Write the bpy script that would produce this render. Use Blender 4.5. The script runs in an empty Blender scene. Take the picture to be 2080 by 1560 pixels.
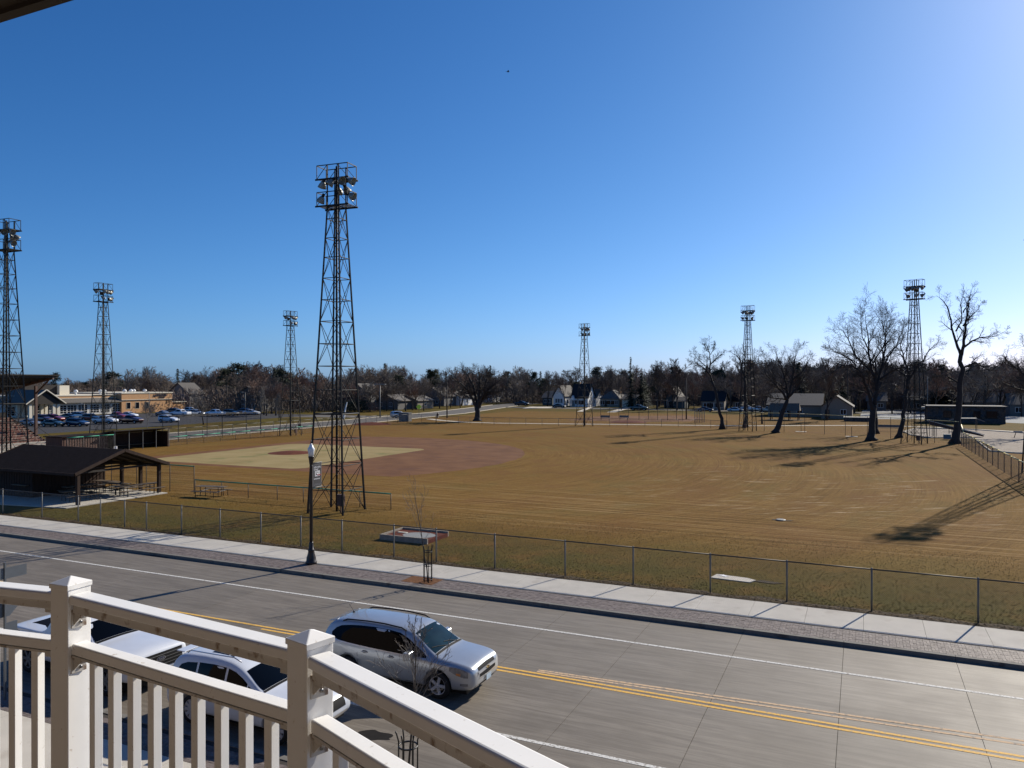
import bpy, math, random
from mathutils import Vector, Matrix
from mathutils.bvhtree import BVHTree

# ---------------------------------------------------------------- camera, sky, sun
SC = bpy.context.scene
R = math.radians
CAMH, F, HY = 8.8, 1555.0, 777.0
CY, SY = math.cos(R(24.58)), math.sin(R(24.58))
cam_d = bpy.data.cameras.new('camera')
cam = bpy.data.objects.new('camera', cam_d)
SC.collection.objects.link(cam)
cam.location = (0, 0, CAMH)
cam.rotation_euler = (R(90.0 - 0.11), 0, R(24.58))
cam_d.sensor_width = 36.0
cam_d.lens = 36.0 * F / 2080.0
cam_d.clip_start = 0.05
cam_d.clip_end = 6000
SC.camera = cam

SUN_EL, SUN_AZ = 29.0, 19.6          # azimuth from +Y towards +X
W = bpy.data.worlds.new('World'); SC.world = W; W.use_nodes = True
wn = W.node_tree.nodes; wl = W.node_tree.links
sky = wn.new('ShaderNodeTexSky'); sky.sky_type = 'NISHITA'; sky.sun_disc = False
sky.sun_elevation = R(SUN_EL); sky.sun_rotation = R(SUN_AZ)
sky.air_density = 1.0; sky.dust_density = 0.6; sky.ozone_density = 3.0; sky.altitude = 300
bg = wn['Background']; bg.inputs[1].default_value = 0.066
sp_ = wn.new('ShaderNodeSeparateColor'); cb_ = wn.new('ShaderNodeCombineColor'); wl.new(sky.outputs[0], sp_.inputs[0])
tc_ = wn.new('ShaderNodeTexCoord'); sx_ = wn.new('ShaderNodeSeparateXYZ'); wl.new(tc_.outputs['Generated'], sx_.inputs[0])
ab_ = wn.new('ShaderNodeMath'); ab_.operation = 'ABSOLUTE'; wl.new(sx_.outputs[2], ab_.inputs[0])
e1_ = wn.new('ShaderNodeMath'); e1_.operation = 'MULTIPLY'; wl.new(ab_.outputs[0], e1_.inputs[0]); e1_.inputs[1].default_value = -11.
e2_ = wn.new('ShaderNodeMath'); e2_.operation = 'EXPONENT'; wl.new(e1_.outputs[0], e2_.inputs[0]); hor = e2_.outputs[0]
for i_, (a_, p_) in enumerate(((.262, 1.5), (.655, 1.15), (1.22, 1.0))):     # the camera's saturated rendering of a clear sky, the same in every direction
    pw = wn.new('ShaderNodeMath'); pw.operation = 'POWER'; pw.inputs[1].default_value = p_; wl.new(sp_.outputs[i_], pw.inputs[0])
    ml = wn.new('ShaderNodeMath'); ml.operation = 'MULTIPLY'; ml.inputs[1].default_value = a_; wl.new(pw.outputs[0], ml.inputs[0])
    # cold horizon air of a clear March day, the same all the way round
    hz = wn.new('ShaderNodeMath'); hz.operation = 'MULTIPLY_ADD'; wl.new(hor, hz.inputs[0]); hz.inputs[1].default_value = (-.26, -.02, .42)[i_]; hz.inputs[2].default_value = 1.
    m2 = wn.new('ShaderNodeMath'); m2.operation = 'MULTIPLY'; wl.new(ml.outputs[0], m2.inputs[0]); wl.new(hz.outputs[0], m2.inputs[1])
    wl.new(m2.outputs[0], cb_.inputs[i_])
wl.new(cb_.outputs[0], bg.inputs[0])
sl = bpy.data.lights.new('sun', 'SUN'); sl.energy = 5.0; sl.angle = R(0.53); sl.color = (1.0, 0.92, 0.79)
sun = bpy.data.objects.new('sun', sl); SC.collection.objects.link(sun)
sd = Vector((math.sin(R(SUN_AZ)) * math.cos(R(SUN_EL)), math.cos(R(SUN_AZ)) * math.cos(R(SUN_EL)), math.sin(R(SUN_EL))))
sun.rotation_euler = sd.to_track_quat('Z', 'Y').to_euler()
SC.view_settings.view_transform = 'Standard'; SC.view_settings.look = 'None'
SC.view_settings.gamma = 1.0; SC.view_settings.exposure = 0.36
SC.view_settings.use_curve_mapping = False
SC.render.resolution_x = 1024; SC.render.resolution_y = 768
SC.render.engine = 'CYCLES'

# ---------------------------------------------------------------- helpers
GZ = 0.10                             # height of the lawn
K = 1.158
def P(px, py, z=GZ):                  # where a sight line of the photograph meets height z
    Z = F * (CAMH - z) / (py - HY); X = (px - 1040) * Z / F
    return (CY * X - SY * Z, SY * X + CY * Z)
def CW(X, Z):                         # camera-frame metres to world
    return (CY * X - SY * Z, SY * X + CY * Z)
def DIST(u, v): return -SY * u + CY * v
def HT(py, u, v): return CAMH - (py - HY) / F * DIST(u, v)
def RAYU(px, u):                      # v where sight column px crosses the line u
    a = (px - 1040) / F; Z = u / (CY * a - SY); return (SY * a + CY) * Z
def RAYV(px, v):
    a = (px - 1040) / F; Z = v / (SY * a + CY); return (CY * a - SY) * Z

class MB:
    def __init__(s): s.v = []; s.f = []; s.m = []
    def add(s, vs, fs, m=0):
        b = len(s.v); s.v.extend([tuple(q) for q in vs])
        for f in fs: s.f.append([i + b for i in f]); s.m.append(m)
        return s
    def box(s, x0, x1, y0, y1, z0, z1, m=0):
        vs = [(x0,y0,z0),(x1,y0,z0),(x1,y1,z0),(x0,y1,z0),(x0,y0,z1),(x1,y0,z1),(x1,y1,z1),(x0,y1,z1)]
        return s.add(vs, [(3,2,1,0),(4,5,6,7),(0,1,5,4),(1,2,6,5),(2,3,7,6),(3,0,4,7)], m)
    def bar(s, p0, p1, w, h=None, m=0, up=(0,0,1)):
        h = w if h is None else h
        p0 = Vector(p0); p1 = Vector(p1); d = (p1 - p0).normalized()
        upv = Vector(up)
        if abs(d.dot(upv)) > .99: upv = Vector((0, 1, 0))
        a = d.cross(upv).normalized(); b = a.cross(d).normalized()
        a = a * w / 2; b = b * h / 2
        vs = [p0-a-b, p0+a-b, p0+a+b, p0-a+b, p1-a-b, p1+a-b, p1+a+b, p1-a+b]
        return s.add(vs, [(0,1,2,3),(7,6,5,4),(4,5,1,0),(5,6,2,1),(6,7,3,2),(7,4,0,3)], m)
    def tube(s, pts, rad, n=6, caps=True, m=0):
        pts = [Vector(p) for p in pts]; k = len(pts)
        if not isinstance(rad, (list, tuple)): rad = [rad] * k
        vs = []; fs = []; ref = None
        for i, p in enumerate(pts):
            d = (pts[min(i+1, k-1)] - pts[max(i-1, 0)])
            d = d.normalized() if d.length > 1e-9 else Vector((0, 0, 1))
            if ref is None: ref = Vector((1,0,0)) if abs(d.x) < .8 else Vector((0,1,0))
            a = d.cross(ref).normalized(); b = a.cross(d); ref = b
            b = d.cross(a)
            for j in range(n):
                t = 2 * math.pi * j / n; vs.append(p + (a * math.cos(t) + b * math.sin(t)) * rad[i])
        for i in range(k - 1):
            for j in range(n):
                j2 = (j + 1) % n
                fs.append((i*n+j, i*n+j2, (i+1)*n+j2, (i+1)*n+j))
        if caps: fs.append(tuple(range(n))[::-1]); fs.append(tuple((k-1)*n + j for j in range(n)))
        return s.add(vs, fs, m)
    def lathe(s, prof, n=16, cx=0, cy=0, m=0, axis=None, caps=True):
        vs = []; fs = []; k = len(prof)
        for r, z in prof:
            for j in range(n):
                t = 2 * math.pi * j / n; vs.append((cx + r*math.cos(t), cy + r*math.sin(t), z))
        for i in range(k-1):
            for j in range(n):
                j2 = (j+1) % n; fs.append((i*n+j, i*n+j2, (i+1)*n+j2, (i+1)*n+j))
        if caps: fs.append(tuple(range(n))[::-1]); fs.append(tuple((k-1)*n + j for j in range(n)))
        if axis is not None: vs = [axis @ Vector(q) for q in vs]
        return s.add(vs, fs, m)
    def prism(s, poly, z0, z1, m=0):
        n = len(poly)
        vs = [(p[0], p[1], z0) for p in poly] + [(p[0], p[1], z1) for p in poly]
        return s.add(vs, [tuple(range(n))[::-1], tuple(range(n, 2*n))] + [(i, (i+1) % n, (i+1) % n + n, i+n) for i in range(n)], m)
    def poly(s, pts, z, m=0): return s.add([(p[0], p[1], z) for p in pts], [tuple(range(len(pts)))], m)
    def mesh(s, name, smooth=False):
        me = bpy.data.meshes.new(name); me.from_pydata(s.v, [], s.f)
        if s.m and max(s.m) > 0: me.polygons.foreach_set('material_index', s.m)
        if smooth: me.polygons.foreach_set('use_smooth', [True] * len(me.polygons))
        me.update(); return me
    def build(s, name, mats, parent=None, smooth=False, loc=None, rotz=0):
        return link(name, s.mesh(name, smooth), mats, parent, loc, rotz)

def link(name, me, mats=None, parent=None, loc=None, rotz=0):
    if mats is not None:
        if not isinstance(mats, (list, tuple)): mats = [mats]
        if len(me.materials) == 0:
            for q in mats: me.materials.append(q)
    o = bpy.data.objects.new(name, me); SC.collection.objects.link(o)
    if parent is not None: o.parent = parent
    if loc is not None: o.location = loc
    if rotz: o.rotation_euler = (0, 0, rotz)
    return o
def thing(name, label, cat, loc=(0,0,0), rotz=0, group=None):
    o = bpy.data.objects.new(name, None); SC.collection.objects.link(o)
    o.empty_display_size = .2
    o.location = loc; o.rotation_euler = (0, 0, rotz)
    return tag(o, label, cat, group)
def tag(o, label, cat, group=None):
    o['label'] = label; o['category'] = cat
    if group: o['group'] = group
    return o
def struct(name, mb, m, parent=None, smooth=False):
    o = mb.build(name, m, parent, smooth); o['kind'] = 'structure'; return o
def stuff(o): o['kind'] = 'stuff'; return o
KIDS = {}
def kids(o): return [c for c in o.children]
def dup(root, loc=None, rotz=None, label=None, group=None, scale=None):
    ch = root.children_recursive
    r = root.copy(); SC.collection.objects.link(r); mp = {root: r}
    for c in ch:
        d = c.copy(); SC.collection.objects.link(d); mp[c] = d
    for c in ch: mp[c].parent = mp[c.parent]
    if loc is not None: r.location = loc
    if rotz is not None: r.rotation_euler = (0, 0, rotz)
    if scale is not None: r.scale = scale
    if label: r['label'] = label
    if group: r['group'] = group
    return r

# ---------------------------------------------------------------- materials
def mat(name, col, rough=.7, var=.12, scale=6., bump=0., bscale=None, metal=0., col2=None, stretch=(1,1,1), spec=.5, world=False, coat=0., detail=5., dirt=None):
    k_ = .62 if (max(col) < .5 and not coat) else 1.            # base colours for the brighter sun
    col = tuple(c * k_ for c in col); col2 = tuple(c * k_ for c in col2) if col2 else None
    if dirt: dirt = (tuple(c * k_ for c in dirt[0]), dirt[1], dirt[2])
    m = bpy.data.materials.new(name); m.use_nodes = True
    n = m.node_tree.nodes; l = m.node_tree.links; b = n['Principled BSDF']
    b.inputs['Roughness'].default_value = rough; b.inputs['Metallic'].default_value = metal
    b.inputs['Specular IOR Level'].default_value = spec if not (world and spec == .5) else .12
    if coat: b.inputs['Coat Weight'].default_value = coat; b.inputs['Coat Roughness'].default_value = .04
    if world: src = n.new('ShaderNodeNewGeometry').outputs['Position']
    else: src = n.new('ShaderNodeTexCoord').outputs['Object']
    mp = n.new('ShaderNodeMapping'); mp.inputs['Scale'].default_value = stretch; l.new(src, mp.inputs[0])
    nz = n.new('ShaderNodeTexNoise'); nz.inputs['Scale'].default_value = scale; nz.inputs['Detail'].default_value = detail
    l.new(mp.outputs[0], nz.inputs['Vector'])
    rp = n.new('ShaderNodeValToRGB'); rp.color_ramp.elements[0].position = .3; rp.color_ramp.elements[1].position = .7
    c2 = col2 if col2 else tuple(min(1, c * (1 + var)) for c in col)
    c1 = col if col2 else tuple(c * (1 - var) for c in col)
    rp.color_ramp.elements[0].color = (*c1, 1); rp.color_ramp.elements[1].color = (*c2, 1)
    l.new(nz.outputs[0], rp.inputs[0]); out = rp.outputs[0]
    if dirt:                                         # (colour, scale, threshold)
        n2 = n.new('ShaderNodeTexNoise'); n2.inputs['Scale'].default_value = dirt[1]; n2.inputs['Detail'].default_value = 8
        l.new(src, n2.inputs['Vector'])
        r2 = n.new('ShaderNodeValToRGB'); r2.color_ramp.elements[0].position = dirt[2]; r2.color_ramp.elements[1].position = dirt[2] + .12
        l.new(n2.outputs[0], r2.inputs[0])
        mx = n.new('ShaderNodeMix'); mx.data_type = 'RGBA'
        l.new(r2.outputs[0], mx.inputs[0]); l.new(out, mx.inputs[6]); mx.inputs[7].default_value = (*dirt[0], 1); out = mx.outputs[2]
    l.new(out, b.inputs['Base Color'])
    if bump:
        nb = n.new('ShaderNodeTexNoise'); nb.inputs['Scale'].default_value = bscale or scale * 4; nb.inputs['Detail'].default_value = 4
        l.new(mp.outputs[0], nb.inputs['Vector'])
        bp = n.new('ShaderNodeBump'); bp.inputs['Strength'].default_value = bump; bp.inputs['Distance'].default_value = .02
        l.new(nb.outputs[0], bp.inputs['Height']); l.new(bp.outputs[0], b.inputs['Normal'])
    return m

class NT:                                            # small node-building helper
    def __init__(s, name):
        s.mat = bpy.data.materials.new(name); s.mat.use_nodes = True
        s.n = s.mat.node_tree.nodes; s.l = s.mat.node_tree.links; s.b = s.n['Principled BSDF']
        s.geo = s.n.new('ShaderNodeNewGeometry').outputs['Position']
    def math(s, op, a, b=None, c=None, clamp=False):
        q = s.n.new('ShaderNodeMath'); q.operation = op; q.use_clamp = clamp
        for i, x in enumerate((a, b, c)):
            if x is None: continue
            if isinstance(x, (int, float)): q.inputs[i].default_value = x
            else: s.l.new(x, q.inputs[i])
        return q.outputs[0]
    def sep(s, v):
        q = s.n.new('ShaderNodeSeparateXYZ'); s.l.new(v, q.inputs[0]); return q.outputs
    def comb(s, x, y, z=0.):
        q = s.n.new('ShaderNodeCombineXYZ')
        for i, a in enumerate((x, y, z)):
            if isinstance(a, (int, float)): q.inputs[i].default_value = a
            else: s.l.new(a, q.inputs[i])
        return q.outputs[0]
    def noise(s, v, scale, detail=4, rough=.5, dist=0.):
        q = s.n.new('ShaderNodeTexNoise'); q.inputs['Scale'].default_value = scale
        q.inputs['Detail'].default_value = detail; q.inputs['Roughness'].default_value = rough
        q.inputs['Distortion'].default_value = dist
        s.l.new(v, q.inputs['Vector']); return q.outputs[0]
    def ramp(s, x, a, b):                            # smoothstep a..b -> 0..1
        q = s.n.new('ShaderNodeMapRange'); q.interpolation_type = 'SMOOTHSTEP'
        q.inputs[1].default_value = a; q.inputs[2].default_value = b
        s.l.new(x, q.inputs[0]); return q.outputs[0]
    def mix(s, f, a, b):
        q = s.n.new('ShaderNodeMix'); q.data_type = 'RGBA'
        if isinstance(f, (int, float)): q.inputs[0].default_value = f
        else: s.l.new(f, q.inputs[0])
        for i, x in ((6, a), (7, b)):
            if isinstance(x, tuple): q.inputs[i].default_value = (*x, 1)
            else: s.l.new(x, q.inputs[i])
        return q.outputs[2]
    def bump(s, h, st, dist=.03):
        q = s.n.new('ShaderNodeBump'); q.inputs['Strength'].default_value = st; q.inputs['Distance'].default_value = dist
        s.l.new(h, q.inputs['Height']); s.l.new(q.outputs[0], s.b.inputs['Normal'])
    def done(s, col, rough=.9, spec=.2):
        s.l.new(col, s.b.inputs['Base Color'])
        if isinstance(rough, (int, float)): s.b.inputs['Roughness'].default_value = rough
        else: s.l.new(rough, s.b.inputs['Roughness'])
        s.b.inputs['Specular IOR Level'].default_value = spec
        return s.mat

MOUND = (-64.2, 74.6)
def lawn_material():
    t = NT('dormant_turf')
    x, y, z = t.sep(t.geo)
    dx = t.math('SUBTRACT', x, MOUND[0]); dy = t.math('SUBTRACT', y, MOUND[1])
    r = t.math('SQRT', t.math('ADD', t.math('MULTIPLY', dx, dx), t.math('MULTIPLY', dy, dy)))
    th = t.math('ARCTAN2', dy, dx)
    wob = t.noise(t.geo, .035, 2)
    rr = t.math('ADD', r, t.math('MULTIPLY', wob, 1.2))
    pol = t.comb(t.math('MULTIPLY', rr, .9), t.math('MULTIPLY', th, 2.2))
    streak = t.noise(pol, 1.0, 8, .68)
    pol2 = t.comb(t.math('MULTIPLY', rr, 3.4), t.math('MULTIPLY', th, 7.))
    streak2 = t.noise(pol2, 1.0, 6, .7)
    pol3 = t.comb(t.math('MULTIPLY', rr, 7.), t.math('MULTIPLY', th, 5.))
    streak3 = t.noise(pol3, 1.0, 4, .7)
    big = t.noise(t.geo, .045, 4)
    mid = t.noise(t.geo, .5, 5, .6)
    fine = t.noise(t.geo, 7., 6, .75)
    col = t.mix(t.ramp(big, .35, .65), (0.1500, 0.0774, 0.0166), (0.1800, 0.0981, 0.0229))
    col = t.mix(t.math('MULTIPLY', t.ramp(streak, .36, .64), .42), col, (0.2400, 0.1396, 0.0395))
    col = t.mix(t.math('MULTIPLY', t.ramp(streak2, .50, .70), .50), col, (0.0850, 0.0415, 0.0088))
    col = t.mix(t.math('MULTIPLY', t.ramp(streak3, .52, .68), .5), col, (0.3000, 0.1793, 0.0597))
    col = t.mix(t.math('MULTIPLY', t.ramp(streak3, .44, .32), .6), col, (0.0700, 0.0359, 0.0078))
    col = t.mix(t.math('MULTIPLY', t.ramp(mid, .50, .72), .35), col, (0.1100, 0.0679, 0.0141))
    patch = t.noise(t.comb(t.math('MULTIPLY', rr, .10), t.math('MULTIPLY', th, 3.2)), 1.6, 5, .65)
    col = t.mix(t.math('MULTIPLY', t.ramp(patch, .50, .64), .50), col, (0.1580, 0.0755, 0.0246))
    col = t.mix(t.math('MULTIPLY', t.ramp(patch, .48, .34), .38), col, (0.1280, 0.0990, 0.0263))
    # straw-pale drag lines in the band nearest the street
    lin = t.noise(t.comb(t.math('MULTIPLY', x, .075), t.math('MULTIPLY', y, 2.6)), 1.0, 7, .72)
    bandm = t.math('MULTIPLY', t.ramp(y, 40., 45.), t.math('SUBTRACT', 1., t.ramp(y, 52., 64.)))
    col = t.mix(t.math('MULTIPLY', t.math('MULTIPLY', t.ramp(lin, .50, .64), bandm), .75), col, (0.3300, 0.2123, 0.0922))
    col = t.mix(t.math('MULTIPLY', t.math('MULTIPLY', t.ramp(lin, .47, .36), bandm), .75), col, (0.0750, 0.0396, 0.0105))
    g1 = t.math('SUBTRACT', 1., t.ramp(t.math('ADD', y, t.math('MULTIPLY', mid, 8.)), 37., 50.))
    g2 = t.ramp(y, 205., 222.)
    g3 = t.math('SUBTRACT', 1., t.ramp(x, -100., -93.))
    g4 = t.math('MULTIPLY', t.ramp(x, 2., 16.), t.ramp(y, 120., 150.))
    g = t.math('MAXIMUM', t.math('MAXIMUM', g1, g2), t.math('MAXIMUM', g3, t.math('MULTIPLY', g4, .8)))
    gm = t.math('MULTIPLY', g, t.ramp(t.math('ADD', mid, t.math('MULTIPLY', big, .5)), .42, .86))
    col = t.mix(t.math('MULTIPLY', gm, .85), col, (0.0660, 0.0642, 0.0105))
    col = t.mix(t.math('MULTIPLY', t.ramp(fine, .42, .72), .55), col, (0.0500, 0.0321, 0.0105))
    col = t.mix(t.math('MULTIPLY', t.ramp(t.noise(t.geo, 16., 3, .6), .58, .72), .5), col, (0.2500, 0.1793, 0.0834))
    # pale dried scrapes in the right field
    sx = t.comb(t.math('ADD', t.math('MULTIPLY', x, .30), t.math('MULTIPLY', y, .12)), t.math('SUBTRACT', t.math('MULTIPLY', y, 1.6), t.math('MULTIPLY', x, 1.1)))
    sc = t.ramp(t.noise(sx, .9, 7, .72), .545, .62)
    mk = t.math('MULTIPLY', t.math('MULTIPLY', t.ramp(x, -22., -14.), t.math('SUBTRACT', 1., t.ramp(x, 8., 12.))), t.math('MULTIPLY', t.ramp(y, 50., 56.), t.math('SUBTRACT', 1., t.ramp(y, 76., 88.))))
    mk = t.math('MULTIPLY', mk, t.ramp(t.noise(t.geo, .22, 2), .40, .60))
    col = t.mix(t.math('MULTIPLY', sc, mk), col, (0.3290, 0.2434, 0.1361))
    t.bump(t.math('ADD', fine, t.math('MULTIPLY', streak2, .7)), .5, .05)
    return t.done(col, .95, .04)
def concrete_road_material():
    t = NT('tined_concrete')
    x, y, z = t.sep(t.geo)
    oi = t.n.new('ShaderNodeObjectInfo').outputs['Random']
    st = t.noise(t.comb(t.math('MULTIPLY', x, .18), t.math('MULTIPLY', y, 2.3)), 2.2, 8, .7)
    st2 = t.noise(t.comb(t.math('MULTIPLY', x, .5), t.math('MULTIPLY', y, 14.)), 1.4, 5, .7)
    blot = t.noise(t.geo, .35, 5, .6)
    col = t.mix(t.ramp(st, .34, .64), (0.1331, 0.1117, 0.0860), (0.2074, 0.1793, 0.1424))
    col = t.mix(t.math('MULTIPLY', t.ramp(st2, .48, .66), .65), col, (0.0929, 0.0764, 0.0580))
    col = t.mix(t.math('MULTIPLY', t.ramp(blot, .48, .66), .35), col, (0.1176, 0.1000, 0.0779))
    # darker wheel paths in each lane
    for c in (15.3, 18.2, 20.2, 22.4, 24.2):
        w = t.math('SUBTRACT', 1., t.ramp(t.math('ABSOLUTE', t.math('SUBTRACT', y, c)), .15, .8))
        col = t.mix(t.math('MULTIPLY', w, t.math('MULTIPLY', t.ramp(blot, .3, .7), .28)), col, (0.0805, 0.0659, 0.0510))
    col = t.mix(t.math('MULTIPLY', oi, .22), col, (0.0929, 0.0823, 0.0672))
    col = t.mix(t.math('MULTIPLY', t.ramp(t.noise(t.geo, 40., 3), .58, .75), .4), col, (0.0805, 0.0676, 0.0537))
    t.bump(t.math('ADD', st2, t.noise(t.geo, 60., 2)), .25, .01)
    return t.done(col, t.math('ADD', .58, t.math('MULTIPLY', blot, .2)), .45)

M = {}
M['lawn'] = lawn_material()
M['road'] = concrete_road_material()
M['walk'] = mat('sidewalk_concrete', (.52, .485, .42), .8, .07, 1.3, .25, 50, world=True, dirt=((.44, .40, .34), 1.2, .58))
M['kerb'] = mat('kerb_concrete', (.30, .285, .255), .8, .15, 2., .2, 30, world=True, dirt=((.17, .15, .13), 2., .55))
M['paver'] = mat('clay_paver', (.20, .165, .15), .62, .1, 5.5, .3, 60, world=True, col2=(.34, .285, .26), detail=1.)
M['gravelbed'] = mat('joint_sand', (.10, .09, .08), .95, .2, 10, world=True)
M['white_paint'] = mat('road_paint_white', (.62, .61, .57), .7, .1, 20, world=True, dirt=((.32, .30, .27), 14., .50))
M['yellow_paint'] = mat('road_paint_yellow', (.72, .42, .09), .7, .1, 20, world=True, dirt=((.40, .30, .17), 14., .53))
M['faded_paint'] = mat('faded_pink_paint', (.56, .40, .25), .8, .1, 20, world=True, dirt=((.30, .25, .20), 9., .52))
M['soil'] = mat('dark_soil', (.055, .040, .026), .95, .4, 8, .8, 30, world=True, col2=(.14, .105, .065))
M['mulch'] = mat('rusty_mulch', (.16, .075, .035), .95, .4, 12, .8, 40, world=True, col2=(.30, .14, .065))
M['infdirt'] = mat('infield_clay', (.185, .080, .034), .95, .2, .35, .4, 14, world=True, col2=(.280, .132, .058), detail=9., dirt=((.19, .085, .045), .30, .56))
M['moundclay'] = mat('mound_clay', (.18, .050, .028), .95, .2, 1.5, .3, 14, world=True)
M['infgrass'] = mat('infield_grass', (.38, .285, .115), .95, .2, .28, .4, 12, world=True, col2=(.496, .385, .18), detail=9., dirt=((.26, .25, .09), .25, .56))
M['asphalt'] = mat('old_asphalt', (.085, .083, .085), .85, .2, .8, .2, 20, world=True)
M['street'] = mat('pale_street', (.20, .185, .165), .85, .12, .6, .2, 20, world=True)
M['path'] = mat('white_concrete_path', (.56, .50, .40), .85, .08, 1., world=True)
M['pea'] = mat('wood_chip_bed', (.36, .30, .24), .95, .3, 4, .8, 12, world=True, col2=(.56, .48, .39), dirt=((.22, .16, .12), 1.6, .58))
M['court'] = mat('pale_court', (.42, .43, .42), .9, .06, .5, world=True)
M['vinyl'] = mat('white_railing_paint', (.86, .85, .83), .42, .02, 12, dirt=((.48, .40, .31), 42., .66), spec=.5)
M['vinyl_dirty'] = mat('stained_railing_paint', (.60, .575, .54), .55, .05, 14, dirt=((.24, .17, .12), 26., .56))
M['rust'] = mat('rusty_screw', (.13, .07, .045), .7, .3, 60)
M['screw'] = mat('steel_screw', (.35, .35, .36), .35, .1, 60, metal=.9)
M['soffit'] = mat('brown_soffit', (.060, .048, .042), .85, .06, 3)
M['stucco'] = mat('beige_siding', (.29, .225, .17), .9, .06, 3)
M['galv'] = mat('galvanised_steel', (.26, .26, .25), .6, .15, 12, metal=.35)
M['galvdark'] = mat('weathered_fence_steel', (.10, .095, .088), .6, .2, 12, metal=.4)
M['green_cap'] = mat('green_fence_cap', (.030, .42, .25), .5, .15, 5)
M['yellow_cap'] = mat('yellow_fence_cap', (.60, .52, .22), .5, .15, 5)
M['tower'] = mat('dark_painted_steel', (.024, .026, .026), .6, .3, 3, metal=.1, spec=.25, dirt=((.055, .032, .022), 5., .64))
M['lampshade'] = mat('aged_reflector', (.36, .37, .33), .45, .15, 4, metal=.3)
M['lampin'] = mat('reflector_inside', (.75, .75, .72), .3, .05, 4, metal=.2)
M['bronze'] = mat('dark_bronze_paint', (.030, .020, .017), .38, .2, 8)
M['globe'] = mat('frosted_globe', (.72, .73, .72), .25, .04, 8)
M['black'] = mat('black_paint', (.008, .008, .009), .45, .2, 8)
M['brownroof'] = mat('brown_shingle', (.030, .021, .019), .9, .25, 5, .4, 30, spec=.08)
M['brownwood'] = mat('dark_brown_siding', (.070, .046, .036), .85, .2, 6, .3, 30, stretch=(1,1,.15), spec=.15)
M['redwood'] = mat('red_brown_siding', (.17, .085, .060), .8, .2, 6, stretch=(1,1,.15))
M['darkwood'] = mat('dark_timber', (.045, .036, .030), .85, .2, 6)
M['bench'] = mat('worn_timber', (.22, .165, .115), .8, .25, 8, stretch=(.2,1,1))
M['seatred'] = mat('worn_red_bench_paint', (.25, .085, .060), .8, .3, 4, dirt=((.42, .33, .26), 3., .48))
M['steelbrown'] = mat('brown_steel', (.135, .065, .045), .6, .15, 4)
M['brick'] = mat('tan_brick', (.50, .285, .140), .9, .10, 2., .3, 30)
M['cream'] = mat('cream_trim', (.66, .60, .48), .8, .05, 3)
M['offwhite'] = mat('off_white_panel', (.58, .56, .52), .8, .05, 3)
M['whitepaint'] = mat('white_siding', (.74, .74, .72), .75, .04, 3)
M['tan'] = mat('tan_siding', (.34, .29, .23), .8, .06, 3)
M['bluegrey'] = mat('blue_grey_siding', (.10, .125, .13), .8, .08, 3)
M['greyhouse'] = mat('grey_siding', (.20, .195, .19), .8, .08, 3)
M['darkwall'] = mat('dark_taupe_siding', (.15, .135, .12), .85, .08, 3)
M['blackroof'] = mat('black_shingle', (.014, .015, .020), .85, .3, 3)
M['greyroof'] = mat('grey_shingle', (.16, .145, .13), .9, .2, 3)
M['glassdark'] = mat('dark_window_glass', (.012, .016, .026), .08, .1, 2, spec=.3)
M['navy'] = mat('navy_letters', (.012, .018, .060), .5, .1, 3)
M['bark'] = mat('grey_brown_bark', (.085, .068, .056), .9, .3, 5, .6, 20)
M['barkdark'] = mat('dark_bark', (.048, .040, .036), .9, .3, 5, .6, 20)
M['barkpale'] = mat('pale_bark', (.30, .27, .24), .9, .25, 5)
M['twig'] = mat('brown_twigs', (.315, .255, .200), .9, .3, .6)
M['twigred'] = mat('reddish_twigs', (.350, .215, .150), .9, .3, .6)
M['twighero'] = mat('near_black_twigs', (.085, .068, .056), .9, .3, .6)
M['twigdark'] = mat('dark_twigs', (.210, .155, .118), .9, .3, .6)
M['needle'] = mat('dark_needles', (.036, .056, .030), .9, .4, 1.2)
M['needlegold'] = mat('olive_needles', (.060, .068, .024), .9, .4, 1.2)
M['hedge'] = mat('dark_hedge', (.026, .036, .016), .9, .4, 2, .8, 10)
M['wood'] = mat('utility_pole_wood', (.105, .082, .064), .9, .2, 4, stretch=(1,1,.1))
M['stone'] = mat('dark_fieldstone', (.14, .115, .105), .9, .3, 1.7, .6, 4, dirt=((.045, .040, .045), 2.6, .48))
M['alum'] = mat('bare_aluminium_sign', (.26, .28, .30), .42, .06, 4, metal=.6)
M['leaf'] = mat('dry_leaf', (.13, .085, .045), .9, .3, 3, world=True, col2=(.30, .215, .12))
M['blade'] = mat('dry_grass_blade', (.17, .15, .055), .9, .3, .5, world=True, col2=(.30, .24, .11))
M['stain'] = mat('damp_oil_stain', (.030, .026, .022), .6, .2, 4, world=True)
M['iron'] = mat('cast_iron', (.045, .035, .030), .7, .2, 8)
M['hydrant'] = mat('dark_red_hydrant', (.055, .022, .020), .5, .1, 8)
M['fluor'] = mat('fluorescent_yellow_green', (.62, .80, .05), .5, .03, 3)
M['slide'] = mat('dark_red_panel', (.055, .022, .020), .6, .1, 3)
M['bluebox'] = mat('faded_blue_bin', (.12, .24, .32), .6, .1, 3)
M['rubber'] = mat('tyre_rubber', (.014, .014, .015), .8, .1, 8)
M['alloy'] = mat('alloy_wheel', (.50, .50, .51), .35, .1, 8, metal=.15)
M['chrome'] = mat('chrome_trim', (.60, .60, .61), .28, .02, 4, metal=1.)
M['plastic'] = mat('black_plastic', (.012, .012, .013), .7, .1, 8, spec=.2)
M['bedcover'] = mat('dark_bed_cover', (.010, .014, .024), .9, .1, 8, spec=.05)
M['woodfloor'] = mat('woodland_floor', (.060, .046, .032), .95, .3, .8, .5, 6, world=True, col2=(.10, .08, .05))
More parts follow.
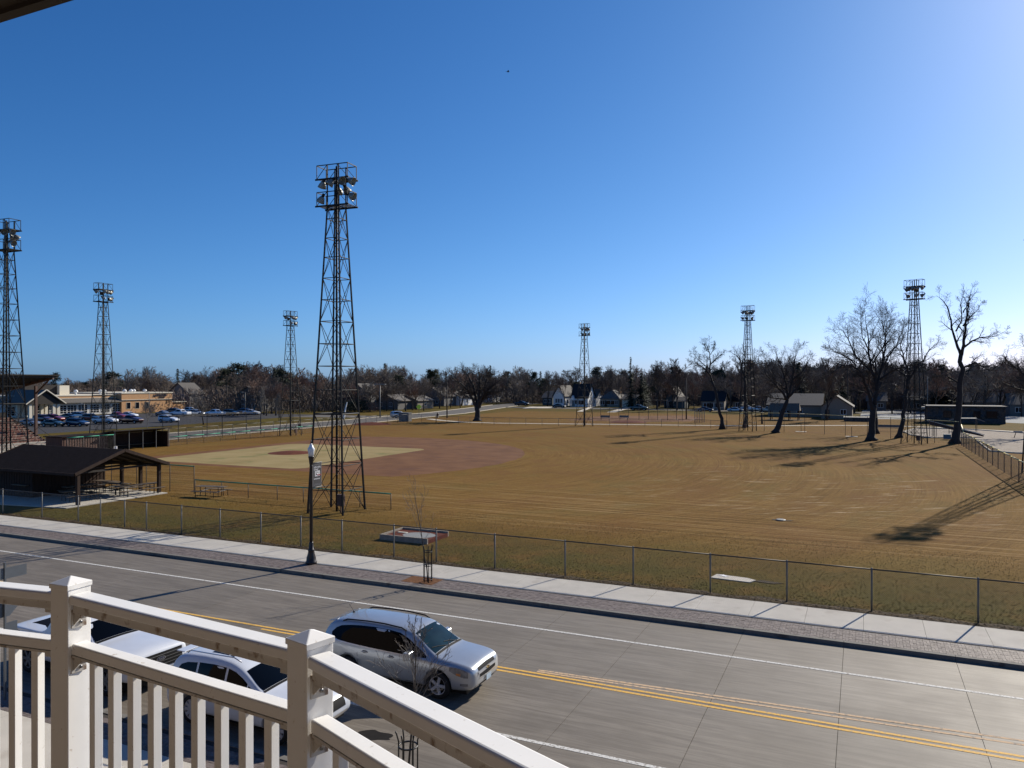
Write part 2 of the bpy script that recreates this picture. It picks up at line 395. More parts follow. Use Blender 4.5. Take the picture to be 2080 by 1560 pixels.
M['carglass'] = mat('tinted_car_glass', (.003, .004, .006), .03, .05, 2, spec=.14)
M['windshield'] = mat('teal_windscreen', (.010, .030, .036), .04, .5, 2.2, spec=.4)
M['lampglass'] = mat('clear_headlight', (.30, .30, .30), .12, .35, 9, spec=.8)
M['redlens'] = mat('red_lens', (.22, .008, .010), .15, .1, 8)
M['amber'] = mat('amber_lens', (.55, .20, .05), .2, .1, 8)
M['seat'] = mat('grey_cloth_seat', (.14, .16, .16), .9, .1, 8)
def paint(name, col, metal=.0, rough=.32): return mat(name, col, rough, .03, 3, metal=metal, coat=.9)
M['silver'] = paint('silver_car_paint', (.42, .44, .46), .45, .30)
M['whitecar'] = paint('white_car_paint', (.62, .65, .70))
M['navycar'] = paint('navy_car_paint', (.012, .022, .060))
M['blackcar'] = paint('black_car_paint', (.008, .009, .012))
M['maroon'] = paint('maroon_car_paint', (.040, .006, .008))
M['redcar'] = paint('red_car_paint', (.16, .009, .010))
M['greycar'] = paint('grey_car_paint', (.16, .18, .21), .3)
M['tancar'] = paint('tan_car_paint', (.38, .34, .28))
M['greencar'] = paint('dark_green_car_paint', (.018, .035, .030))
rnd = random.Random(7)
# ---------------------------------------------------------------- ground
g = MB()
ys = [-3000, 13.80, 13.82, 31.60, 31.62, 60, 120, 250, 3000]; zs = [.04, .04, -.07, -.07, GZ, GZ, GZ, GZ, GZ]
xs = [-3000, -400, -100, 0, 100, 400, 3000]
for y, z in zip(ys, zs):
    for x in xs: g.v.append((x, y, z))
nx = len(xs)
for j in range(len(ys) - 1):
    for i in range(nx - 1):
        g.f.append([j*nx+i, j*nx+i+1, (j+1)*nx+i+1, (j+1)*nx+i]); g.m.append(0)
struct('ground', g, M['lawn'])

# ---------------------------------------------------------------- the concrete street: panels are parts
road = thing('road', '', ''); del road['label']; del road['category']; road['kind'] = 'structure'
rows = [(13.985, 17.30), (17.30, 21.24), (21.24, 25.20), (25.20, 27.84)]
jx = [-0.55 + 3.25 * k for k in range(-26, 8)]
pm = []
for a, b in rows:
    q = MB(); q.box(.006, 3.244, a + .006, b - .006, -.06, 0)
    pm.append(q.mesh('concrete_panel'))
for k, x in enumerate(jx):
    for r in range(4):
        o = link('concrete_panel', pm[r], M['road'], road, (x, 0, rnd.uniform(-.0012, .0012)))
q = MB(); q.box(jx[-1] + 3.25, 60, 13.985, 27.84, -.06, -.001); q.box(-260, jx[0], 13.985, 27.84, -.06, -.001)
q.build('road_slab', M['road'], road)
mk = MB()
mk.box(-260, 60, 25.19, 25.31, -.02, .006)
o = struct('lane_line', mk, M['white_paint'])
mk = MB(); mk.box(-13., 60, 17.20, 17.33, -.02, .006); mk.box(-30, -14.2, 17.20, 17.33, -.02, .006)
struct('parking_line', mk, M['white_paint'])
mk = MB(); mk.box(-260, 60, 21.30, 21.41, -.02, .006); mk.box(-19.5, 60, 21.06, 21.17, -.02, .006)
struct('centre_line', mk, M['yellow_paint'])
def strip(mb, pts, w, z0, z1):
    for (a, b) in zip(pts[:-1], pts[1:]):
        dx, dy = b[0]-a[0], b[1]-a[1]; L = math.hypot(dx, dy); nx_, ny_ = -dy/L*w/2, dx/L*w/2
        mb.prism([(a[0]-nx_, a[1]-ny_), (b[0]-nx_, b[1]-ny_), (b[0]+nx_, b[1]+ny_), (a[0]+nx_, a[1]+ny_)], z0, z1)
mk = MB(); strip(mk, [(-9., 21.62), (-2., 22.02), (6., 22.42), (40, 24.0)], .10, -.02, .005)
strip(mk, [(-9., 21.50), (-2., 21.80), (6., 22.16), (40, 23.5)], .10, -.02, .005)
struct('faded_line', mk, M['faded_paint'])

# kerbs, pavers and sidewalks
def kerb(y0, y1, x0, x1):
    root = thing('kerb', '', ''); del root['label']; del root['category']; root['kind'] = 'structure'
    q = MB(); q.box(.006, 3.244, y0, y1, -.07, .13); me = q.mesh('kerb_stone')
    bv = MB()
    x = x0
    while x < x1:
        link('kerb_stone', me, M['kerb'], root, (x, 0, 0)); x += 3.25
kerb(27.845, 28.03, -0.55 - 3.25 * 24, 26)
kerb(13.80, 13.975, -0.55 - 3.25 * 9, 6)
q = MB(); q.box(-260, -78.55, 27.845, 28.03, -.07, .13); q.box(27, 60, 27.845, 28.03, -.07, .13)
q.box(-260, -29.8, 13.80, 13.975, -.07, .13); q.box(8, 60, 13.80, 13.975, -.07, .13)
struct('far_kerb_run', q, M['kerb'])
MULCH = [(-18.3, -16.75), (28.35, 29.36)]
def pavers(x0, x1, y0, y1, name, hole=None):
    q = MB(); L, Wd, gap = .205, .102, .007
    x = x0; i = 0
    while x < x1:
        y = y0; 
        off = 0
        # basket-like weave: alternate pairs
        j = 0
        while y + L <= y1 + .03:
            if (i + j) % 2 == 0:
                cells = [(x, x + L, y, y + Wd), (x, x + L, y + Wd, y + 2 * Wd)]
            else:
                cells = [(x, x + Wd, y, y + L), (x + Wd, x + 2 * Wd, y, y + L)]
            for a, b, c, d in cells:
                if hole and hole[0][0] < (a+b)/2 < hole[0][1] and hole[1][0] < (c+d)/2 < hole[1][1]: continue
                z = .130 + rnd.uniform(-.004, .003); g_ = gap / 2
                tz = rnd.uniform(-.0025, .0025)
                a2, b2, c2, d2 = a+g_, b-g_, c+g_, d-g_
                q.add([(a2,c2,z-tz),(b2,c2,z+tz),(b2,d2,z+tz),(a2,d2,z-tz),(a2,c2,.10),(b2,c2,.10),(b2,d2,.10),(a2,d2,.10)],
                      [(0,1,2,3),(4,5,1,0),(5,6,2,1),(6,7,3,2),(7,4,0,3)])
            y += L; j += 1
        x += L; i += 1
    o = q.build(name, M['paver']); stuff(o)
    o['label'] = 'strip of small clay paving bricks along the kerb'; return o
pavers(-66, 14, 28.04, 29.40, 'paver_strip', MULCH)
pavers(-27, -4, 12.80, 13.79, 'paver_strip')
q = MB(); q.box(-260, 60, 28.031, 29.41, -.07, .112); q.box(-60, 60, 12.79, 13.80, -.05, .112)
struct('paver_bed', q, M['gravelbed'])
q = MB(); q.box(-260, -66, 28.04, 29.40, .05, .13); q.box(14, 60, 28.04, 29.40, .05, .13)
struct('far_paver_run', q, M['paver'])
def walk(y0, y1, x0, n, L):
    root = thing('sidewalk', '', ''); del root['label']; del root['category']; root['kind'] = 'structure'
    q = MB(); q.box(.005, L - .005, y0 + .003, y1, -.07, .13); me = q.mesh('concrete_slab')
    for i in range(n): link('concrete_slab', me, M['walk'], root, (x0 + i * L, 0, rnd.uniform(-.003, .003)))
    q = MB(); q.box(-260, x0, y0, y1, -.07, .128); q.box(x0 + n * L, 60, y0, y1, -.07, .128)
    q.build('walk_run', M['walk'], root)
walk(29.41, 31.62, -76., 50, 1.95)
walk(10.40, 12.79, -30., 14, 1.95)
q = MB()
n = 160; pts = []
for i in range(n + 1): pts.append((-90 + i * .8, 31.63))
top = [(-90 + i * .8, 32.22 + .16 * math.sin(i * 1.7) + rnd.uniform(-.12, .16)) for i in range(n + 1)]
for i in range(n):
    q.add([(*pts[i], GZ+.012), (*pts[i+1], GZ+.012), (*top[i+1], GZ+.012), (*top[i], GZ+.012)], [(0,1,2,3)])
struct('soil_strip', q, M['soil'])
q = MB(); q.box(MULCH[0][0], MULCH[0][1], MULCH[1][0], MULCH[1][1], .05, .136)
struct('mulch_square', q, M['mulch'])
# leaf litter along the fence foot, grass tufts on the near lawn
q = MB()
for i in range(5200):
    x = rnd.uniform(-52, 12); y = 31.72 + abs(rnd.gauss(0, .30)); s = rnd.uniform(.025, .065); a = rnd.uniform(0, 6.3); z = GZ + .02 + rnd.uniform(0, .03)
    c, d = math.cos(a) * s, math.sin(a) * s
    q.add([(x-c, y-d, z), (x+d*.6, y-c*.6, z+rnd.uniform(0,.03)), (x+c, y+d, z+.01), (x-d*.6, y+c*.6, z+rnd.uniform(0,.02))], [(0,1,2,3)])
o = q.build('leaf_litter', M['leaf']); stuff(o); o['label'] = 'dry leaves gathered along the foot of the street fence'
q = MB()
for i in range(80000):
    y = 32.25 + 13 * rnd.random() ** 1.6; x = rnd.uniform(-52, 14); h = rnd.uniform(.012, .034); a = rnd.uniform(0, 6.3)
    c, d = math.cos(a) * .016, math.sin(a) * .016; lx, ly = rnd.uniform(-.04,.04), rnd.uniform(-.04,.04)
    q.add([(x-c, y-d, GZ), (x+c, y+d, GZ), (x+lx, y+ly, GZ+h)], [(0,1,2)])
o = q.build('grass_tufts', M['blade']); stuff(o); o['label'] = 'short dry grass blades on the lawn behind the street fence'

# ---------------------------------------------------------------- ball field sheets
def sheet(name, pts, z, m): 
    q = MB(); q.poly(pts, z); return struct(name, q, M[m])
hx, hy = -75.6, 59.2
pts = []
RAD = 28.96
a0 = math.asin((hy + .4 - MOUND[1]) / RAD); a1 = math.pi - math.acos(min(1, (MOUND[0] - (hx - .2)) / RAD))
for i in range(60):
    a = a0 + (a1 - a0) * i / 59
    rr = RAD + rnd.uniform(-.12, .12)
    pts.append((MOUND[0] + rr * math.cos(a), MOUND[1] + rr * math.sin(a)))
sheet('infield_dirt', [(hx - .2, hy + .4)] + pts, GZ + .004, 'infdirt')
# pale grass square with rounded corners and the strips of grass outside the base paths
def rsq(x0, x1, y0, y1, r):
    out = []
    for cx, cy, a in ((x1-r, y0+r, -90), (x1-r, y1-r, 0), (x0+r, y1-r, 90), (x0+r, y0+r, 180)):
        for i in range(7):
            t = R(a + 15 * i); out.append((cx + r*math.cos(t) + rnd.uniform(-.05,.05), cy + r*math.sin(t)))
    return out
sheet('infield_grass', rsq(-73.6, -51.4, 60.9, 86.4, 1.8), GZ + .010, 'infgrass')
q = MB()
prof = [(2.75, GZ + .006), (2.4, GZ + .05), (1.2, GZ + .20), (.3, GZ + .25)]
q.lathe(prof, 28, MOUND[0], MOUND[1]); struct('pitching_mound', q, M['moundclay'])
q = MB(); 
for i, (px, py) in enumerate(((755, 862), (1275, 858))):
    u, v = P(px, py); q.lathe([(4.2, GZ), (3., GZ + .25), (1.2, GZ + .42), (.2, GZ + .48)], 14, u, v)
struct('clay_pile', q, M['moundclay'])

# ---------------------------------------------------------------- streets, lots and paths beyond
q = MB()
near = [(-95.5, 32.5), (-95.8, 100), (-96.5, 140), (-101.5, 190), (-110, 228), (-117, 262), (-122, 300)]
far = [(-107.5, 32.5), (-107.8, 105), (-109, 145), (-114, 192), (-121.5, 228), (-130, 266), (-136, 300)]
for i in range(len(near) - 1):
    q.add([(*near[i], GZ+.006), (*near[i+1], GZ+.006), (*far[i+1], GZ+.006), (*far[i], GZ+.006)], [(0,1,2,3)])
struct('side_street', q, M['street'])
sheet('cross_street', [(-112, 240), (90, 232), (90, 243), (-113, 251)], GZ + .010, 'street')
q = MB(); strip(q, near[0:6], .18, 0, GZ + .12); strip(q, far[0:6], .18, 0, GZ + .12)
struct('side_street_kerb', q, M['path'])
sheet('parking_lot', [(-126, 70), (-127, 110), (-131, 150), (-133, 166), (-180, 168), (-188, 140), (-190, 70)], GZ + .006, 'asphalt')
sheet('lot_entrance', [(-131.5, 152), (-108, 158), (-108.5, 166), (-133, 167)], GZ + .011, 'street')
q = MB()
strip(q, [(-94, 158), (-88, 153), (-80, 148.5), (-71.6, 147.5), (-50, 152.5), (-22.7, 158.6), (2.6, 172), (12.9, 169.3), (25.7, 160), (60, 142)], 1.7, GZ - .02, GZ + .03)
struct('footpath', q, M['path'])
# second diamond beyond the outfield
q = MB(); u0, v0 = P(1290, 851)
q.poly([P(1150, 853.5), P(1300, 857), P(1400, 856), P(1430, 850), P(1395, 844), P(1215, 845.5)], GZ + .005)
struct('far_diamond_dirt', q, M['infdirt'])
# driveways of the far houses, lot at the right
q = MB()
for a in ([(1172, 836), (1184, 836), (1212, 824), (1204, 824)], [(1232, 837.5), (1250, 837.5), (1290, 826.5), (1272, 826.5)], [(1060, 830), (1120, 829), (1122, 826), (1075, 826)]):
    q.poly([P(*b) for b in a], GZ + .015)
struct('driveway', q, M['path'])
sheet('far_parking', [P(1752, 833), P(1745, 851), P(1900, 852), P(2100, 861), P(2200, 850), P(2120, 829), P(1900, 827)], GZ + .005, 'court')
q = MB(); q.poly([P(1836, 877), P(1862, 870.5), P(1960, 872), P(2090, 881), P(2180, 895), P(2140, 925), P(2076, 921), P(2030, 918), P(2010, 907), P(1990, 893), P(1960, 890), P(1890, 889), P(1850, 884)], GZ + .02)
struct('wood_chip_area', q, M['pea'])
q = MB(); strip(q, [P(1984, 895), P(2000, 908), P(2012, 917), P(2060, 921), P(2100, 922)], .2, GZ, GZ + .16)
strip(q, [P(1890, 890), P(1850, 884), P(1836, 877), P(1862, 870.5), P(1960, 872), P(2090, 881)], .2, GZ, GZ + .16)
struct('play_area_edging', q, M['path'])

# ---------------------------------------------------------------- chain-link fences
def fence(name, label, posts, H, cap, cap_r, post_r, pmat, pitch=.075, wire=.0023, closed=False, group=None, mesh=True, tall=None, zb=GZ):
    """posts: list of (x, y) or (x, y, height)"""
    t = thing(name, label, 'fence', (posts[0][0], posts[0][1], zb))
    x0, y0 = posts[0][0], posts[0][1]
    pp = [(p[0]-x0, p[1]-y0, (p[2] if len(p) > 2 else H)) for p in posts]
    q = MB(); q.tube([(0,0,-.15), (0,0,1.)], post_r, 6); q.lathe([(post_r*1.25, .985), (post_r*1.1, 1.01), (.003, 1.03)], 6)
    me = q.mesh('post', True)
    for (x, y, h) in pp:
        o = link('post', me, pmat, t, (x, y, 0)); o.scale = (1, 1, h)
    q = MB()
    for (a, b) in zip(pp[:-1], pp[1:]):
        q.tube([(a[0], a[1], a[2]-.02), (b[0], b[1], b[2]-.02)], cap_r, 6)
    q.build('top_rail', cap, t, True)
    if mesh:
        q = MB()
        for (a, b) in zip(pp[:-1], pp[1:]):
            L = math.hypot(b[0]-a[0], b[1]-a[1]); h = min(a[2], b[2]) - .04; zb_ = .03
            ex, ey = (b[0]-a[0]) / L, (b[1]-a[1]) / L
            n_ = int((L + h) / pitch)
            for i in range(n_):
                for sgn in (1, -1):
                    s0 = i * pitch - h; s1 = i * pitch; za, zb2 = zb_, zb_ + h
                    if s0 < 0: za += -s0; s0 = 0
                    if s1 > L: zb2 -= (s1 - L); s1 = L
                    if s1 - s0 < .02: continue
                    if sgn < 0: s0, s1 = L - s0, L - s1
                    p0 = (a[0]+ex*s0, a[1]+ey*s0, za); p1 = (a[0]+ex*s1, a[1]+ey*s1, zb2)
                    nx_, ny_ = -ey * wire, ex * wire
                    q.add([(p0[0]-nx_, p0[1]-ny_, p0[2]), (p0[0]+nx_, p0[1]+ny_, p0[2]), (p0[0], p0[1], p0[2]+wire*2),
                           (p1[0]-nx_, p1[1]-ny_, p1[2]), (p1[0]+nx_, p1[1]+ny_, p1[2]), (p1[0], p1[1], p1[2]+wire*2)],
                          [(0,1,4,3), (1,2,5,4), (2,0,3,5)])
        stuff(q.build('wire_mesh', pmat, t))
    return t
fx = [-56, -51.9] + [u * K for u in (-41.37,-38.39,-36.64,-34.81,-33.22,-30.77,-28.21,-25.66,-23.3,-21.0,-18.27,-16.18,-13.46,-10.44,-7.74,-4.92,-2.34,.29,3.3)] + [7.2, 10.6, 14.0]
fence('chain_link_fence', 'long waist-high chain-link fence between the sidewalk and the lawn', [(x, 32.15) for x in fx], 1.62, M['galvdark'], .026, .036, M['galv'])
FV = 44.2
fl = [RAYV(px, FV) for px in (396, 450, 504, 563, 616, 671, 731, 794)]
fence('green_topped_fence', 'low fence with a green cap passing behind the nearest light tower', [(x, FV) for x in fl], 1.1, M['green_cap'], .045, .028, M['galvdark'], .11, .003)
fence('tall_green_topped_fence', 'taller green-capped fence section behind the picnic shelter', [(-57, FV), (-54, FV), (RAYV(297, FV), FV), (RAYV(345, FV), FV), (RAYV(396, FV)-.1, FV)], 2.15, M['green_cap'], .045, .032, M['galvdark'], .11, .003)
v1 = [75.8 + i * 3.05 for i in range(11)]
fence('green_topped_fence', 'green-capped fence on the far side of the infield running to a light tower', [(-86.3 - .0 * i, v) for i, v in enumerate(v1)], 1.25, M['green_cap'], .05, .03, M['galvdark'], .16, .004)
def resample(pts, step):
    out = [pts[0]]; acc = 0
    for a, b in zip(pts[:-1], pts[1:]):
        L = math.hypot(b[0]-a[0], b[1]-a[1]); n_ = max(1, round(L / step))
        for i in range(1, n_ + 1): out.append((a[0] + (b[0]-a[0]) * i / n_, a[1] + (b[1]-a[1]) * i / n_))
    return out
fence('street_side_fence', 'long grey chain-link fence along the pale side street', resample([(-94.2, 70), (-94.2, 105), (-93.6, 128), (-90, 142), (-83, 142.5)], 3.1), 1.8, M['galv'], .03, .035, M['galvdark'], .2, .004)
fence('outfield_fence', 'dark low chain-link fence curving along the back of the outfield', resample([(-83, 142.2), (-68.3, 140.5), (-52, 143.8), (-38.8, 147.6), (-29.5, 150), (-23, 147.)], 3.1), 1.55, M['galvdark'], .035, .035, M['galvdark'], .2, .004)
fence('high_outfield_fence', 'high yellow-capped fence in front of the right outfield trees', resample([(-22.9, 146.), (-9, 141.), (4, 131.5), (12.2, 122.2)], 4.2), 3.3, M['yellow_cap'], .04, .04, M['galvdark'], .22, .004)
vs_ = [122, 119.2, 116.4, 113.5, 110.6, 107.5, 104.2, 101, 97.5, 94, 90.4, 86.8, 83, 79.2, 75.4, 71.6, 67.8, 64]
fence('yellow_topped_fence', 'yellow-capped fence running toward the camera at the right edge of the field', [(12.45, v, 2.9 if i == 0 else 1.95) for i, v in enumerate(vs_)], 1.95, M['yellow_cap'], .06, .04, M['galvdark'], .14, .0026)
# backstop and players' fences of the second diamond
def pxf(pxs, v): return [(RAYV(p, v), v) for p in pxs]
v = 176.
fence('far_backstop', 'high dark backstop fence of the second diamond', pxf((1298, 1317, 1336, 1356, 1374, 1386), v), 4.6, M['galvdark'], .05, .06, M['galvdark'], .3, .005)
fence('far_bench_fence', 'low grey fence behind the benches of the second diamond', pxf((1203, 1220, 1238, 1257, 1277), 183.), 2.4, M['galv'], .04, .045, M['galvdark'], .3, .005)
fence('far_gate_fence', 'pale screened fence panel left of the leaning bare tree', pxf((1411, 1416, 1421, 1426, 1431), 168.), 3.0, M['galv'], .04, .05, M['galv'], .12, .006)
# ---------------------------------------------------------------- balcony railing
def bev(o, w=.003, seg=2):
    m = o.modifiers.new('bevel', 'BEVEL'); m.width = w; m.segments = seg; m.limit_method = 'ANGLE'; return o
PC = [CW(-2.71, 3.10), CW(-1.592, 2.761), CW(-.570, 2.161), CW(.288, 1.266)]     # post centres
FLOOR = CAMH - 1.82
rail = thing('balcony_railing', 'white metal balcony railing with capped posts and square balusters in the foreground', 'railing', (PC[1][0], PC[1][1], FLOOR))
O = Vector((PC[1][0], PC[1][1], FLOOR))
PT = [Vector((p[0], p[1], 0)) - Vector((O.x, O.y, 0)) for p in PC]
PW = .091; CAPZ = 1.82 - .718
rots = []
for i, p in enumerate(PT):
    a = PT[max(0, i-1)]; b = PT[min(3, i+1)]; d = (b - a).normalized(); rots.append(math.atan2(d.y, d.x))
qp = MB(); qp.box(-PW/2, PW/2, -PW/2, PW/2, 0, CAPZ - .018)
pme = qp.mesh('post')
qc = MB(); c = PW/2 + .0035
qc.box(-c, c, -c, c, CAPZ - .018, CAPZ)
c2 = c - .002
qc.add([(-c2,-c2,CAPZ), (c2,-c2,CAPZ), (c2,c2,CAPZ), (-c2,c2,CAPZ), (0,0,CAPZ+.022)], [(0,1,4),(1,2,4),(2,3,4),(3,0,4)])
cme = qc.mesh('post_cap')
for p, r in zip(PT, rots):
    o = bev(link('post', pme, M['vinyl'], rail, (p.x, p.y, 0), r), .003, 2)
    bev(link('post_cap', cme, M['vinyl'], o), .0015, 1)
    bz = MB(); bz.box(-.075, .075, -.075, .075, 0, .012); bev(bz.build('base_plate', M['vinyl'], o))
RT = 1.82 - .752; R2 = 1.82 - .928
def railprof(w, h, rise):
    return [(-w/2, -h), (-w/2, -.007), (-w/2 + .003, -.002), (-w/2 + .009, 0), (w/2 - .009, 0), (w/2 - .003, -.002), (w/2, -.007), (w/2, -h)]
def extrude(mb, a, b, prof, z):
    d = (b - a).normalized(); n_ = Vector((-d.y, d.x, 0))
    vs = [a + n_ * p[0] + Vector((0, 0, z + p[1])) for p in prof] + [b + n_ * p[0] + Vector((0, 0, z + p[1])) for p in prof]
    k = len(prof)
    mb.add(vs, [tuple(range(k))[::-1], tuple(range(k, 2*k))] + [(i, (i+1) % k, (i+1) % k + k, i+k) for i in range(k)])
for i in range(3):
    a, b = PT[i], PT[i+1]; d = (b - a).normalized(); L = (b - a).length
    a2 = a + d * (PW/2 + .006); b2 = b - d * (PW/2 + .006)
    q = MB(); extrude(q, a2, b2, railprof(.072, .032, .010), RT - .0)
    bev(q.build('top_rail', M['vinyl'], rail), .002, 2)
    q = MB(); q.bar(a2 + d*.004 + Vector((0,0,RT-.050)), b2 - d*.004 + Vector((0,0,RT-.050)), .050, .030)
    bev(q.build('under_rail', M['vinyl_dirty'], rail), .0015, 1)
    q = MB(); extrude(q, a2, b2, [(-.027,-.036), (-.027,-.004), (-.023,0), (.023,0), (.027,-.004), (.027,-.036)], R2)
    bev(q.build('middle_rail', M['vinyl'], rail), .0015, 1)
    q = MB(); q.bar(a2 + Vector((0,0,R2-.0405-.004)), b2 + Vector((0,0,R2-.0405-.004)), .050, .008)
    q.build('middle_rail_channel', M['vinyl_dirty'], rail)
    q = MB(); extrude(q, a2, b2, [(-.024,-.040), (-.024,-.004), (-.020,0), (.020,0), (.024,-.004), (.024,-.040)], .115)
    bev(q.build('bottom_rail', M['vinyl'], rail), .0015, 1)
    n_ = 9; bm_ = MB(); bm_.box(-.0155, .0155, -.0155, .0155, .116, R2 - .0486)
    me = bm_.mesh('baluster'); r = math.atan2(d.y, d.x)
    sp = (L - PW) / (n_ + 1)
    for k in range(n_):
        p = a + d * (PW/2 + sp * (k + 1))
        bev(link('baluster', me, M['vinyl'], rail, (p.x, p.y, 0), r), .0015, 1)
    # end brackets under each rail, with screws
    for zz in (RT - .066, R2 - .050, .074):
        for e, s in ((a, 1), (b, -1)):
            c = e + d * s * (PW/2 + .001)
            r = math.atan2(d.y * s, d.x * s)
            q = MB(); q.box(.0, .006, -.027, .027, -.055, .012); q.box(.0, .052, -.020, .020, -.014, .0)
            q.add([(.006,-.020,-.045),(.042,-.020,-.014),(.006,-.020,-.014),(.006,-.017,-.045),(.042,-.017,-.014),(.006,-.017,-.014)], [(0,1,2),(5,4,3),(0,3,4,1),(1,4,5,2),(2,5,3,0)])
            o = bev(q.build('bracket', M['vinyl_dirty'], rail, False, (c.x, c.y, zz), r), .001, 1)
            q = MB(); q.lathe([(.0062, 0), (.0062, .003), (.003, .0045)], 10, axis=Matrix.Rotation(R(90), 4, 'Y'))
            q.build('screw', M['screw'], o, True, (.006, .005, -.038))
# dabs of rust under the rails
q = MB()
balc = MB()
edge = [(p.x + O.x, p.y + O.y) for p in PT]
outer = [(-9.0, .4)] + [(-7., 2.1)] + [tuple(p) for p in edge] + [(1.9, .2), (2.2, -1.5), (-9, -1.5)]
# ---------------------------------------------------------------- the apartment building the photo is taken from
ab = thing('apartment_building', 'brown eave of the building in the top left corner, over the balcony', 'building', (-8, -1.6, 0))
q = MB(); q.box(-22, 22, -9, 0, 0, 11.5); q.build('wall', M['stucco'], ab)
q = MB(); q.box(-14, 14, .01, 1.6 + 1.425, CAMH + 1.10, CAMH + 1.24); q.build('soffit', M['soffit'], ab)
q = MB(); q.box(-14, 14, 3.026, 3.06, CAMH + 1.085, CAMH + 1.42); q.build('fascia', M['soffit'], ab)
q = MB(); q.prism([(-4, 0.01), (-4, 2.2), (0, 2.75)] + [(x + 8, y + 1.6) for x, y in edge] + [(9.9, 1.8), (10.2, .01)], FLOOR - .25, FLOOR - .003)
q.build('balcony_floor', M['stucco'], ab)

# ---------------------------------------------------------------- light towers
def floodlight(parent, loc, yaw, tilt, s=1.):
    rt = Matrix.Rotation(yaw, 4, 'Z') @ Matrix.Rotation(R(90) + tilt, 4, 'Y')
    ax = Matrix.Translation(Vector(loc)) @ rt @ Matrix.Scale(.78, 4)
    q = MB()
    q.lathe([(.06, -.36), (.12, -.34), (.13, -.12), (.12, -.08)], 12, axis=ax)
    q.tube([Vector(loc) + Vector((0, 0, .12)), ax @ Vector((0, 0, -.2))], .025, 5)
    q.build('lamp_housing', M['tower'], parent, True)
    q = MB(); q.lathe([(.13, -.08), (.20, .0), (.28, .16), (.34, .34), (.38, .46), (.37, .46), (.32, .32), (.24, .10), (.10, .02)], 16, axis=ax)
    return q.build('reflector', M['lampshade'], parent, True)
UB = MB(); UB.tube([(0,0,0), (0,0,1)], 1., 5); UBM = UB.mesh('bar', True)
def bar_obj(name, p0, p1, r, parent, m='tower'):
    p0 = Vector(p0); p1 = Vector(p1); d = p1 - p0
    o = link(name, UBM, M[m], parent); o.rotation_mode = 'QUATERNION'
    o.location = p0; o.rotation_quaternion = d.to_track_quat('Z', 'Y'); o.scale = (r, r, d.length); return o
THT = 23.3
def build_tower(label, loc, rotz, aim, lampset):
    t = thing('light_tower', label, 'light tower', loc, rotz, 'steel lattice floodlight towers around the ball field')
    zt = 20.5; b0, b1 = 1.36, .44
    def cor(k, z):
        s = b0 + (b1 - b0) * min(1, z / zt); x = (-1, 1, 1, -1)[k] * s; y = (-1, -1, 1, 1)[k] * s; return Vector((x, y, z))
    for k in range(4):
        q = MB(); q.tube([cor(k, -.2), cor(k, zt), cor(k, THT)], [.075, .058, .042], 5); q.build('leg', M['tower'], t)
    lv = [0, 1.55, 3.2, 4.9, 6.6, 8.2, 9.8, 11.3, 12.8, 14.25, 15.7, 17.1, 18.4, 19.7, zt]
    for i, z in enumerate(lv[1:]):
        for k in range(4):
            r = .028
            if i == 3: r = .06
            bar_obj('strut', cor(k, z), cor((k+1) % 4, z), r, t)
    for i in range(0, 14, 2):
        for k in range(4):
            bar_obj('cross_brace', cor(k, lv[i]), cor((k+1) % 4, lv[i+2]), .022, t)
            bar_obj('cross_brace', cor((k+1) % 4, lv[i]), cor(k, lv[i+2]), .022, t)
    q = MB(); q.tube([(0, 0, -.1), (0, 0, THT)], .075, 8); q.build('centre_pole', M['tower'], t, True)
    c0 = cor(1, 0) * .97; 
    q = MB()
    for s in (-.14, .14): q.tube([Vector((.3, s - .3, .8)), Vector((.25, s - .2, THT - 1))], .02, 4)
    z = 1.2
    while z < THT - 1: q.tube([(.28, -.44, z), (.28, -.14, z)], .014, 4); z += .33
    q.build('ladder', M['tower'], t)
    for z in (20.6, 22.4):
        pf = 'platform'
        q = MB(); y0, y1, x0, x1 = -.55, .55, -1.2, 1.2
        for y in (y0, -.3, 0, .3, y1): q.bar((x0, y, z), (x1, y, z), .05, .03)
        n_ = 22
        for i in range(n_ + 1): q.bar((x0 + (x1-x0)*i/n_, y0, z), (x0 + (x1-x0)*i/n_, y1, z), .035, .02)
        q.bar((x0-.1, y0-.03, z-.05), (x1+.1, y0-.03, z-.05), .07, .1); q.bar((x0-.1, y1+.03, z-.05), (x1+.1, y1+.03, z-.05), .07, .1)
        p_ = q.build('platform', M['tower'], t)
        q = MB(); h = .9
        for y in (y0, y1):
            q.bar((x0, y, z+h), (x1, y, z+h), .05, .05)
            for x in (x0, -.4, .4, x1): q.bar((x, y, z), (x, y, z+h), .04)
            q.bar((x0, y, z), (-.4, y, z+h), .03); q.bar((.4, y, z+h), (x1, y, z), .03)
        for x in (x0, x1): q.bar((x, y0, z+h), (x, y1, z+h), .05)
        q.build('guard_rail', M['tower'], p_)
    for (x, y, z, yaw, tilt) in lampset:
        floodlight(t, (x * .74, y, z - .48), yaw, tilt)
    q = MB(); q.box(.5, .95, -.75, -.45, .5, 1.25); q.box(.68, .74, -.63, -.57, 0, .5); q.box(.85, .90, -.63, -.57, 0, .5)
    q.build('control_box', M['steelbrown'], t)
    return t
LS = [(-.75, -.75, 22.55, 2.6, 1.0), (.25, -.8, 22.6, 3.6, .9), (.95, -.75, 22.65, -.3, .45), (1.75, -.5, 22.6, .1, .35), (1.75, -.4, 21.65, .15, .45), (-.8, -.8, 21.55, 2.9, .95), (.3, .7, 22.5, 1.4, .8), (-.5, .75, 22.5, 1.9, .8)]
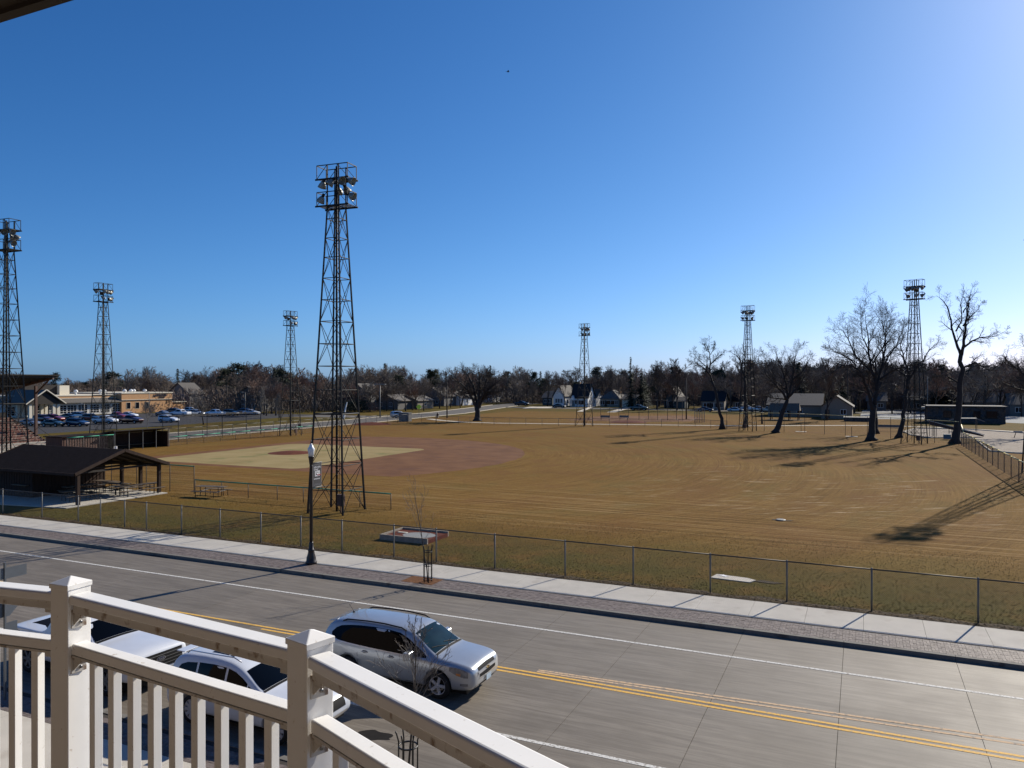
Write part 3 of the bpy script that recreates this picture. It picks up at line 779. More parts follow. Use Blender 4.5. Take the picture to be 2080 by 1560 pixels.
LS2 = [(-.8, -.8, 22.6, 2.5, .6), (-.2, -.8, 22.6, 2.9, .7), (.5, -.8, 22.6, -.5, .6), (1.1, -.75, 22.6, -.2, .5), (1.75, -.3, 22.6, .1, .4), (.9, -.75, 21.6, -.2, .5), (1.75, -.3, 21.6, 0, .5), (-1., -.75, 21.6, 2.7, .7), (.2, .75, 22.55, 1.5, .7), (-1.7, .2, 22.6, 3.0, .5)]
def tower_at(px, py): u, v = P(px, py); return (u, v, GZ)
T0 = build_tower('nearest and tallest-looking steel light tower, behind the street lamp', (*P(684, 1038.5), GZ), R(4), 0, LS)
T6 = build_tower('light tower among the bare trees on the right, behind the right outfield fence', tower_at(1857, 901), R(-20), 0, [(a, b, c, y + 3.1, t) for a, b, c, y, t in LS2])
for lb, px, py, rz, hs, src in (('left-edge light tower rising in front of the grandstand, cut by the frame', 13, 967, 2, 1., T0),
        ('light tower in front of the medical building parking lot', 210, 893, 92, 1., T6),
        ('slim light tower at the end of the far green-capped fence beside the side street', 590, 885, 88, .857, T6),
        ('small distant light tower on the outfield fence, right of the centre', 1187, 865.5, 150, .86, T6),
        ('light tower beside two bare trees behind the fence, right of centre', 1519, 875.5, 170, .945, T6)):
    u, v = P(px, py); dup(src, (u, v, GZ), R(rz), lb, None, (1 if hs == 1 else .9, 1 if hs == 1 else .9, hs * 1.02))
Z7 = 71.8; X7 = (2119 - 1040) / F * Z7
dup(T6, (*CW(X7, Z7), GZ), R(5), 'light tower just beyond the right edge, only a floodlight tip in view')

# ---------------------------------------------------------------- street lamp with banner
lp = P(632, 1145, .13)
t = thing('street_lamp', 'dark post-top street lamp with white globe and an anniversary banner', 'street lamp', (*lp, .13))
q = MB(); q.lathe([(.27, 0), (.27, .10), (.235, .14), (.22, .30), (.16, .50), (.145, .62), (.17, .66), (.12, .70), (.10, 1.0), (.085, 1.05)], 16)
q.build('base', M['bronze'], t, True)
q = MB(); q.lathe([(.085, 1.0), (.078, 3.0), (.066, 4.62), (.085, 4.66), (.070, 4.72)], 14); q.build('pole', M['bronze'], t, True)
q = MB(); q.lathe([(.07, 4.70), (.09, 4.80), (.115, 5.02), (.135, 5.10), (.135, 5.14), (.05, 5.16)], 16); q.build('lamp_holder', M['bronze'], t, True)
q = MB(); q.lathe([(.12, 5.14), (.145, 5.36), (.17, 5.46), (.165, 5.51), (.115, 5.58), (.085, 5.67), (.045, 5.72), (.04, 5.76)], 18); gl = q.build('globe', M['globe'], t, True)
q = MB(); q.lathe([(.045, 5.76), (.025, 5.81), (.03, 5.84), (.006, 5.93)], 10); q.build('finial', M['bronze'], t, True)
ban = t; ang = R(90)
bx = MB(); bx.tube([(.05, 0, 4.80), (.80, 0, 4.80)], .022, 6); bx.build('banner_arm', M['galv'], t, True, None, ang)
bx = MB(); bx.tube([(.05, 0, 3.62), (.80, 0, 3.62)], .022, 6); bx.build('banner_arm', M['galv'], t, True, None, ang)
M['banner'] = mat('charcoal_banner_cloth', (.060, .058, .066), .8, .1, 3)
M['banneredge'] = mat('grey_banner_edge', (.28, .28, .30), .8, .1, 3)
M['bannertext'] = mat('pale_banner_print', (.62, .62, .64), .8, .05, 3)
M['bannerwhite'] = mat('white_banner_print', (.80, .80, .80), .8, .03, 3)
M['bannerred'] = mat('red_banner_print', (.42, .04, .06), .8, .05, 3)
q = MB(); q.box(.10, .76, -.004, .004, 3.62, 4.80); bn = q.build('banner', M['banner'], t, False, None, ang)
q = MB(); q.box(.10, .13, -.006, .006, 3.62, 4.80); q.box(.73, .76, -.006, .006, 3.62, 4.80); q.build('banner_edge', M['banneredge'], bn)
def text(body, size, loc, m, parent, ext=.002, rot=(R(90), 0, 0), align='CENTER', bold=0., sx=1.):
    c = bpy.data.curves.new('lettering', 'FONT'); c.body = body; c.size = size; c.align_x = align; c.align_y = 'CENTER'; c.extrude = ext; c.offset = bold
    o = bpy.data.objects.new('lettering', c); SC.collection.objects.link(o)
    dg = bpy.context.evaluated_depsgraph_get(); me = bpy.data.meshes.new_from_object(o.evaluated_get(dg)); me.name = 'lettering'
    bpy.data.objects.remove(o); me.materials.clear()
    r = link('lettering', me, m, parent, loc); r.rotation_euler = rot; r.scale = (sx, 1, 1); return r
def marks(zc, h, segs, m):                      # lettering too small to read in the photograph
    q = MB()
    for x0, x1 in segs:
        n_ = max(2, int((x1 - x0) / .055)); w_ = (x1 - x0) / n_
        for i in range(n_):
            x = x0 + i * w_; q.box(x, x + w_*.35, -.010, -.004, zc - h/2, zc + h/2)
            zz = zc + (h/2 - .012) * (-1, 1, 0)[i % 3]; q.box(x, x + w_*.78, -.0095, -.004, zz - .010, zz + .010)
    q.build('small_lettering', m, bn, False)
marks(4.70, .07, [(.18, .68)], M['banneredge'])
marks(4.58, .08, [(.20, .42), (.46, .70)], M['bannertext'])
marks(4.47, .07, [(.20, .52)], M['bannertext'])
text('150', .37, (.43, -.008, 4.26), M['bannerwhite'], bn, bold=.010, sx=.74)
q = MB(); q.box(.44, .72, -.014, -.010, 4.17, 4.22); q.build('red_ribbon', M['bannerred'], bn)
marks(4.02, .06, [(.20, .66)], M['bannertext'])
marks(3.74, .09, [(.20, .68)], M['banneredge'])

# ---------------------------------------------------------------- tree guards
def guard(label, loc):
    t = thing('tree_guard', label, 'tree guard', loc, 0, 'black hoop tree guards around the street saplings')
    q = MB(); q.tube([(.19, 0, 0), (.19, 0, 1.42), (.23, 0, 1.56), (.25, 0, 1.62)], .016, 5); me = q.mesh('upright', True)
    for k in range(6): link('upright', me, M['black'], t, None, R(60 * k + 10))
    q = MB(); q.tube([(.19*math.cos(R(a)), .19*math.sin(R(a)), 0) for a in range(0, 361, 20)], .019, 5, False); me = q.mesh('hoop', True)
    for z in (.12, .72, 1.32): link('hoop', me, M['black'], t, (0, 0, z))
    return t
TR1 = (*P(869, 1182, .13), .13); TR2 = (-8.35, 13.2, .13)
G1 = guard('black tree guard in the mulch square on the far sidewalk', TR1)
dup(G1, TR2, R(20), 'black tree guard near the kerb seen just below the railing')

# ---------------------------------------------------------------- street signs seen from behind, lower left
t = thing('street_sign', 'grey backs of a street-name blade and stop sign on one post, lower left', 'street sign', (-21.3, 13.25, .13))
q = MB(); q.bar((0,0,0), (0,0,3.75), .06, .045); q.build('post', M['alum'], t)
q = MB(); q.box(-.012, .0, -1.0, .60, 3.30, 3.60); q.build('name_blade', M['alum'], t)
q = MB(); oc = [(.40 * math.cos(R(22.5 + 45*k)), .40 * math.sin(R(22.5 + 45*k))) for k in range(8)]
q.add([(-.04, y, 2.62 + z) for y, z in oc] + [(-.05, y, 2.62 + z) for y, z in oc], [tuple(range(8)), tuple(range(8, 16))[::-1]] + [(i, i+8, (i+1)%8+8, (i+1)%8) for i in range(8)])
q.build('stop_sign_back', M['alum'], t)
q = MB(); q.box(-.045, -.035, .05, .36, 1.72, 2.08); q.build('small_plate', M['alum'], t)

# ---------------------------------------------------------------- things on the lawn and road
q = MB(); x0, x1, y0, y1 = -24.3, -21.25, 35.5, 37.85
t = thing('throwing_pad', 'low timber-framed concrete throwing pad with reddish clay on the near lawn', 'pad', (x0, y0, GZ))
w, d = x1 - x0, y1 - y0
fr = mat('pale_timber_edging', (.46, .40, .32), .85, .2, 5)
for (a, b, c, e) in ((0, w, 0, .09), (0, w, d-.09, d), (0, .09, .09, d-.09), ):
    q = MB(); q.box(a, b, c, e, -.05, .30); q.build('edging_board', fr, t)
q = MB(); q.box(.09, w + .0, .09, d - .09, -.05, .20); q.build('clay_fill', M['moundclay'], t)
q = MB(); q.poly([(.9 + 1.95*(math.cos(R(a))*.5+.5), .35 + 1.5*(math.sin(R(a))*.5+.5)) for a in range(0, 360, 15)], .206); q.build('concrete_circle', M['court'], t)
q = MB(); q.box(.35, .95, 1.25, 1.42, .2, .235); q.build('toe_board', M['cream'], t)
t = thing('concrete_plate', 'flat broken concrete slab lying in the grass behind the street fence', 'slab', (*P(1490, 1176), GZ))
q = MB(); q.prism([(-.95, -.28), (.75, -.42), (.95, .05), (.55, .30), (-.80, .45)], -.02, .035); q.build('slab', M['walk'], t)
q = MB(); q.prism([(-.7, .25), (-.35, .05), (-.25, .2), (-.5, .40)], .035, .05); q.build('snow_patch', M['bannerwhite'], t)
q = MB(); q.prism([(.8,-.1),(1.7,-.22),(2.1,.05),(1.2,.25)], -.03, .018); q.build('bare_soil', M['soil'], t)
t = thing('valve_cover', 'small round metal valve cover in the outfield grass', 'cover', (*P(1586, 1057), GZ))
q = MB(); q.lathe([(.30, -.02), (.30, .05), (.26, .07), (.05, .075)], 14); q.build('lid', M['galv'], t); q = MB(); q.prism([(-.55,-.15),(.6,-.12),(.75,.2),(-.5,.25)], -.03, .012); q.build('bare_patch', M['soil'], t)
t = thing('kerb_inlet', 'dark storm drain inlet in the far kerb', 'drain', (*P(325, 1129, 0), 0))
q = MB(); q.box(-.7, .7, -.25, .30, .002, .012); q.box(-.7, .7, .26, .34, .012, .10)
q.build('grate', M['iron'], t)
q = MB(); c0 = P(762, 1494, 0)
q.poly([(c0[0] + (.40 + .10*math.sin(a*2.3))*math.cos(a), c0[1] + (.26 + .07*math.sin(a*3.1))*math.sin(a)) for a in [i*2*math.pi/26 for i in range(26)]], .004)
struct('oil_stain', q, M['stain'])
def hydrant(lb, px, py):
    t = thing('fire_hydrant', lb, 'hydrant', (*P(px, py), GZ))
    q = MB(); q.lathe([(.20, 0), (.20, .06), (.14, .08), (.14, .62), (.19, .64), (.17, .78), (.08, .88), (.05, .95)], 10); q.build('barrel', M['hydrant'], t, True)
    q = MB(); q.tube([(-.24, 0, .52), (.24, 0, .52)], .06, 8); q.build('nozzle', M['hydrant'], t)
    t.scale = (1.3, 1.3, 1.35); return t
hydrant('dark fire hydrant by the side street behind a slim light tower', 608, 872)
hydrant('dark fire hydrant beside the utility pole where the footpath begins', 889, 848.5)

# ---------------------------------------------------------------- picnic pavilion
PU0, PU1, PV0, PV1, PVR = -61.6, -50.0, 35.9, 43.9, 39.9
t = thing('picnic_pavilion', 'dark brown gabled picnic shelter with storage room at the lower left', 'pavilion', (-55, 39.9, GZ))
def L_(u, v, z): return (u + 55, v - 39.9, z - GZ)
ez, rz_ = 2.42, 3.82
def slope(v0, z0, v1, z1, th, mname, nrow=26):
    q = MB()
    for i in range(nrow):                      # shingle courses, each lapping the one below
        a, b = i / nrow, (i + 1.12) / nrow
        va, vb = v0 + (v1-v0)*a, v0 + (v1-v0)*min(b, 1); za, zb = z0 + (z1-z0)*a, z0 + (z1-z0)*min(b, 1)
        q.add([L_(PU0, va, za+.018), L_(PU1, va, za+.018), L_(PU1, vb, zb), L_(PU0, vb, zb), L_(PU0, va, za-.01), L_(PU1, va, za-.01)], [(0,1,2,3) if v1 > v0 else (3,2,1,0), (4,5,1,0)])
    o = stuff(q.build('shingle_course', M[mname], t))
    q = MB(); q.add([L_(PU0, v0, z0-.03), L_(PU1, v0, z0-.03), L_(PU1, v1, z1-.03), L_(PU0, v1, z1-.03), L_(PU0, v0, z0-.03-th), L_(PU1, v0, z0-.03-th), L_(PU1, v1, z1-.03-th), L_(PU0, v1, z1-.03-th)],
        [(0,1,2,3), (7,6,5,4), (0,4,5,1), (1,5,6,2), (2,6,7,3), (3,7,4,0)]); q.build('roof_deck', M['darkwood'], t)
slope(PV0, ez, PVR, rz_, .10, 'brownroof'); slope(PV1, ez, PVR, rz_, .10, 'brownroof')
for u in (PU0, PU1):
    for va, vb in ((PV0, PVR), (PV1, PVR)):
        q = MB(); q.bar(L_(u + (.04 if u == PU1 else -.04), va, ez - .06), L_(u + (.04 if u == PU1 else -.04), vb, rz_ - .06), .06, .22); q.build('barge_board', M['brownwood'], t)
q = MB(); q.bar(L_(PU0, PV0 - .03, ez - .08), L_(PU1, PV0 - .03, ez - .08), .05, .18); q.build('fascia_board', M['brownwood'], t)
q = MB(); q.bar(L_(PU0, PV1 + .03, ez - .08), L_(PU1, PV1 + .03, ez - .08), .05, .18); q.build('fascia_board', M['brownwood'], t)
for (u, v) in ((-50.3, 36.35), (-50.3, 43.2), (-52.35, 43.2), (-54.5, 43.2), (-50.3, 39.9)):
    if abs(v - 39.9) < .1: continue
    q = MB(); q.box(-.11, .11, -.11, .11, 0, ez - GZ - .0); q.build('post', M['brownwood'], t, False, L_(u, v, GZ))
for v_ in (36.35, 43.2): q = MB(); q.bar(L_(PU0+1, v_, ez - .12), L_(-50.2, v_, ez - .12), .12, .22); q.build('beam', M['darkwood'], t)
for k in range(6):
    u = -50.6 - k * 1.8
    q = MB(); q.bar(L_(u, PV0 + .3, ez - .12), L_(u, PVR, rz_ - .16), .06, .14); q.bar(L_(u, PV1 - .3, ez - .12), L_(u, PVR, rz_ - .16), .06, .14); q.bar(L_(u, 36.4, ez-.05), L_(u, 43.1, ez-.05), .06, .14); q.build('rafter', M['darkwood'], t)
q = MB(); q.box(PU0 + .4 + 55, -56.5 + 55, 37.2 - 39.9, 43.25 - 39.9, 0, ez - GZ); wl_ = q.build('storage_room_wall', M['brownwood'], t)
q = MB(); zz = 0
for i in range(19): 
    v = 37.35 + i * .32; q.box(-56.5 + 55, -56.5 + 55 + .025, v - 39.9, v - 39.9 + .05, 0, ez - GZ - .02)
for i in range(16):
    u = PU0 + .5 + i * .3; q.box(u + 55, u + 55 + .05, 37.2 - 39.9 - .025, 37.2 - 39.9, 0, ez - GZ - .02)
stuff(q.build('batten', M['brownwood'], wl_))
q = MB(); q.box(-58.6 + 55, -56.9 + 55, 37.17 - 39.9 - .25, 37.17 - 39.9, .95, 1.0); q.build('serving_shelf', M['bench'], t)
q = MB(); q.prism([(-62.6, 33.3), (-49.9, 35.2), (-49.6, 43.4), (-62.6, 43.4)], -.02, GZ + .06)
struct('pavilion_slab', q, M['walk'])

def picnic(label, loc, rz, z=GZ, L=2.4, group='picnic tables'):
    t = thing('picnic_table', label, 'picnic table', (*loc, z), rz, group)
    for i in range(4): 
        q = MB(); q.box(-L/2, L/2, -.36 + i*.185, -.36 + i*.185 + .165, .73, .77); q.build('table_board', M['bench'], t)
    for s in (-1, 1):
        q = MB(); q.box(-L/2, L/2, s*.78 - .13, s*.78 + .13, .43, .47); q.build('bench_board', M['bench'], t)
        x = s * (L/2 - .4)
        q = MB(); q.tube([(x, -.3, 0), (x, -.3, .73), (x, .3, .73), (x, .3, 0)], .028, 5); q.tube([(x, -.85, .0), (x, -.85, .42), (x, .85, .42), (x, .85, .0)], .028, 5); q.build('frame', M['black'], t)
    return t
pt = picnic('picnic table alone on the grass beside the green-capped fence', P(430, 1008), R(8))
for lb, pp, rz, s in (('long picnic table at the sunlit right end of the pavilion slab', (-50.9, 41.7), R(80), 1.5), ('picnic table in the middle of the pavilion', (-53.1, 41.6), R(5), 1.), ('picnic table by the storage room wall inside the pavilion', (-54.6, 39.6), R(88), 1.),
                      ('shaded picnic table at the front of the pavilion', (-52.2, 37.9), R(80), 1.1), ('picnic table at the back corner of the pavilion', (-55.0, 42.2), R(0), 1.)):
    dup(pt, (*pp, GZ + .06), rz, lb, None, (s, 1, 1))

# ---------------------------------------------------------------- dugouts
t = thing('dugout', 'dark open-fronted dugout with a flat sloping roof across the infield', 'dugout', (-86, 66.7, GZ))
q = MB(); q.add([(.6, -.2, 2.55), (.6, 8.8, 2.55), (-3.0, 8.8, 2.0), (-3.0, -.2, 2.0), (.6, -.2, 2.67), (.6, 8.8, 2.67), (-3.0, 8.8, 2.12), (-3.0, -.2, 2.12)], [(3,2,1,0), (4,5,6,7), (0,1,5,4), (1,2,6,5), (2,3,7,6), (3,0,4,7)]); q.build('roof', M['darkwood'], t)
q = MB(); q.box(-2.9, -2.78, 0, 8.6, 0, 2.0); q.build('back_wall', M['brownwood'], t)
q = MB(); q.box(-2.78, .3, 0, .12, 0, 2.1); q.build('side_wall', M['brownwood'], t)
q = MB(); q.box(-2.78, .1, 8.48, 8.6, 0, 2.1); q.build('side_wall', M['brownwood'], t)
q = MB(); q.box(-2.7, -2.2, .2, 8.4, .42, .48); q.build('bench', M['bench'], t)
for k in range(5):
    q = MB(); q.tube([(.35, .2 + k*2.07, 0), (.35, .2 + k*2.07, 2.5)], .05, 6); q.build('post', M['galv'], t)
q = MB(); q.prism([(-.8, .5), (-.2, .5), (-.2, 1.), (-.8, 1.)], 0, .6); q.build('white_crate', M['bannerwhite'], t)
t = thing('equipment_shed', 'low red-brown boarded shed joined to the left of the dugout', 'shed', (-86.3, 60.4, GZ))
q = MB(); q.box(-3, 0, 0, 6.0, 0, 2.15); w_ = q.build('wall', M['redwood'], t)
q = MB(); q.box(-3.2, .2, -.2, 6.1, 2.15, 2.25); q.build('roof', M['brownroof'], t)
q = MB()
for i in range(17): q.box(0, .03, .2 + i*.34, .24 + i*.34, 0, 2.1)
stuff(q.build('batten', M['brownwood'], w_))
fence('green_topped_fence', 'short green-capped fence in front of the red-brown shed', [(-85.2, 60.2), (-85.2, 62.3), (-85.2, 64.4), (-85.2, 66.4)], 2.2, M['green_cap'], .05, .03, M['galvdark'], .16, .004)

# batting cage beyond
t = thing('batting_cage', 'tall netted batting cage frame between the dugout and the slim tower', 'batting cage', (-91.5, 82, GZ))
for v in (0, 8.5, 17):
    for u in (0, -3.2):
        q = MB(); q.tube([(u, v, 0), (u, v, 3.7)], .05, 5); q.build('post', M['galvdark'], t)
q = MB()
for u in (0, -3.2): q.tube([(u, 0, 3.7), (u, 17, 3.7)], .035, 4)
for v in (0, 8.5, 17): q.tube([(0, v, 3.7), (-3.2, v, 3.7)], .035, 4)
q.build('frame', M['galvdark'], t)
q = MB()
for i in range(70):
    v = 17 * i / 69
    for u in (0, -3.2): q.tube([(u, v, .1), (u, v, 3.6 - .25*math.sin(v*.75)**2)], .006, 3, False)
for j in range(14):
    for u in (0, -3.2): q.tube([(u, 17*k/24, .2 + j*.26 - .2*math.sin(17*k/24*.75)**2) for k in range(25)], .006, 3, False)
stuff(q.build('net', M['black'], t))

# ---------------------------------------------------------------- grandstand
t = thing('grandstand', 'covered grandstand with worn red bench rows at the left edge', 'grandstand', (-97.4, 67, GZ))
nrow = 14; rise = 3.75 / nrow; run = 9.4 / nrow
q = MB()
for i in range(nrow):
    x = -i * run; z = .25 + i * rise
    q2 = MB(); q2.box(x - .30, x, -30, -.1, z + .12, z + .17); q2.build('bench_board', M['seatred'], t)
    q2 = MB(); q2.box(x - run, x, -30, -.1, z - .05, z - .0); q2.box(x - .02, x, -30, -.1, z - rise, z + .12); q2.build('step_riser', M['seatred'] if i > 2 else M['walk'], t)
q = MB(); q.add([(0, 0, -.1), (0, 0, .35), (-9.4, 0, 4.15), (-9.4, 0, -.1), (0, -.1, -.1), (0, -.1, .35), (-9.4, -.1, 4.15), (-9.4, -.1, -.1)], [(0,1,2,3), (7,6,5,4), (0,4,5,1), (1,5,6,2), (2,6,7,3), (3,7,4,0)]); q.build('side_wall', M['darkwood'], t)
q = MB(); q.bar((.2, .06, 1.2), (-9.4, .06, 5.2), .05)
for k in range(6): q.bar((-k*1.85, .06, .3 + k*.74), (-k*1.85, .06, 1.25 + k*.78), .05)
q.build('hand_rail', M['galvdark'], t)
for k, y in enumerate((-.15, -8, -16, -24)):
    q = MB(); q.box(-3.6, -3.3, y - .15, y + .15, 1.3, 8.25); q.build('column', M['steelbrown'], t)
    q = MB(); q.bar((.1, y, 9.35), (-12, y, 7.3), .22, .4); q.bar((-3.45, y, 7.2), (-.8, y, 9.0), .14, .2); q.build('roof_beam', M['steelbrown'], t)
for k in range(9):
    x = 0 - k * 1.45
    q = MB(); q.bar((x, .5, 9.42 + x*.17), (x, -30, 9.42 + x*.17), .10, .22); q.build('purlin', M['darkwood'], t)
q = MB(); q.add([(.3, .6, 9.62), (.3, -30, 9.62), (-12.2, -30, 7.5), (-12.2, .6, 7.5), (.3, .6, 9.74), (.3, -30, 9.74), (-12.2, -30, 7.62), (-12.2, .6, 7.62)], [(0,1,2,3), (7,6,5,4), (0,4,5,1), (1,5,6,2), (2,6,7,3), (3,7,4,0)]); q.build('roof', M['darkwood'], t)
q = MB(); q.box(-9.9, -9.7, -30, -.1, 3.0, 4.6); q.build('back_wall', M['darkwood'], t)
q = MB(); q.poly([(-108, 67.3), (-92, 67.3), (-92, 30), (-108, 30)], GZ + .02); struct('grandstand_apron', q, M['walk'])
q = MB(); q.poly([(-108, 67.3), (-89.2, 67.3), (-89.2, 76), (-98, 76)], GZ + .026); struct('entrance_paving', q, M['walk'])
fence('stair_fence', 'grey pipe fence between the grandstand and the sheds', [(-96.5, 68), (-94, 68), (-91.5, 68), (-89.5, 68)], 1.3, M['galv'], .03, .03, M['galvdark'], .3, .004)
# ---------------------------------------------------------------- vehicles
def body_mesh(st, sub, arches, wr, ww):
    """st: (x, half width, z bottom, z belt, half width of top, z top)"""
    mb = MB(); N = 9; rings = []
    def half(s):
        x, w, zb, zl, wt, zt = s
        zm = zb + (zl - zb) * .45
        return [(0, zb), (w*.88, zb), (w*.985, zb + .10), (w, zm), (w*.975, zl - .03), (w*.93 + (wt - w*.93)*.12, zl + (zt-zl)*.08), (wt + (w - wt)*.18, zl + (zt-zl)*.80), (wt*.93, zt - .02), (wt*.5, zt), (0, zt + .012)]
    n = 10
    for s in st:
        h = half(s); ring = [(s[0], y, z) for y, z in h] + [(s[0], -y, z) for y, z in h[-2:0:-1]]
        rings.append(ring)
    k = len(rings[0])
    def shrink(ring, f, dx):
        cz = sum(p[2] for p in ring) / k
        return [(p[0] + dx, p[1]*f, cz + (p[2]-cz)*f) for p in ring]
    rings = [shrink(rings[0], .55, -.012)] + rings + [shrink(rings[-1], .55, .012)]
    for r in rings: mb.v.extend(r)
    for i in range(len(rings)-1):
        for j in range(k):
            j2 = (j+1) % k; mb.f.append([i*k+j, (i+1)*k+j, (i+1)*k+j2, i*k+j2]); mb.m.append(0)
    mb.f.append([j for j in range(k)]); mb.m.append(0)
    b = (len(rings)-1)*k; mb.f.append([b + j for j in range(k)][::-1]); mb.m.append(0)
    me = mb.mesh('body', True)
    o = bpy.data.objects.new('tmp', me); SC.collection.objects.link(o)
    m = o.modifiers.new('s', 'SUBSURF'); m.levels = sub; m.render_levels = sub
    cuts = []
    for ax in arches:
        q = MB(); q.tube([(ax, -1.6, wr), (ax, -ww, wr)], wr + .065, 28); q.tube([(ax, ww, wr), (ax, 1.6, wr)], wr + .065, 28)
        c = q.build('cut', M['plastic']); c.hide_render = True; cuts.append(c)
        bo = o.modifiers.new('b', 'BOOLEAN'); bo.operation = 'DIFFERENCE'; bo.object = c; bo.solver = 'EXACT'
    dg = bpy.context.evaluated_depsgraph_get(); dg.update()
    me2 = bpy.data.meshes.new_from_object(o.evaluated_get(dg)); me2.name = 'body'
    bare = o.modifiers
    for c in cuts: bpy.data.objects.remove(c)
    bpy.data.objects.remove(o); me2.materials.clear()
    me2.polygons.foreach_set('use_smooth', [True]*len(me2.polygons))
    me2.polygons.foreach_set('material_index', [0]*len(me2.polygons)); me2.update()
    bvh = BVHTree.FromPolygons([v.co.copy() for v in me2.vertices], [list(p.vertices) for p in me2.polygons])
    return me2, bvh
class Car:
    def __init__(s, name, label, cat, loc, rotz, paintm, st, sub, axles, wr, tw, hw, group=None):
        s.t = thing(name, label, cat, loc, rotz, group); s.pm = paintm; s.hw = hw
        me, s.bvh = body_mesh(st, sub, axles, wr, tw)
        s.body = link('body', me, paintm, s.t)
        m = s.body.modifiers.new('edge', 'WEIGHTED_NORMAL'); m.keep_sharp = False
        q = MB(); q.box(st[0][0]+.25, st[-1][0]-.25, -hw*.80, hw*.80, .20, .55); q.build('underbody', M['plastic'], s.t)
        s.axles, s.wr = axles, wr
    def hit(s, o, d):
        r = s.bvh.ray_cast(Vector(o), Vector(d)); return r[0]
    def patch(s, name, side, cols, m, off=.006, n=5, parent=None, smooth=True):
        """cols: list of (a, lo, hi). side 'L'/'R': a=x, lo/hi=z ; 'F'/'B': a=y, lo/hi=z ; 'T': a=x, lo/hi=y ;
        'W': a=y, lo/hi = (x,z) start and end points of slanted panes, cast downwards"""
        mb = MB(); nn = len(cols)
        for a, lo, hi in cols:
            for j in range(n + 1):
                t = j / n; c = lo + (hi - lo) * t
                if side in 'LR':
                    sg = 1 if side == 'L' else -1
                    h = s.hit((a, sg*3, c), (0, -sg, 0)); p = h if h else Vector((a, sg*s.hw, c)); p = p + Vector((0, sg*off, 0))
                elif side in 'FB':
                    sg = 1 if side == 'F' else -1
                    h = s.hit((sg*6, a, c), (-sg, 0, 0)); p = h if h else Vector((sg*2, a, c)); p = p + Vector((sg*off, 0, 0))
                else:
                    h = s.hit((a, c, 4), (0, 0, -1)); p = h if h else Vector((a, c, 1.2)); p = p + Vector((0, 0, off))
                mb.v.append(tuple(p))
        for i in range(nn - 1):
            for j in range(n):
                mb.f.append([i*(n+1)+j, (i+1)*(n+1)+j, (i+1)*(n+1)+j+1, i*(n+1)+j+1]); mb.m.append(0)
        return mb.build(name, m, parent or s.t, smooth)
    def seam(s, side, pts, w=.012):
        mb = MB(); sg = 1 if side == 'L' else -1
        for (a, c), (a2, c2) in zip(pts[:-1], pts[1:]):
            L = math.hypot(a2-a, c2-c); nx_, nz_ = -(c2-c)/L*w/2, (a2-a)/L*w/2
            vs = []
            for (x, z) in ((a-nx_, c-nz_), (a+nx_, c+nz_), (a2+nx_, c2+nz_), (a2-nx_, c2-nz_)):
                h = s.hit((x, sg*3, z), (0, -sg, 0)); p = h if h else Vector((x, sg*s.hw, z)); vs.append(p + Vector((0, sg*.0025, 0)))
            mb.add(vs, [(0,1,2,3)])
        return mb
    def wheels(s, rimr, spokes=5, m='alloy', far=False):
        ax = Matrix.Rotation(R(90), 4, 'X'); wr = s.wr
        q = MB(); q.lathe([(rimr, -.11), (wr*.93, -.12), (wr, -.09), (wr, .09), (wr*.93, .12), (rimr, .11)], 12 if far else 28, axis=ax, caps=False); ty = q.mesh('tyre', True)
        q = MB(); q.lathe([(rimr*1.0, .02), (rimr, .105), (rimr*.94, .10), (rimr*.93, .03)], 12 if far else 28, axis=ax, caps=False)
        for k in range(spokes):
            a = 2*math.pi*k/spokes; c, d = math.cos(a), math.sin(a)
            q.bar((c*rimr*.12, -.085, d*rimr*.12), (c*rimr*.95, -.10, d*rimr*.95), .075 * rimr/.24, .03, up=(0,1,0)); 
        q.lathe([(rimr*.22, .06), (rimr*.22, .10), (rimr*.10, .108)], 12, axis=ax); rm = q.mesh('rim', False)
        q = MB(); q.lathe([(rimr*.95, -.02), (rimr*.95, .03)], 16, axis=ax); bk = q.mesh('brake_backing')
        for x in s.axles:
            for sg in (-1, 1):
                w = bpy.data.objects.new('wheel', ty); SC.collection.objects.link(w); w.parent = s.t
                if not ty.materials: ty.materials.append(M['rubber'])
                w.location = (x, sg*(s.hw - .13), wr); w.rotation_euler = (0, 0, 0 if sg < 0 else R(180))
                link('rim', rm, M[m], w); link('brake_backing', bk, M['plastic'], w)
def mirror(c, x, z, y, s=1., m=None):
    for sg in (-1, 1):
        q = MB()
        q.add([(x-.07*s, sg*(y+.04), z-.075*s), (x+.06*s, sg*(y+.05), z-.06*s), (x+.06*s, sg*(y+.22*s), z-.05*s), (x-.07*s, sg*(y+.25*s), z-.06*s),
               (x-.07*s, sg*(y+.04), z+.085*s), (x+.04*s, sg*(y+.05), z+.07*s), (x+.04*s, sg*(y+.21*s), z+.07*s), (x-.07*s, sg*(y+.24*s), z+.085*s)],
              [(0,1,2,3), (7,6,5,4), (0,4,5,1), (1,5,6,2), (2,6,7,3), (3,7,4,0)] if sg > 0 else [(3,2,1,0), (4,5,6,7), (1,5,4,0), (2,6,5,1), (3,7,6,2), (0,4,7,3)])
        o = q.build('mirror', m or c.pm, c.t); bev(o, .02, 3)
        q = MB(); q.bar((x, sg*(y-.06), z-.03), (x, sg*(y+.08), z-.03), .08, .05); q.build('mirror_arm', M['plastic'], o)
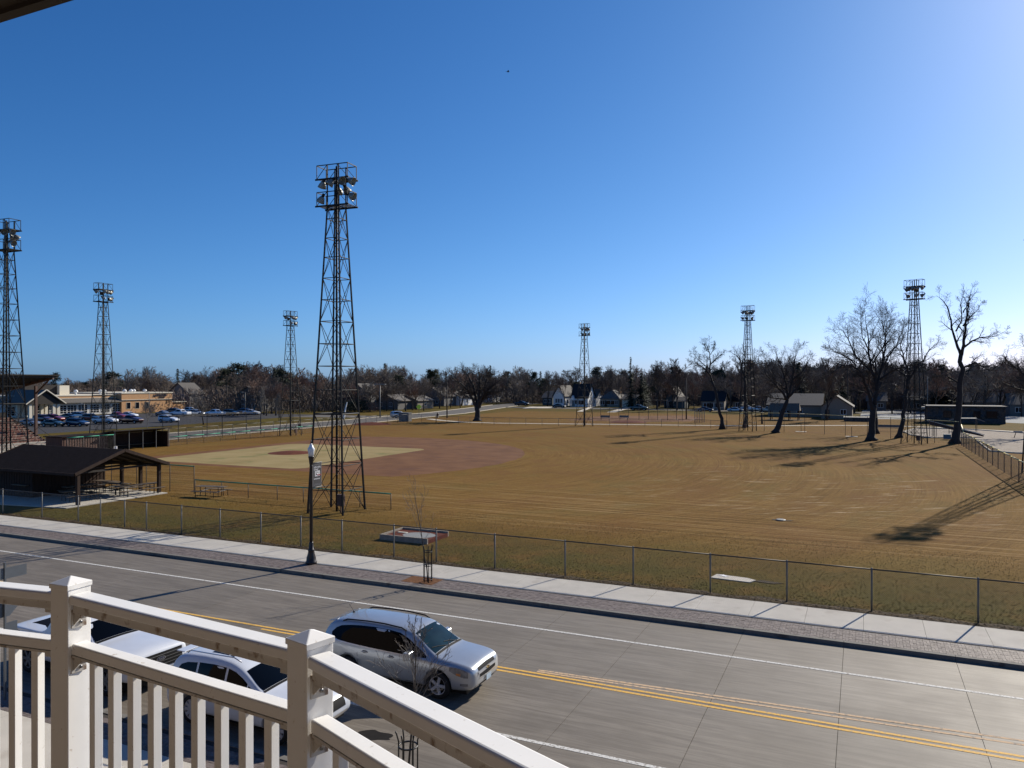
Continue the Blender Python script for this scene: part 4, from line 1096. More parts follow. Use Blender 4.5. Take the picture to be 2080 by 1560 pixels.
def handle(c, x, z, sides='LR', L=.20, m='chrome'):
    for sd_ in sides:
        sg = 1 if sd_ == 'L' else -1
        h = c.hit((x, sg*3, z), (0, -sg, 0)); y = h.y if h else sg*c.hw
        q = MB(); q.bar((x - L/2, y + sg*.022, z), (x + L/2, y + sg*.022, z), .022, .032); o = q.build('door_handle', M[m] if isinstance(m, str) else m, c.t); bev(o, .008, 2)
        q = MB(); q.box(x - L*.32, x + L*.32, y + sg*.002 - .004, y + sg*.002 + .004, z - .035, z + .035); q.build('handle_recess', M['plastic'], o)

# --- silver crossover on the road
st = [(-2.60,.74,.46,.72,.60,.86), (-2.54,.90,.34,.96,.70,1.10), (-2.44,.955,.28,1.10,.70,1.42), (-2.26,.975,.26,1.16,.67,1.66), (-1.9,.985,.25,1.16,.68,1.74), (-1.2,.995,.25,1.12,.70,1.765), (-.3,.995,.25,1.08,.71,1.77),
      (.30,.995,.25,1.06,.70,1.72), (.62,.995,.25,1.05,.69,1.66), (1.0,.99,.25,1.04,.70,1.39), (1.36,.985,.25,1.02,.74,1.15), (1.55,.98,.25,1.00,.76,1.09), (2.0,.97,.25,.97,.76,1.05), (2.34,.94,.27,.93,.74,1.00), (2.50,.89,.30,.88,.71,.95), (2.58,.81,.36,.81,.65,.86), (2.62,.68,.44,.68,.56,.72)]
TC = Car('silver_crossover', 'silver crossover with roof rails driving in the near lane', 'car', (-12.28, 19.42, 0), R(.5), M['silver'], st, 2, (-1.48, 1.54), .375, .62, .995)
c = TC
for sd_ in 'LR':
    c.patch('side_window', sd_, [(-2.14,1.30,1.36), (-2.02,1.22,1.48), (-1.85,1.18,1.56), (-1.5,1.15,1.61), (-1.12,1.13,1.64)], M['carglass'], .004)
    c.patch('side_window', sd_, [(-1.07,1.13,1.64), (-.7,1.11,1.65), (-.22,1.095,1.64)], M['carglass'], .004)
    c.patch('side_window', sd_, [(-.15,1.09,1.635), (.2,1.08,1.60), (.5,1.07,1.48), (.75,1.065,1.34)], M['carglass'], .004)
    c.patch('quarter_glass', sd_, [(.80,1.065,1.31), (1.0,1.06,1.20), (1.14,1.055,1.10)], M['plastic'], .004)
    c.patch('dark_pillar', sd_, [(-1.13,1.125,1.635), (-1.05,1.12,1.64)], M['carglass'], .0035); c.patch('dark_pillar', sd_, [(-.24,1.095,1.64), (-.13,1.088,1.635)], M['carglass'], .0035); c.patch('dark_pillar', sd_, [(.74,1.066,1.345), (.81,1.065,1.305)], M['carglass'], .0035)
    o = c.patch('window_trim', sd_, [(-2.02,1.195,1.215), (-1.85,1.155,1.175), (-1.5,1.125,1.145), (-1.1,1.105,1.125), (-.7,1.085,1.105), (-.2,1.07,1.09), (.3,1.055,1.075), (.75,1.04,1.06)], M['chrome'], .007, 1)
    q = c.seam(sd_, [(-1.12,1.12), (-1.14,.9), (-1.10,.62), (-.98,.40)]); q2 = c.seam(sd_, [(-.19,1.09), (-.17,.36)]); q3 = c.seam(sd_, [(.82,1.05), (.90,.8), (.90,.42), (.86,.36)]); q4 = c.seam(sd_, [(-.98,.37), (.86,.36)])
    for z in (q2, q3, q4): q.add(z.v, z.f)
    q.build('door_seam', M['plastic'], c.t)
    q = c.patch('side_moulding', sd_, [(-.95,.60,.66), (-.2,.585,.645), (.82,.56,.62)], M['silver'], .012, 1)
handle(c, -.88, .975); handle(c, .02, .955)
mirror(c, .72, 1.13, .93, 1.5)
c.patch('windshield', 'T', [(x, -w, w) for x, w in ((.62,.60), (.80,.63), (1.0,.66), (1.2,.69), (1.34,.70))], M['windshield'], .006, 8)
c.patch('wiper_cowl', 'T', [(x, -w, w) for x, w in ((1.355,.72), (1.42,.73))], M['plastic'], .008, 6)
for ws_ in (((1.36,-.02),(1.24,-.35),(1.17,-.62)), ((1.38,.55),(1.26,.22),(1.22,-.02))):
    q = MB(); q.tube([(x_, y_, c.hit((x_,y_,4),(0,0,-1)).z + .018) for x_, y_ in ws_], .008, 4); q.build('wiper', M['plastic'], c.t)
c.patch('rear_window', 'B', [(y, 1.18, 1.60) for y in (-.62,-.3,0,.3,.62)], M['carglass'], .006)
for y in (-.66, .66):
    zz_ = [c.hit((x_, y, 4), (0, 0, -1)).z for x_ in (-1.85, -1.7, -1.0, -.4, .2, .36)]
    q = MB(); q.tube([(x_, y, z_ + d_) for x_, z_, d_ in zip((-1.85, -1.7, -1.0, -.4, .2, .36), zz_, (0, .05, .055, .055, .05, 0))], .022, 6); q.build('roof_rail', M['plastic'], c.t, True)
zs_ = c.hit((-2.14,0,4), (0,0,-1)).z; q = MB(); q.add([(-2.12,-.60,zs_-.01),(-2.12,.60,zs_-.01),(-2.46,.56,zs_-.10),(-2.46,-.56,zs_-.10),(-2.12,-.60,zs_-.05),(-2.12,.60,zs_-.05),(-2.46,.56,zs_-.125),(-2.46,-.56,zs_-.125)], [(0,1,2,3),(7,6,5,4),(0,4,5,1),(1,5,6,2),(2,6,7,3),(3,7,4,0)]); bev(q.build('spoiler', M['silver'], c.t), .01, 2)
q = MB(); q.lathe([(.035, 0), (.03, .03), (.008, .035)], 8, -1.95, -.0); q.tube([(-1.95, 0, .03), (-2.12, 0, .24)], .006, 4); q.build('antenna', M['plastic'], c.t, False, (0, 0, c.hit((-1.95,0,4), (0,0,-1)).z))
c.patch('upper_grille', 'F', [(y, .80 - abs(y)*.02, .90 - abs(y)*.05) for y in (-.50,-.3,0,.3,.50)], M['plastic'], .010, 2)
c.patch('grille_bar', 'F', [(y, .725 - abs(y)*.02, .795 - abs(y)*.03) for y in (-.56,-.3,0,.3,.56)], M['chrome'], .022, 2)
c.patch('lower_grille', 'F', [(y, .60 + abs(y)*.05, .72 - abs(y)*.02) for y in (-.48,-.25,0,.25,.48)], M['plastic'], .010, 2)
c.patch('grille_frame', 'F', [(y, .575 + abs(y)*.05, .60 + abs(y)*.05) for y in (-.52,-.25,0,.25,.52)], M['chrome'], .016, 1)
c.patch('air_dam', 'F', [(y, .30, .42) for y in (-.7,-.4,0,.4,.7)], M['plastic'], .008, 2)
q = MB()
h = c.hit((6,0,.76), (-1,0,0)); hx_ = (h.x if h else 2.5) + .03
q.box(hx_, hx_+.012, -.10, .10, .745, .775); q.box(hx_, hx_+.012, -.035, .035, .725, .795); q.build('cross_badge', mat('gold_badge', (.45,.32,.10), .3, metal=.8), c.t)
q = MB(); q.box(hx_ + .02, hx_ + .028, -.15, .15, .42, .57); pl = q.build('licence_plate', mat('pale_blue_plate', (.42,.52,.60), .5), c.t)
for sg, sd_ in ((1, 'L'), (-1, 'R')):
    c.patch('headlight', sd_, [(1.90,.83,.93), (2.05,.77,.935), (2.2,.72,.925), (2.35,.69,.89), (2.46,.69,.83)], M['lampglass'], .008, 4)
    c.patch('turn_signal', sd_, [(2.12,.74,.80), (2.25,.73,.79)], M['amber'], .012, 1)
    c.patch('fog_light', sd_, [(2.24,.47,.53), (2.36,.46,.54), (2.46,.47,.54)], M['lampglass'], .008, 1)
    c.patch('tail_light', sd_, [(-2.50,.98,1.14), (-2.42,.98,1.20), (-2.32,1.02,1.20)], M['redlens'], .008, 2)
    c.patch('sill', sd_, [(-1.0,.26,.34), (0,.26,.34), (1.05,.26,.34)], M['plastic'], .006, 1)
c.wheels(.255, 5)

# --- white SUV at the kerb
st = [(-2.36,.80,.46,.74,.66,.90), (-2.32,.90,.36,1.02,.74,1.14), (-2.26,.93,.30,1.10,.72,1.40), (-2.14,.945,.28,1.12,.70,1.62), (-1.8,.955,.26,1.11,.70,1.70), (-1.0,.96,.26,1.09,.71,1.735), (-.45,.96,.26,1.07,.71,1.72),
      (-.12,.96,.26,1.06,.70,1.66), (.16,.96,.26,1.05,.70,1.54), (.55,.955,.26,1.04,.71,1.29), (.84,.95,.26,1.03,.75,1.12), (1.1,.95,.26,1.02,.77,1.08), (1.8,.94,.26,.99,.77,1.03), (2.15,.90,.28,.92,.72,.96), (2.32,.82,.36,.80,.64,.84), (2.38,.70,.46,.66,.56,.70)]
WS = Car('white_suv', 'white SUV parked at the near kerb, partly hidden by the railing', 'car', (-14.32, 15.42, 0), R(0), M['whitecar'], st, 2, (-1.38, 1.38), .37, .60, .955)
c = WS
for sd_ in 'LR':
    c.patch('side_window', sd_, [(-2.0,1.26,1.30), (-1.9,1.18,1.43), (-1.7,1.16,1.50), (-1.35,1.14,1.54)], M['carglass'], .004)
    c.patch('side_window', sd_, [(-1.28,1.14,1.55), (-.8,1.12,1.57), (-.36,1.11,1.55)], M['carglass'], .004)
    c.patch('side_window', sd_, [(-.29,1.105,1.54), (-.05,1.095,1.48), (.2,1.09,1.36), (.36,1.085,1.26)], M['carglass'], .004)
    c.patch('quarter_glass', sd_, [(.40,1.08,1.23), (.55,1.075,1.15), (.64,1.07,1.09)], M['plastic'], .004)
    q = c.seam(sd_, [(-1.31,1.12), (-1.30,.8), (-1.0,.40)]); q2 = c.seam(sd_, [(-.32,1.09), (-.30,.36)]); q3 = c.seam(sd_, [(.72,1.05), (.78,.8), (.76,.38)])
    for z in (q2, q3): q.add(z.v, z.f)
    q.build('door_seam', M['plastic'], c.t)
    c.patch('headlight', sd_, [(1.85,.86,.93), (2.05,.82,.93), (2.22,.80,.90)], M['lampglass'], .008, 2)
    c.patch('tail_light', sd_, [(-2.30,.94,1.06), (-2.18,.93,1.07), (-2.02,.95,1.04)], M['redlens'], .008, 2)
handle(c, -1.02, .985, m=M['whitecar']); handle(c, -.06, .97, m=M['whitecar'])
mirror(c, .30, 1.14, .91, 1.45)
c.patch('windshield', 'T', [(x, -w, w) for x, w in ((.17,.61), (.36,.64), (.55,.68), (.7,.70), (.80,.70))], M['carglass'], .006, 8)
c.patch('wiper_cowl', 'T', [(x, -w, w) for x, w in ((.81,.72), (.88,.73))], M['plastic'], .008, 6)
c.patch('sunroof', 'T', [(x, -.42, .42) for x in (-1.2,-.8,-.45)], M['carglass'], .004, 4)
for y in (-.66, .66):
    q = MB(); q.tube([(-1.8, y, 1.70), (-1.7, y, 1.77), (-.2, y, 1.80), (.05, y, 1.72)], .016, 6); q.build('roof_rail', M['chrome'], c.t, True)
q = MB(); q.box(-2.34, -2.05, -.55, .55, 1.63, 1.655); bev(q.build('spoiler', M['whitecar'], c.t), .01, 2)
c.patch('rear_window', 'B', [(y, 1.14, 1.50) for y in (-.6,-.3,0,.3,.6)], M['carglass'], .006)
c.patch('grille', 'F', [(y, .62, .84) for y in (-.5,-.25,0,.25,.5)], M['plastic'], .010, 2)
c.patch('bumper_trim', 'F', [(y, .44, .50) for y in (-.6,-.3,0,.3,.6)], M['chrome'], .012, 1)
c.wheels(.265, 10)

# --- white pickup behind it
st = [(-2.95,.92,.52,.80,.86,1.12), (-2.92,.975,.50,1.0,.92,1.30), (-2.3,1.0,.46,1.22,.93,1.32), (-1.35,1.01,.42,1.22,.93,1.325), (-1.02,1.01,.42,1.24,.93,1.34), (-.94,1.01,.42,1.26,.80,1.66), (-.78,1.01,.42,1.26,.76,1.90), (-.3,1.01,.42,1.25,.76,1.93),
      (.42,1.01,.42,1.24,.75,1.89), (.66,1.01,.42,1.24,.75,1.76), (1.02,1.01,.42,1.23,.78,1.42), (1.22,1.01,.42,1.22,.84,1.30), (1.6,1.01,.42,1.22,.86,1.29), (2.3,1.005,.42,1.19,.87,1.27), (2.74,.99,.42,1.16,.86,1.24), (2.88,.96,.46,1.10,.84,1.18), (2.94,.90,.50,.98,.80,1.06)]
PT_ = Car('white_pickup', 'white pickup truck with black bed cover parked behind the white SUV', 'pickup truck', (-21.17, 15.87, 0), R(-3.5), M['whitecar'], st, 2, (-1.78, 1.92), .42, .64, 1.01)
c = PT_
for sd_ in 'LR':
    c.patch('side_window', sd_, [(-.74,1.34,1.60), (-.66,1.32,1.74), (-.1,1.31,1.76)], M['carglass'], .004)
    c.patch('side_window', sd_, [(-.02,1.31,1.76), (.4,1.30,1.72), (.62,1.29,1.58), (.9,1.28,1.36)], M['carglass'], .004)
    q = c.seam(sd_, [(-.98,1.3), (-.98,.5)]); q2 = c.seam(sd_, [(-.06,1.29), (-.06,.46)]); q3 = c.seam(sd_, [(1.0,1.24), (1.06,.9), (1.06,.48)]); q4 = c.seam(sd_, [(-1.16,1.25), (-1.16,.5)])
    for z in (q2, q3, q4): q.add(z.v, z.f)
    q.build('door_seam', M['plastic'], c.t)
    q = MB(); sg = 1 if sd_ == 'L' else -1; q.box(-1.0, 1.1, sg*.93, sg*1.03, .36, .41); q.build('running_board', M['plastic'], c.t)
    c.patch('headlight', sd_, [(2.62,.92,1.10), (2.74,.90,1.09), (2.84,.90,1.04)], M['lampglass'], .008, 2)
handle(c, -.78, 1.10, m=M['whitecar']); handle(c, .12, 1.10, m=M['whitecar'])
mirror(c, .92, 1.34, .98, 1.4, M['plastic'])
c.patch('bed_cover', 'T', [(x, -.955, .955) for x in (-2.9,-2.2,-1.6,-1.1)], M['bedcover'], .014, 4)
c.patch('windshield', 'T', [(x, -w, w) for x, w in ((.62,.68), (.8,.71), (1.02,.75), (1.17,.78))], M['carglass'], .006, 8)
c.patch('wiper_cowl', 'T', [(x, -w, w) for x, w in ((1.18,.80), (1.27,.82))], M['plastic'], .008, 6)
c.patch('grille', 'F', [(y, .66, 1.09) for y in (-.74,-.4,0,.4,.74)], M['plastic'], .014, 3)
for z in (.74, .83, .92, 1.01):
    c.patch('grille_slat', 'F', [(y, z, z + .016) for y in (-.72,-.4,0,.4,.72)], M['galv'], .022, 1)
c.patch('bumper', 'F', [(y, .50, .62) for y in (-.84,-.5,0,.5,.84)], M['chrome'], .03, 2)
h = c.hit((6,0,.93), (-1,0,0)); bx_ = (h.x if h else 2.9) + .03
ell = [(.15*math.cos(R(a)), .062*math.sin(R(a))) for a in range(0, 360, 20)]
q = MB(); q.add([(bx_, y, .93+z) for y, z in ell] + [(bx_+.014, y, .93+z) for y, z in ell], [tuple(range(18)), tuple(range(18,36))[::-1]] + [(i, (i+1)%18, (i+1)%18+18, i+18) for i in range(18)]); q.build('badge', M['chrome'], c.t)
q = MB(); q.add([(bx_+.016, y*.86, .93+z*.82) for y, z in ell], [tuple(range(18))]); bd = q.build('badge_face', M['navycar'], c.t)
text('Ford', .085, (bx_ + .018, 0, .925), M['chrome'], c.t, .001, (R(90), 0, R(90)))
c.wheels(.27, 6, 'galv')

# --- distant vehicles: three simple kinds, copied with their parts
def far_car(kind, label, cat, loc, rotz, pm):
    if kind == 'suv':
        st = [(-2.3,.85,.35,.95,.70,1.05), (-2.2,.92,.30,1.08,.70,1.50), (-1.8,.93,.28,1.08,.70,1.66), (-.2,.93,.28,1.05,.70,1.70), (.2,.93,.28,1.05,.69,1.62), (.95,.93,.28,1.02,.74,1.12), (1.3,.93,.28,1.0,.76,1.04), (2.1,.88,.30,.90,.70,.94), (2.32,.75,.38,.70,.6,.74)]
        wn_ = [(-1.95,1.14,1.48), (-1.2,1.12,1.56), (-.2,1.10,1.58), (.3,1.09,1.46), (.75,1.08,1.22)]; ws = ((.25,.62),(.6,.66),(.92,.7)); rw = (1.12, 1.5)
    elif kind == 'sedan':
        st = [(-2.35,.80,.36,.80,.65,.92), (-2.2,.90,.30,.90,.74,1.02), (-1.6,.91,.26,.92,.72,1.06), (-1.2,.91,.26,.94,.66,1.28), (-.7,.91,.26,.94,.62,1.44), (.1,.91,.26,.92,.62,1.45), (.5,.91,.26,.91,.63,1.32), (1.05,.91,.26,.90,.70,1.02), (1.4,.91,.26,.88,.72,.95), (2.1,.86,.28,.78,.66,.86), (2.33,.72,.36,.62,.56,.66)]
        wn_ = [(-1.2,.99,1.12), (-.9,.98,1.28), (0,.97,1.34), (.4,.96,1.22), (.7,.96,1.08)]; ws = ((.5,.58),(.75,.62),(1.0,.66)); rw = (1.0, 1.2)
    else:
        st = [(-2.85,.95,.5,1.0,.9,1.15), (-2.7,.98,.45,1.12,.9,1.18), (-1.0,.98,.42,1.14,.9,1.2), (-.9,.98,.42,1.18,.74,1.66), (-.75,.98,.42,1.18,.72,1.82), (.4,.98,.42,1.16,.72,1.83), (.7,.98,.42,1.16,.74,1.64), (1.2,.98,.42,1.14,.8,1.24), (2.5,.96,.42,1.06,.8,1.14), (2.82,.86,.5,.85,.72,.92)]
        wn_ = [(-.75,1.26,1.60), (-.2,1.25,1.66), (.4,1.24,1.62), (.85,1.22,1.32)]; ws = ((.68,.66),(.9,.7),(1.12,.75)); rw = (1.26, 1.62)
    c = Car({'suv': 'parked_suv', 'sedan': 'parked_car', 'pickup': 'parked_pickup'}[kind], label, cat, loc, rotz, pm, st, 1, (-1.4, 1.42) if kind != 'pickup' else (-1.75, 1.85), .36, .58, .93, 'vehicles parked beyond the ball field')
    for sd_ in 'LR': c.patch('side_window', sd_, wn_, M['carglass'], .012, 2)
    c.patch('windshield', 'T', [(x, -w, w) for x, w in ws], M['carglass'], .012, 3)
    if kind != 'sedan': c.patch('rear_window', 'B', [(y, *rw) for y in (-.6, 0, .6)], M['carglass'], .012, 2)
    for sd_ in 'LR':
        c.patch('headlight', sd_, [(1.95,.72,.84), (2.15,.72,.84)] if kind != 'pickup' else [(2.4,.86,1.0), (2.7,.86,1.0)], M['lampglass'], .012, 1)
        c.patch('tail_light', sd_, [(-2.25,.8,.9), (-2.05,.8,.9)] if kind != 'pickup' else [(-2.8,.8,1.02), (-2.65,.8,1.02)], M['redlens'], .012, 1)
    c.wheels(.22, 5, 'alloy', True)
    c.body.modifiers.clear()
    return c.t
protos = {}
cars = [
 ('sedan','grey','grey sedan behind the grandstand column in the clinic car park',62,865,0,'greycar'),
 ('sedan','green','dark green sedan in the front row, right of the grandstand column',108,866.5,10,'greencar'),
 ('suv','navy','navy SUV in the front row of the clinic car park',158,866,8,'navycar'),
 ('pickup','white','white pickup in front of the tower in the clinic car park',214,861,6,'whitecar'),
 ('pickup','maroon','dark red pickup at the right end of the front row',266,860,5,'maroon'),
 ('suv','white','white SUV parked alone by the small pale birch',343,858,4,'whitecar'),
 ('suv','red','bright red SUV half hidden behind the dark green sedan',110,856,12,'redcar'),
 ('suv','silver','silver SUV parked close to the white clinic windows',166,850,15,'silver'),
 ('suv','maroon','maroon van beside the clinic entrance columns',88,857,5,'maroon'),
 ('suv','black','black SUV between the navy SUV and the white pickup, second row',186,855,0,'blackcar'),
 ('pickup','red','red pickup parked in front of the brick wall',238,852,0,'redcar'),
 ('sedan','white','white sedan by the brick corner, behind the dark red pickup',262,848,8,'whitecar'),
 ('sedan','black','black sedan in the second row behind the silver SUV',140,852,4,'blackcar'),
 ('sedan','grey','grey sedan at the left of the far right row',330,845,170,'greycar'),
 ('suv','black','black SUV against the low brick wing',349,840.5,180,'blackcar'),
 ('pickup','white','white pickup with its bed to the right, near the thin tree',366,845.5,185,'whitecar'),
 ('pickup','silver','silver pickup with a tall cap behind the white one',384,840,182,'silver'),
 ('suv','silver','silver-blue SUV behind the thin upright tree in the lot',401,844.5,5,'silver'),
 ('pickup','white','white pickup at the centre of the right row, bed to the right',437,845.5,180,'whitecar'),
 ('suv','black','black minivan near the tall lot lamp',470,844,0,'blackcar'),
 ('suv','navy','dark blue SUV at the foot of the tall lot lamp',493,841,175,'navycar'),
 ('sedan','white','white sedan at the right end of the clinic car park',511,842.5,10,'whitecar'),
 ('suv','silver','pale blue car stopped on the side street by the grey box',812,848.5,60,'silver'),
 ('pickup','black','black pickup parked near the corner of the cross street',1060,824,0,'blackcar'),
 ('sedan','black','black car in front of the white gabled house',1136,828.5,0,'blackcar'),
 ('pickup','green','dark green pickup under the tall spire-like spruce',1298,833.5,0,'greencar'),
 ('sedan','navy','dark sedan with pale nose left of the leaning tree',1433,836,0,'navycar'),
 ('sedan','silver','silver-white sedan right of the leaning tree',1494,837,0,'silver'),
 ('pickup','white','white pickup just left of the slim tower by the street',1517,835,0,'whitecar'),
 ('pickup','whiteb','white pickup just right of the slim tower by the street',1541,837,0,'silver'),
 ('pickup','tan','tan pickup beside the small brown shelter',1562,838.5,0,'tancar'),
 ('sedan','white','pale sedan parked by the houses behind the pale court',1788,829.5,0,'whitecar'),
]
for kind, colr, lb, px, py, rz, pm in cars:
    u, v = P(px, py); cat = {'suv': 'suv', 'sedan': 'car', 'pickup': 'pickup truck'}[kind]
    if kind not in protos: protos[kind] = far_car(kind, lb, cat, (u, v, GZ + .01), R(rz), M[pm]); 
    else:
        o = dup(protos[kind], (u, v, GZ + .01), R(rz), lb)
        for ch in o.children:
            if ch.name.split('.')[0] == 'body':
                ch.material_slots[0].link = 'OBJECT'; ch.material_slots[0].material = M[pm]
# ---------------------------------------------------------------- buildings
def window(parent, face, x, z, w, h, origin, frame='cream', mull=None, depth=.06):
    """face: unit (ex, nx) vectors in the plan; origin point on the wall"""
    e, n_ = Vector((*face[0], 0)), Vector((*face[1], 0)); o = Vector(origin) + e * x + Vector((0, 0, z))
    q = MB(); fw = .07
    def b(x0, x1, z0, z1, d0, d1):
        vs = []
        for d in (d0, d1):
            for (a, c) in ((x0, z0), (x1, z0), (x1, z1), (x0, z1)): vs.append(o + e*a + Vector((0,0,c)) + n_*d)
        q.add(vs, [(0,1,2,3), (7,6,5,4), (0,4,5,1), (1,5,6,2), (2,6,7,3), (3,7,4,0)])
    b(-w/2-fw, w/2+fw, -fw, 0, -.05, depth); b(-w/2-fw, w/2+fw, h, h+fw, -.05, depth); b(-w/2-fw, -w/2, 0, h, -.05, depth); b(w/2, w/2+fw, 0, h, -.05, depth)
    if mull:
        for i in range(1, mull[0]): b(-w/2 + w*i/mull[0] - .035, -w/2 + w*i/mull[0] + .035, 0, h, -.02, .05)
        for i in range(1, mull[1]): b(-w/2, w/2, h*i/mull[1] - .035, h*i/mull[1] + .035, -.02, .052)
    f = q.build('window', M[frame], parent)
    q = MB(); q.add([o + e*(-w/2) + n_*.012, o + e*(w/2) + n_*.012, o + e*(w/2) + Vector((0,0,h)) + n_*.012, o + e*(-w/2) + Vector((0,0,h)) + n_*.012], [(0,1,2,3)]); q.build('pane', M['glassdark'], f)
FE = ((0, 1), (1, 0))        # a wall facing +X
FS = ((1, 0), (0, -1))       # a wall facing -Y
# clinic
u0 = -190.
vb0, vb1 = RAYU(247, u0), RAYU(350, u0); va0 = RAYU(30, u0 - 2)
t = thing('medical_clinic', 'long low clinic with a tan brick block, white windowed wing and gabled entrance', 'building', (u0, vb0, GZ))
LB = vb1 - vb0
q = MB(); q.box(-22, 0, 0, LB, 0, 5.55); q.build('brick_wall', M['brick'], t)
q = MB(); q.box(-22.15, .15, -.15, LB + .15, 5.55, 5.85); q.build('coping', M['cream'], t)
q = MB(); q.box(-22, .10, -.08, LB + .08, 3.72, 3.86); q.build('string_course', M['cream'], t)
q = MB(); q.box(.0, .11, -.02, LB + .06, 3.45, 3.70); q.build('grey_band', M['stone'], t)
for px in (261, 279, 298): window(t, FE, RAYU(px, u0) - vb0, 1.25, 1.2, 1.75, (0, 0, 0), 'cream')
zc = RAYU(328.5, u0) - vb0
text('SANFORD', .86, (.12, zc, 4.98), M['navy'], t, .05, (R(90), 0, R(90)), bold=.02)
text('HEALTH', .56, (.12, zc, 4.28), M['navy'], t, .05, (R(90), 0, R(90)), bold=.015)
q = MB(); q.add([(.1, zc-2.6, 4.6), (.1, zc-2.05, 4.6), (.1, zc-2.3, 5.35), (.18, zc-2.6, 4.6), (.18, zc-2.05, 4.6), (.18, zc-2.3, 5.35)], [(0,1,2), (5,4,3), (0,3,4,1), (1,4,5,2), (2,5,3,0)]); q.build('sign_emblem', M['navy'], t)
# low right wing
LW = RAYU(377, u0) - vb1 + 1
q = MB(); q.box(-14, -1.5, LB, LB + LW, 0, 2.7); q.build('brick_wall', M['brick'], t)
q = MB(); q.box(-14.3, -1.1, LB, LB + LW + .4, 2.7, 2.95); q.build('eave', M['cream'], t)
q = MB(); z0, z1 = 2.95, 4.6
q.add([(-14.3, LB+.01, z0), (-1.1, LB+.01, z0), (-1.1, LB+LW+.4, z0), (-14.3, LB+LW+.4, z0), (-8.5, LB+.01, z1), (-6.5, LB+.01, z1)], [(0,1,5,4), (1,2,5), (2,3,4,5), (3,0,4), (3,2,1,0)]); q.build('hip_roof', M['brownroof'], t)
# white wing
vw0 = va0 - vb0
q = MB(); q.box(-20, -.8, vw0, -.02, 0, 3.45); q.build('white_wall', M['offwhite'], t)
q = MB(); q.add([(.3, vw0, 3.40), (.3, -.03, 3.40), (-2.2, -.03, 4.35), (-2.2, vw0, 4.35), (.3, vw0, 3.2), (.3, -.03, 3.2), (-2.2, -.03, 3.2), (-2.2, vw0, 3.2)], [(0,1,2,3), (7,6,5,4), (4,5,1,0), (5,6,2,1), (7,4,0,3)]); q.build('lean_to_roof', M['greyroof'], t)
q = MB(); q.box(-20, -2.21, vw0, -.03, 3.5, 5.1); q.build('parapet', M['brick'], t)
q = MB(); q.box(-20.1, -2.1, vw0, -.03, 5.1, 5.38); q.build('coping', M['cream'], t)
q = MB(); q.box(-2.22, -2.12, vw0, -.03, 4.42, 4.56); q.build('string_course', M['cream'], t)
for px in (26, 42, 125, 146, 168, 192, 214, 236): window(t, FE, RAYU(px, u0 - .8) - vb0, .55, 2.6, 2.1, (-.8, 0, 0), 'whitepaint', (3, 4))
# entrance gable
ve0, ve1 = RAYU(58, u0 + 6) - vb0, RAYU(124, u0 + 6) - vb0; vm = (ve0 + ve1) / 2
q = MB(); q.add([(6.5, ve0-.9, 3.55), (6.5, vm, 6.9), (6.5, ve1+.9, 3.55), (-6, ve0-.9, 3.55), (-6, vm, 6.9), (-6, ve1+.9, 3.55)], [(0,1,4,3), (1,2,5,4)])
e_ = q.build('gable_roof', M['greyroof'], t); sm = e_.modifiers.new('s', 'SOLIDIFY'); sm.thickness = .28; sm.offset = -1
q = MB(); q.add([(6.1, ve0-.2, 3.35), (6.1, ve1+.2, 3.35), (6.1, vm, 6.3), (5.9, ve0-.2, 3.35), (5.9, ve1+.2, 3.35), (5.9, vm, 6.3)], [(0,1,2), (5,4,3), (0,3,4,1)]); q.build('gable_end', M['darkwood'], t)
for (a, b) in (((6.55, ve0-1., 3.42), (6.55, vm, 6.95)), ((6.55, ve1+1., 3.42), (6.55, vm, 6.95))):
    q = MB(); q.bar(a, b, .12, .24); q.build('barge_board', M['cream'], t)
for v in (ve0 + .6, ve0 + 1.7, ve1 - 1.7, ve1 - .6):
    for u in (5.6, 1.):
        q = MB(); q.box(u - .3, u + .3, v - .35, v + .35, 0, 3.4); q.build('column', M['cream'], t)
q = MB(); q.box(.6, 6., ve0 + .2, ve1 - .2, 3.35, 3.6); q.build('entrance_beam', M['cream'], t)
for px in (81, 92, 102): window(t, FE, RAYU(px, u0 - .7) - vb0, .2, 2.0, 2.6, (-.75, 0, 0), 'whitepaint', (2, 4))
va, vc = RAYU(121, u0-8) - vb0, RAYU(141, u0-8) - vb0
q = MB(); q.box(-14, -8, va, vc, 5.3, 7.9); q.build('rooftop_unit', M['cream'], t)
q = MB(); q.box(-16, -9, va - 9, va - .02, 5.3, 8.0); q.build('rooftop_block', M['darkwood'], t)
for px in (154, 204, 212, 253, 266, 272, 294):
    v = RAYU(px, u0 - 5) - vb0
    q = MB(); q.lathe([(.28, 5.3), (.28, 6.1), (.55, 6.15), (.50, 6.5), (.2, 6.75)], 8, -5, v); q.build('roof_vent', M['whitepaint'], t)

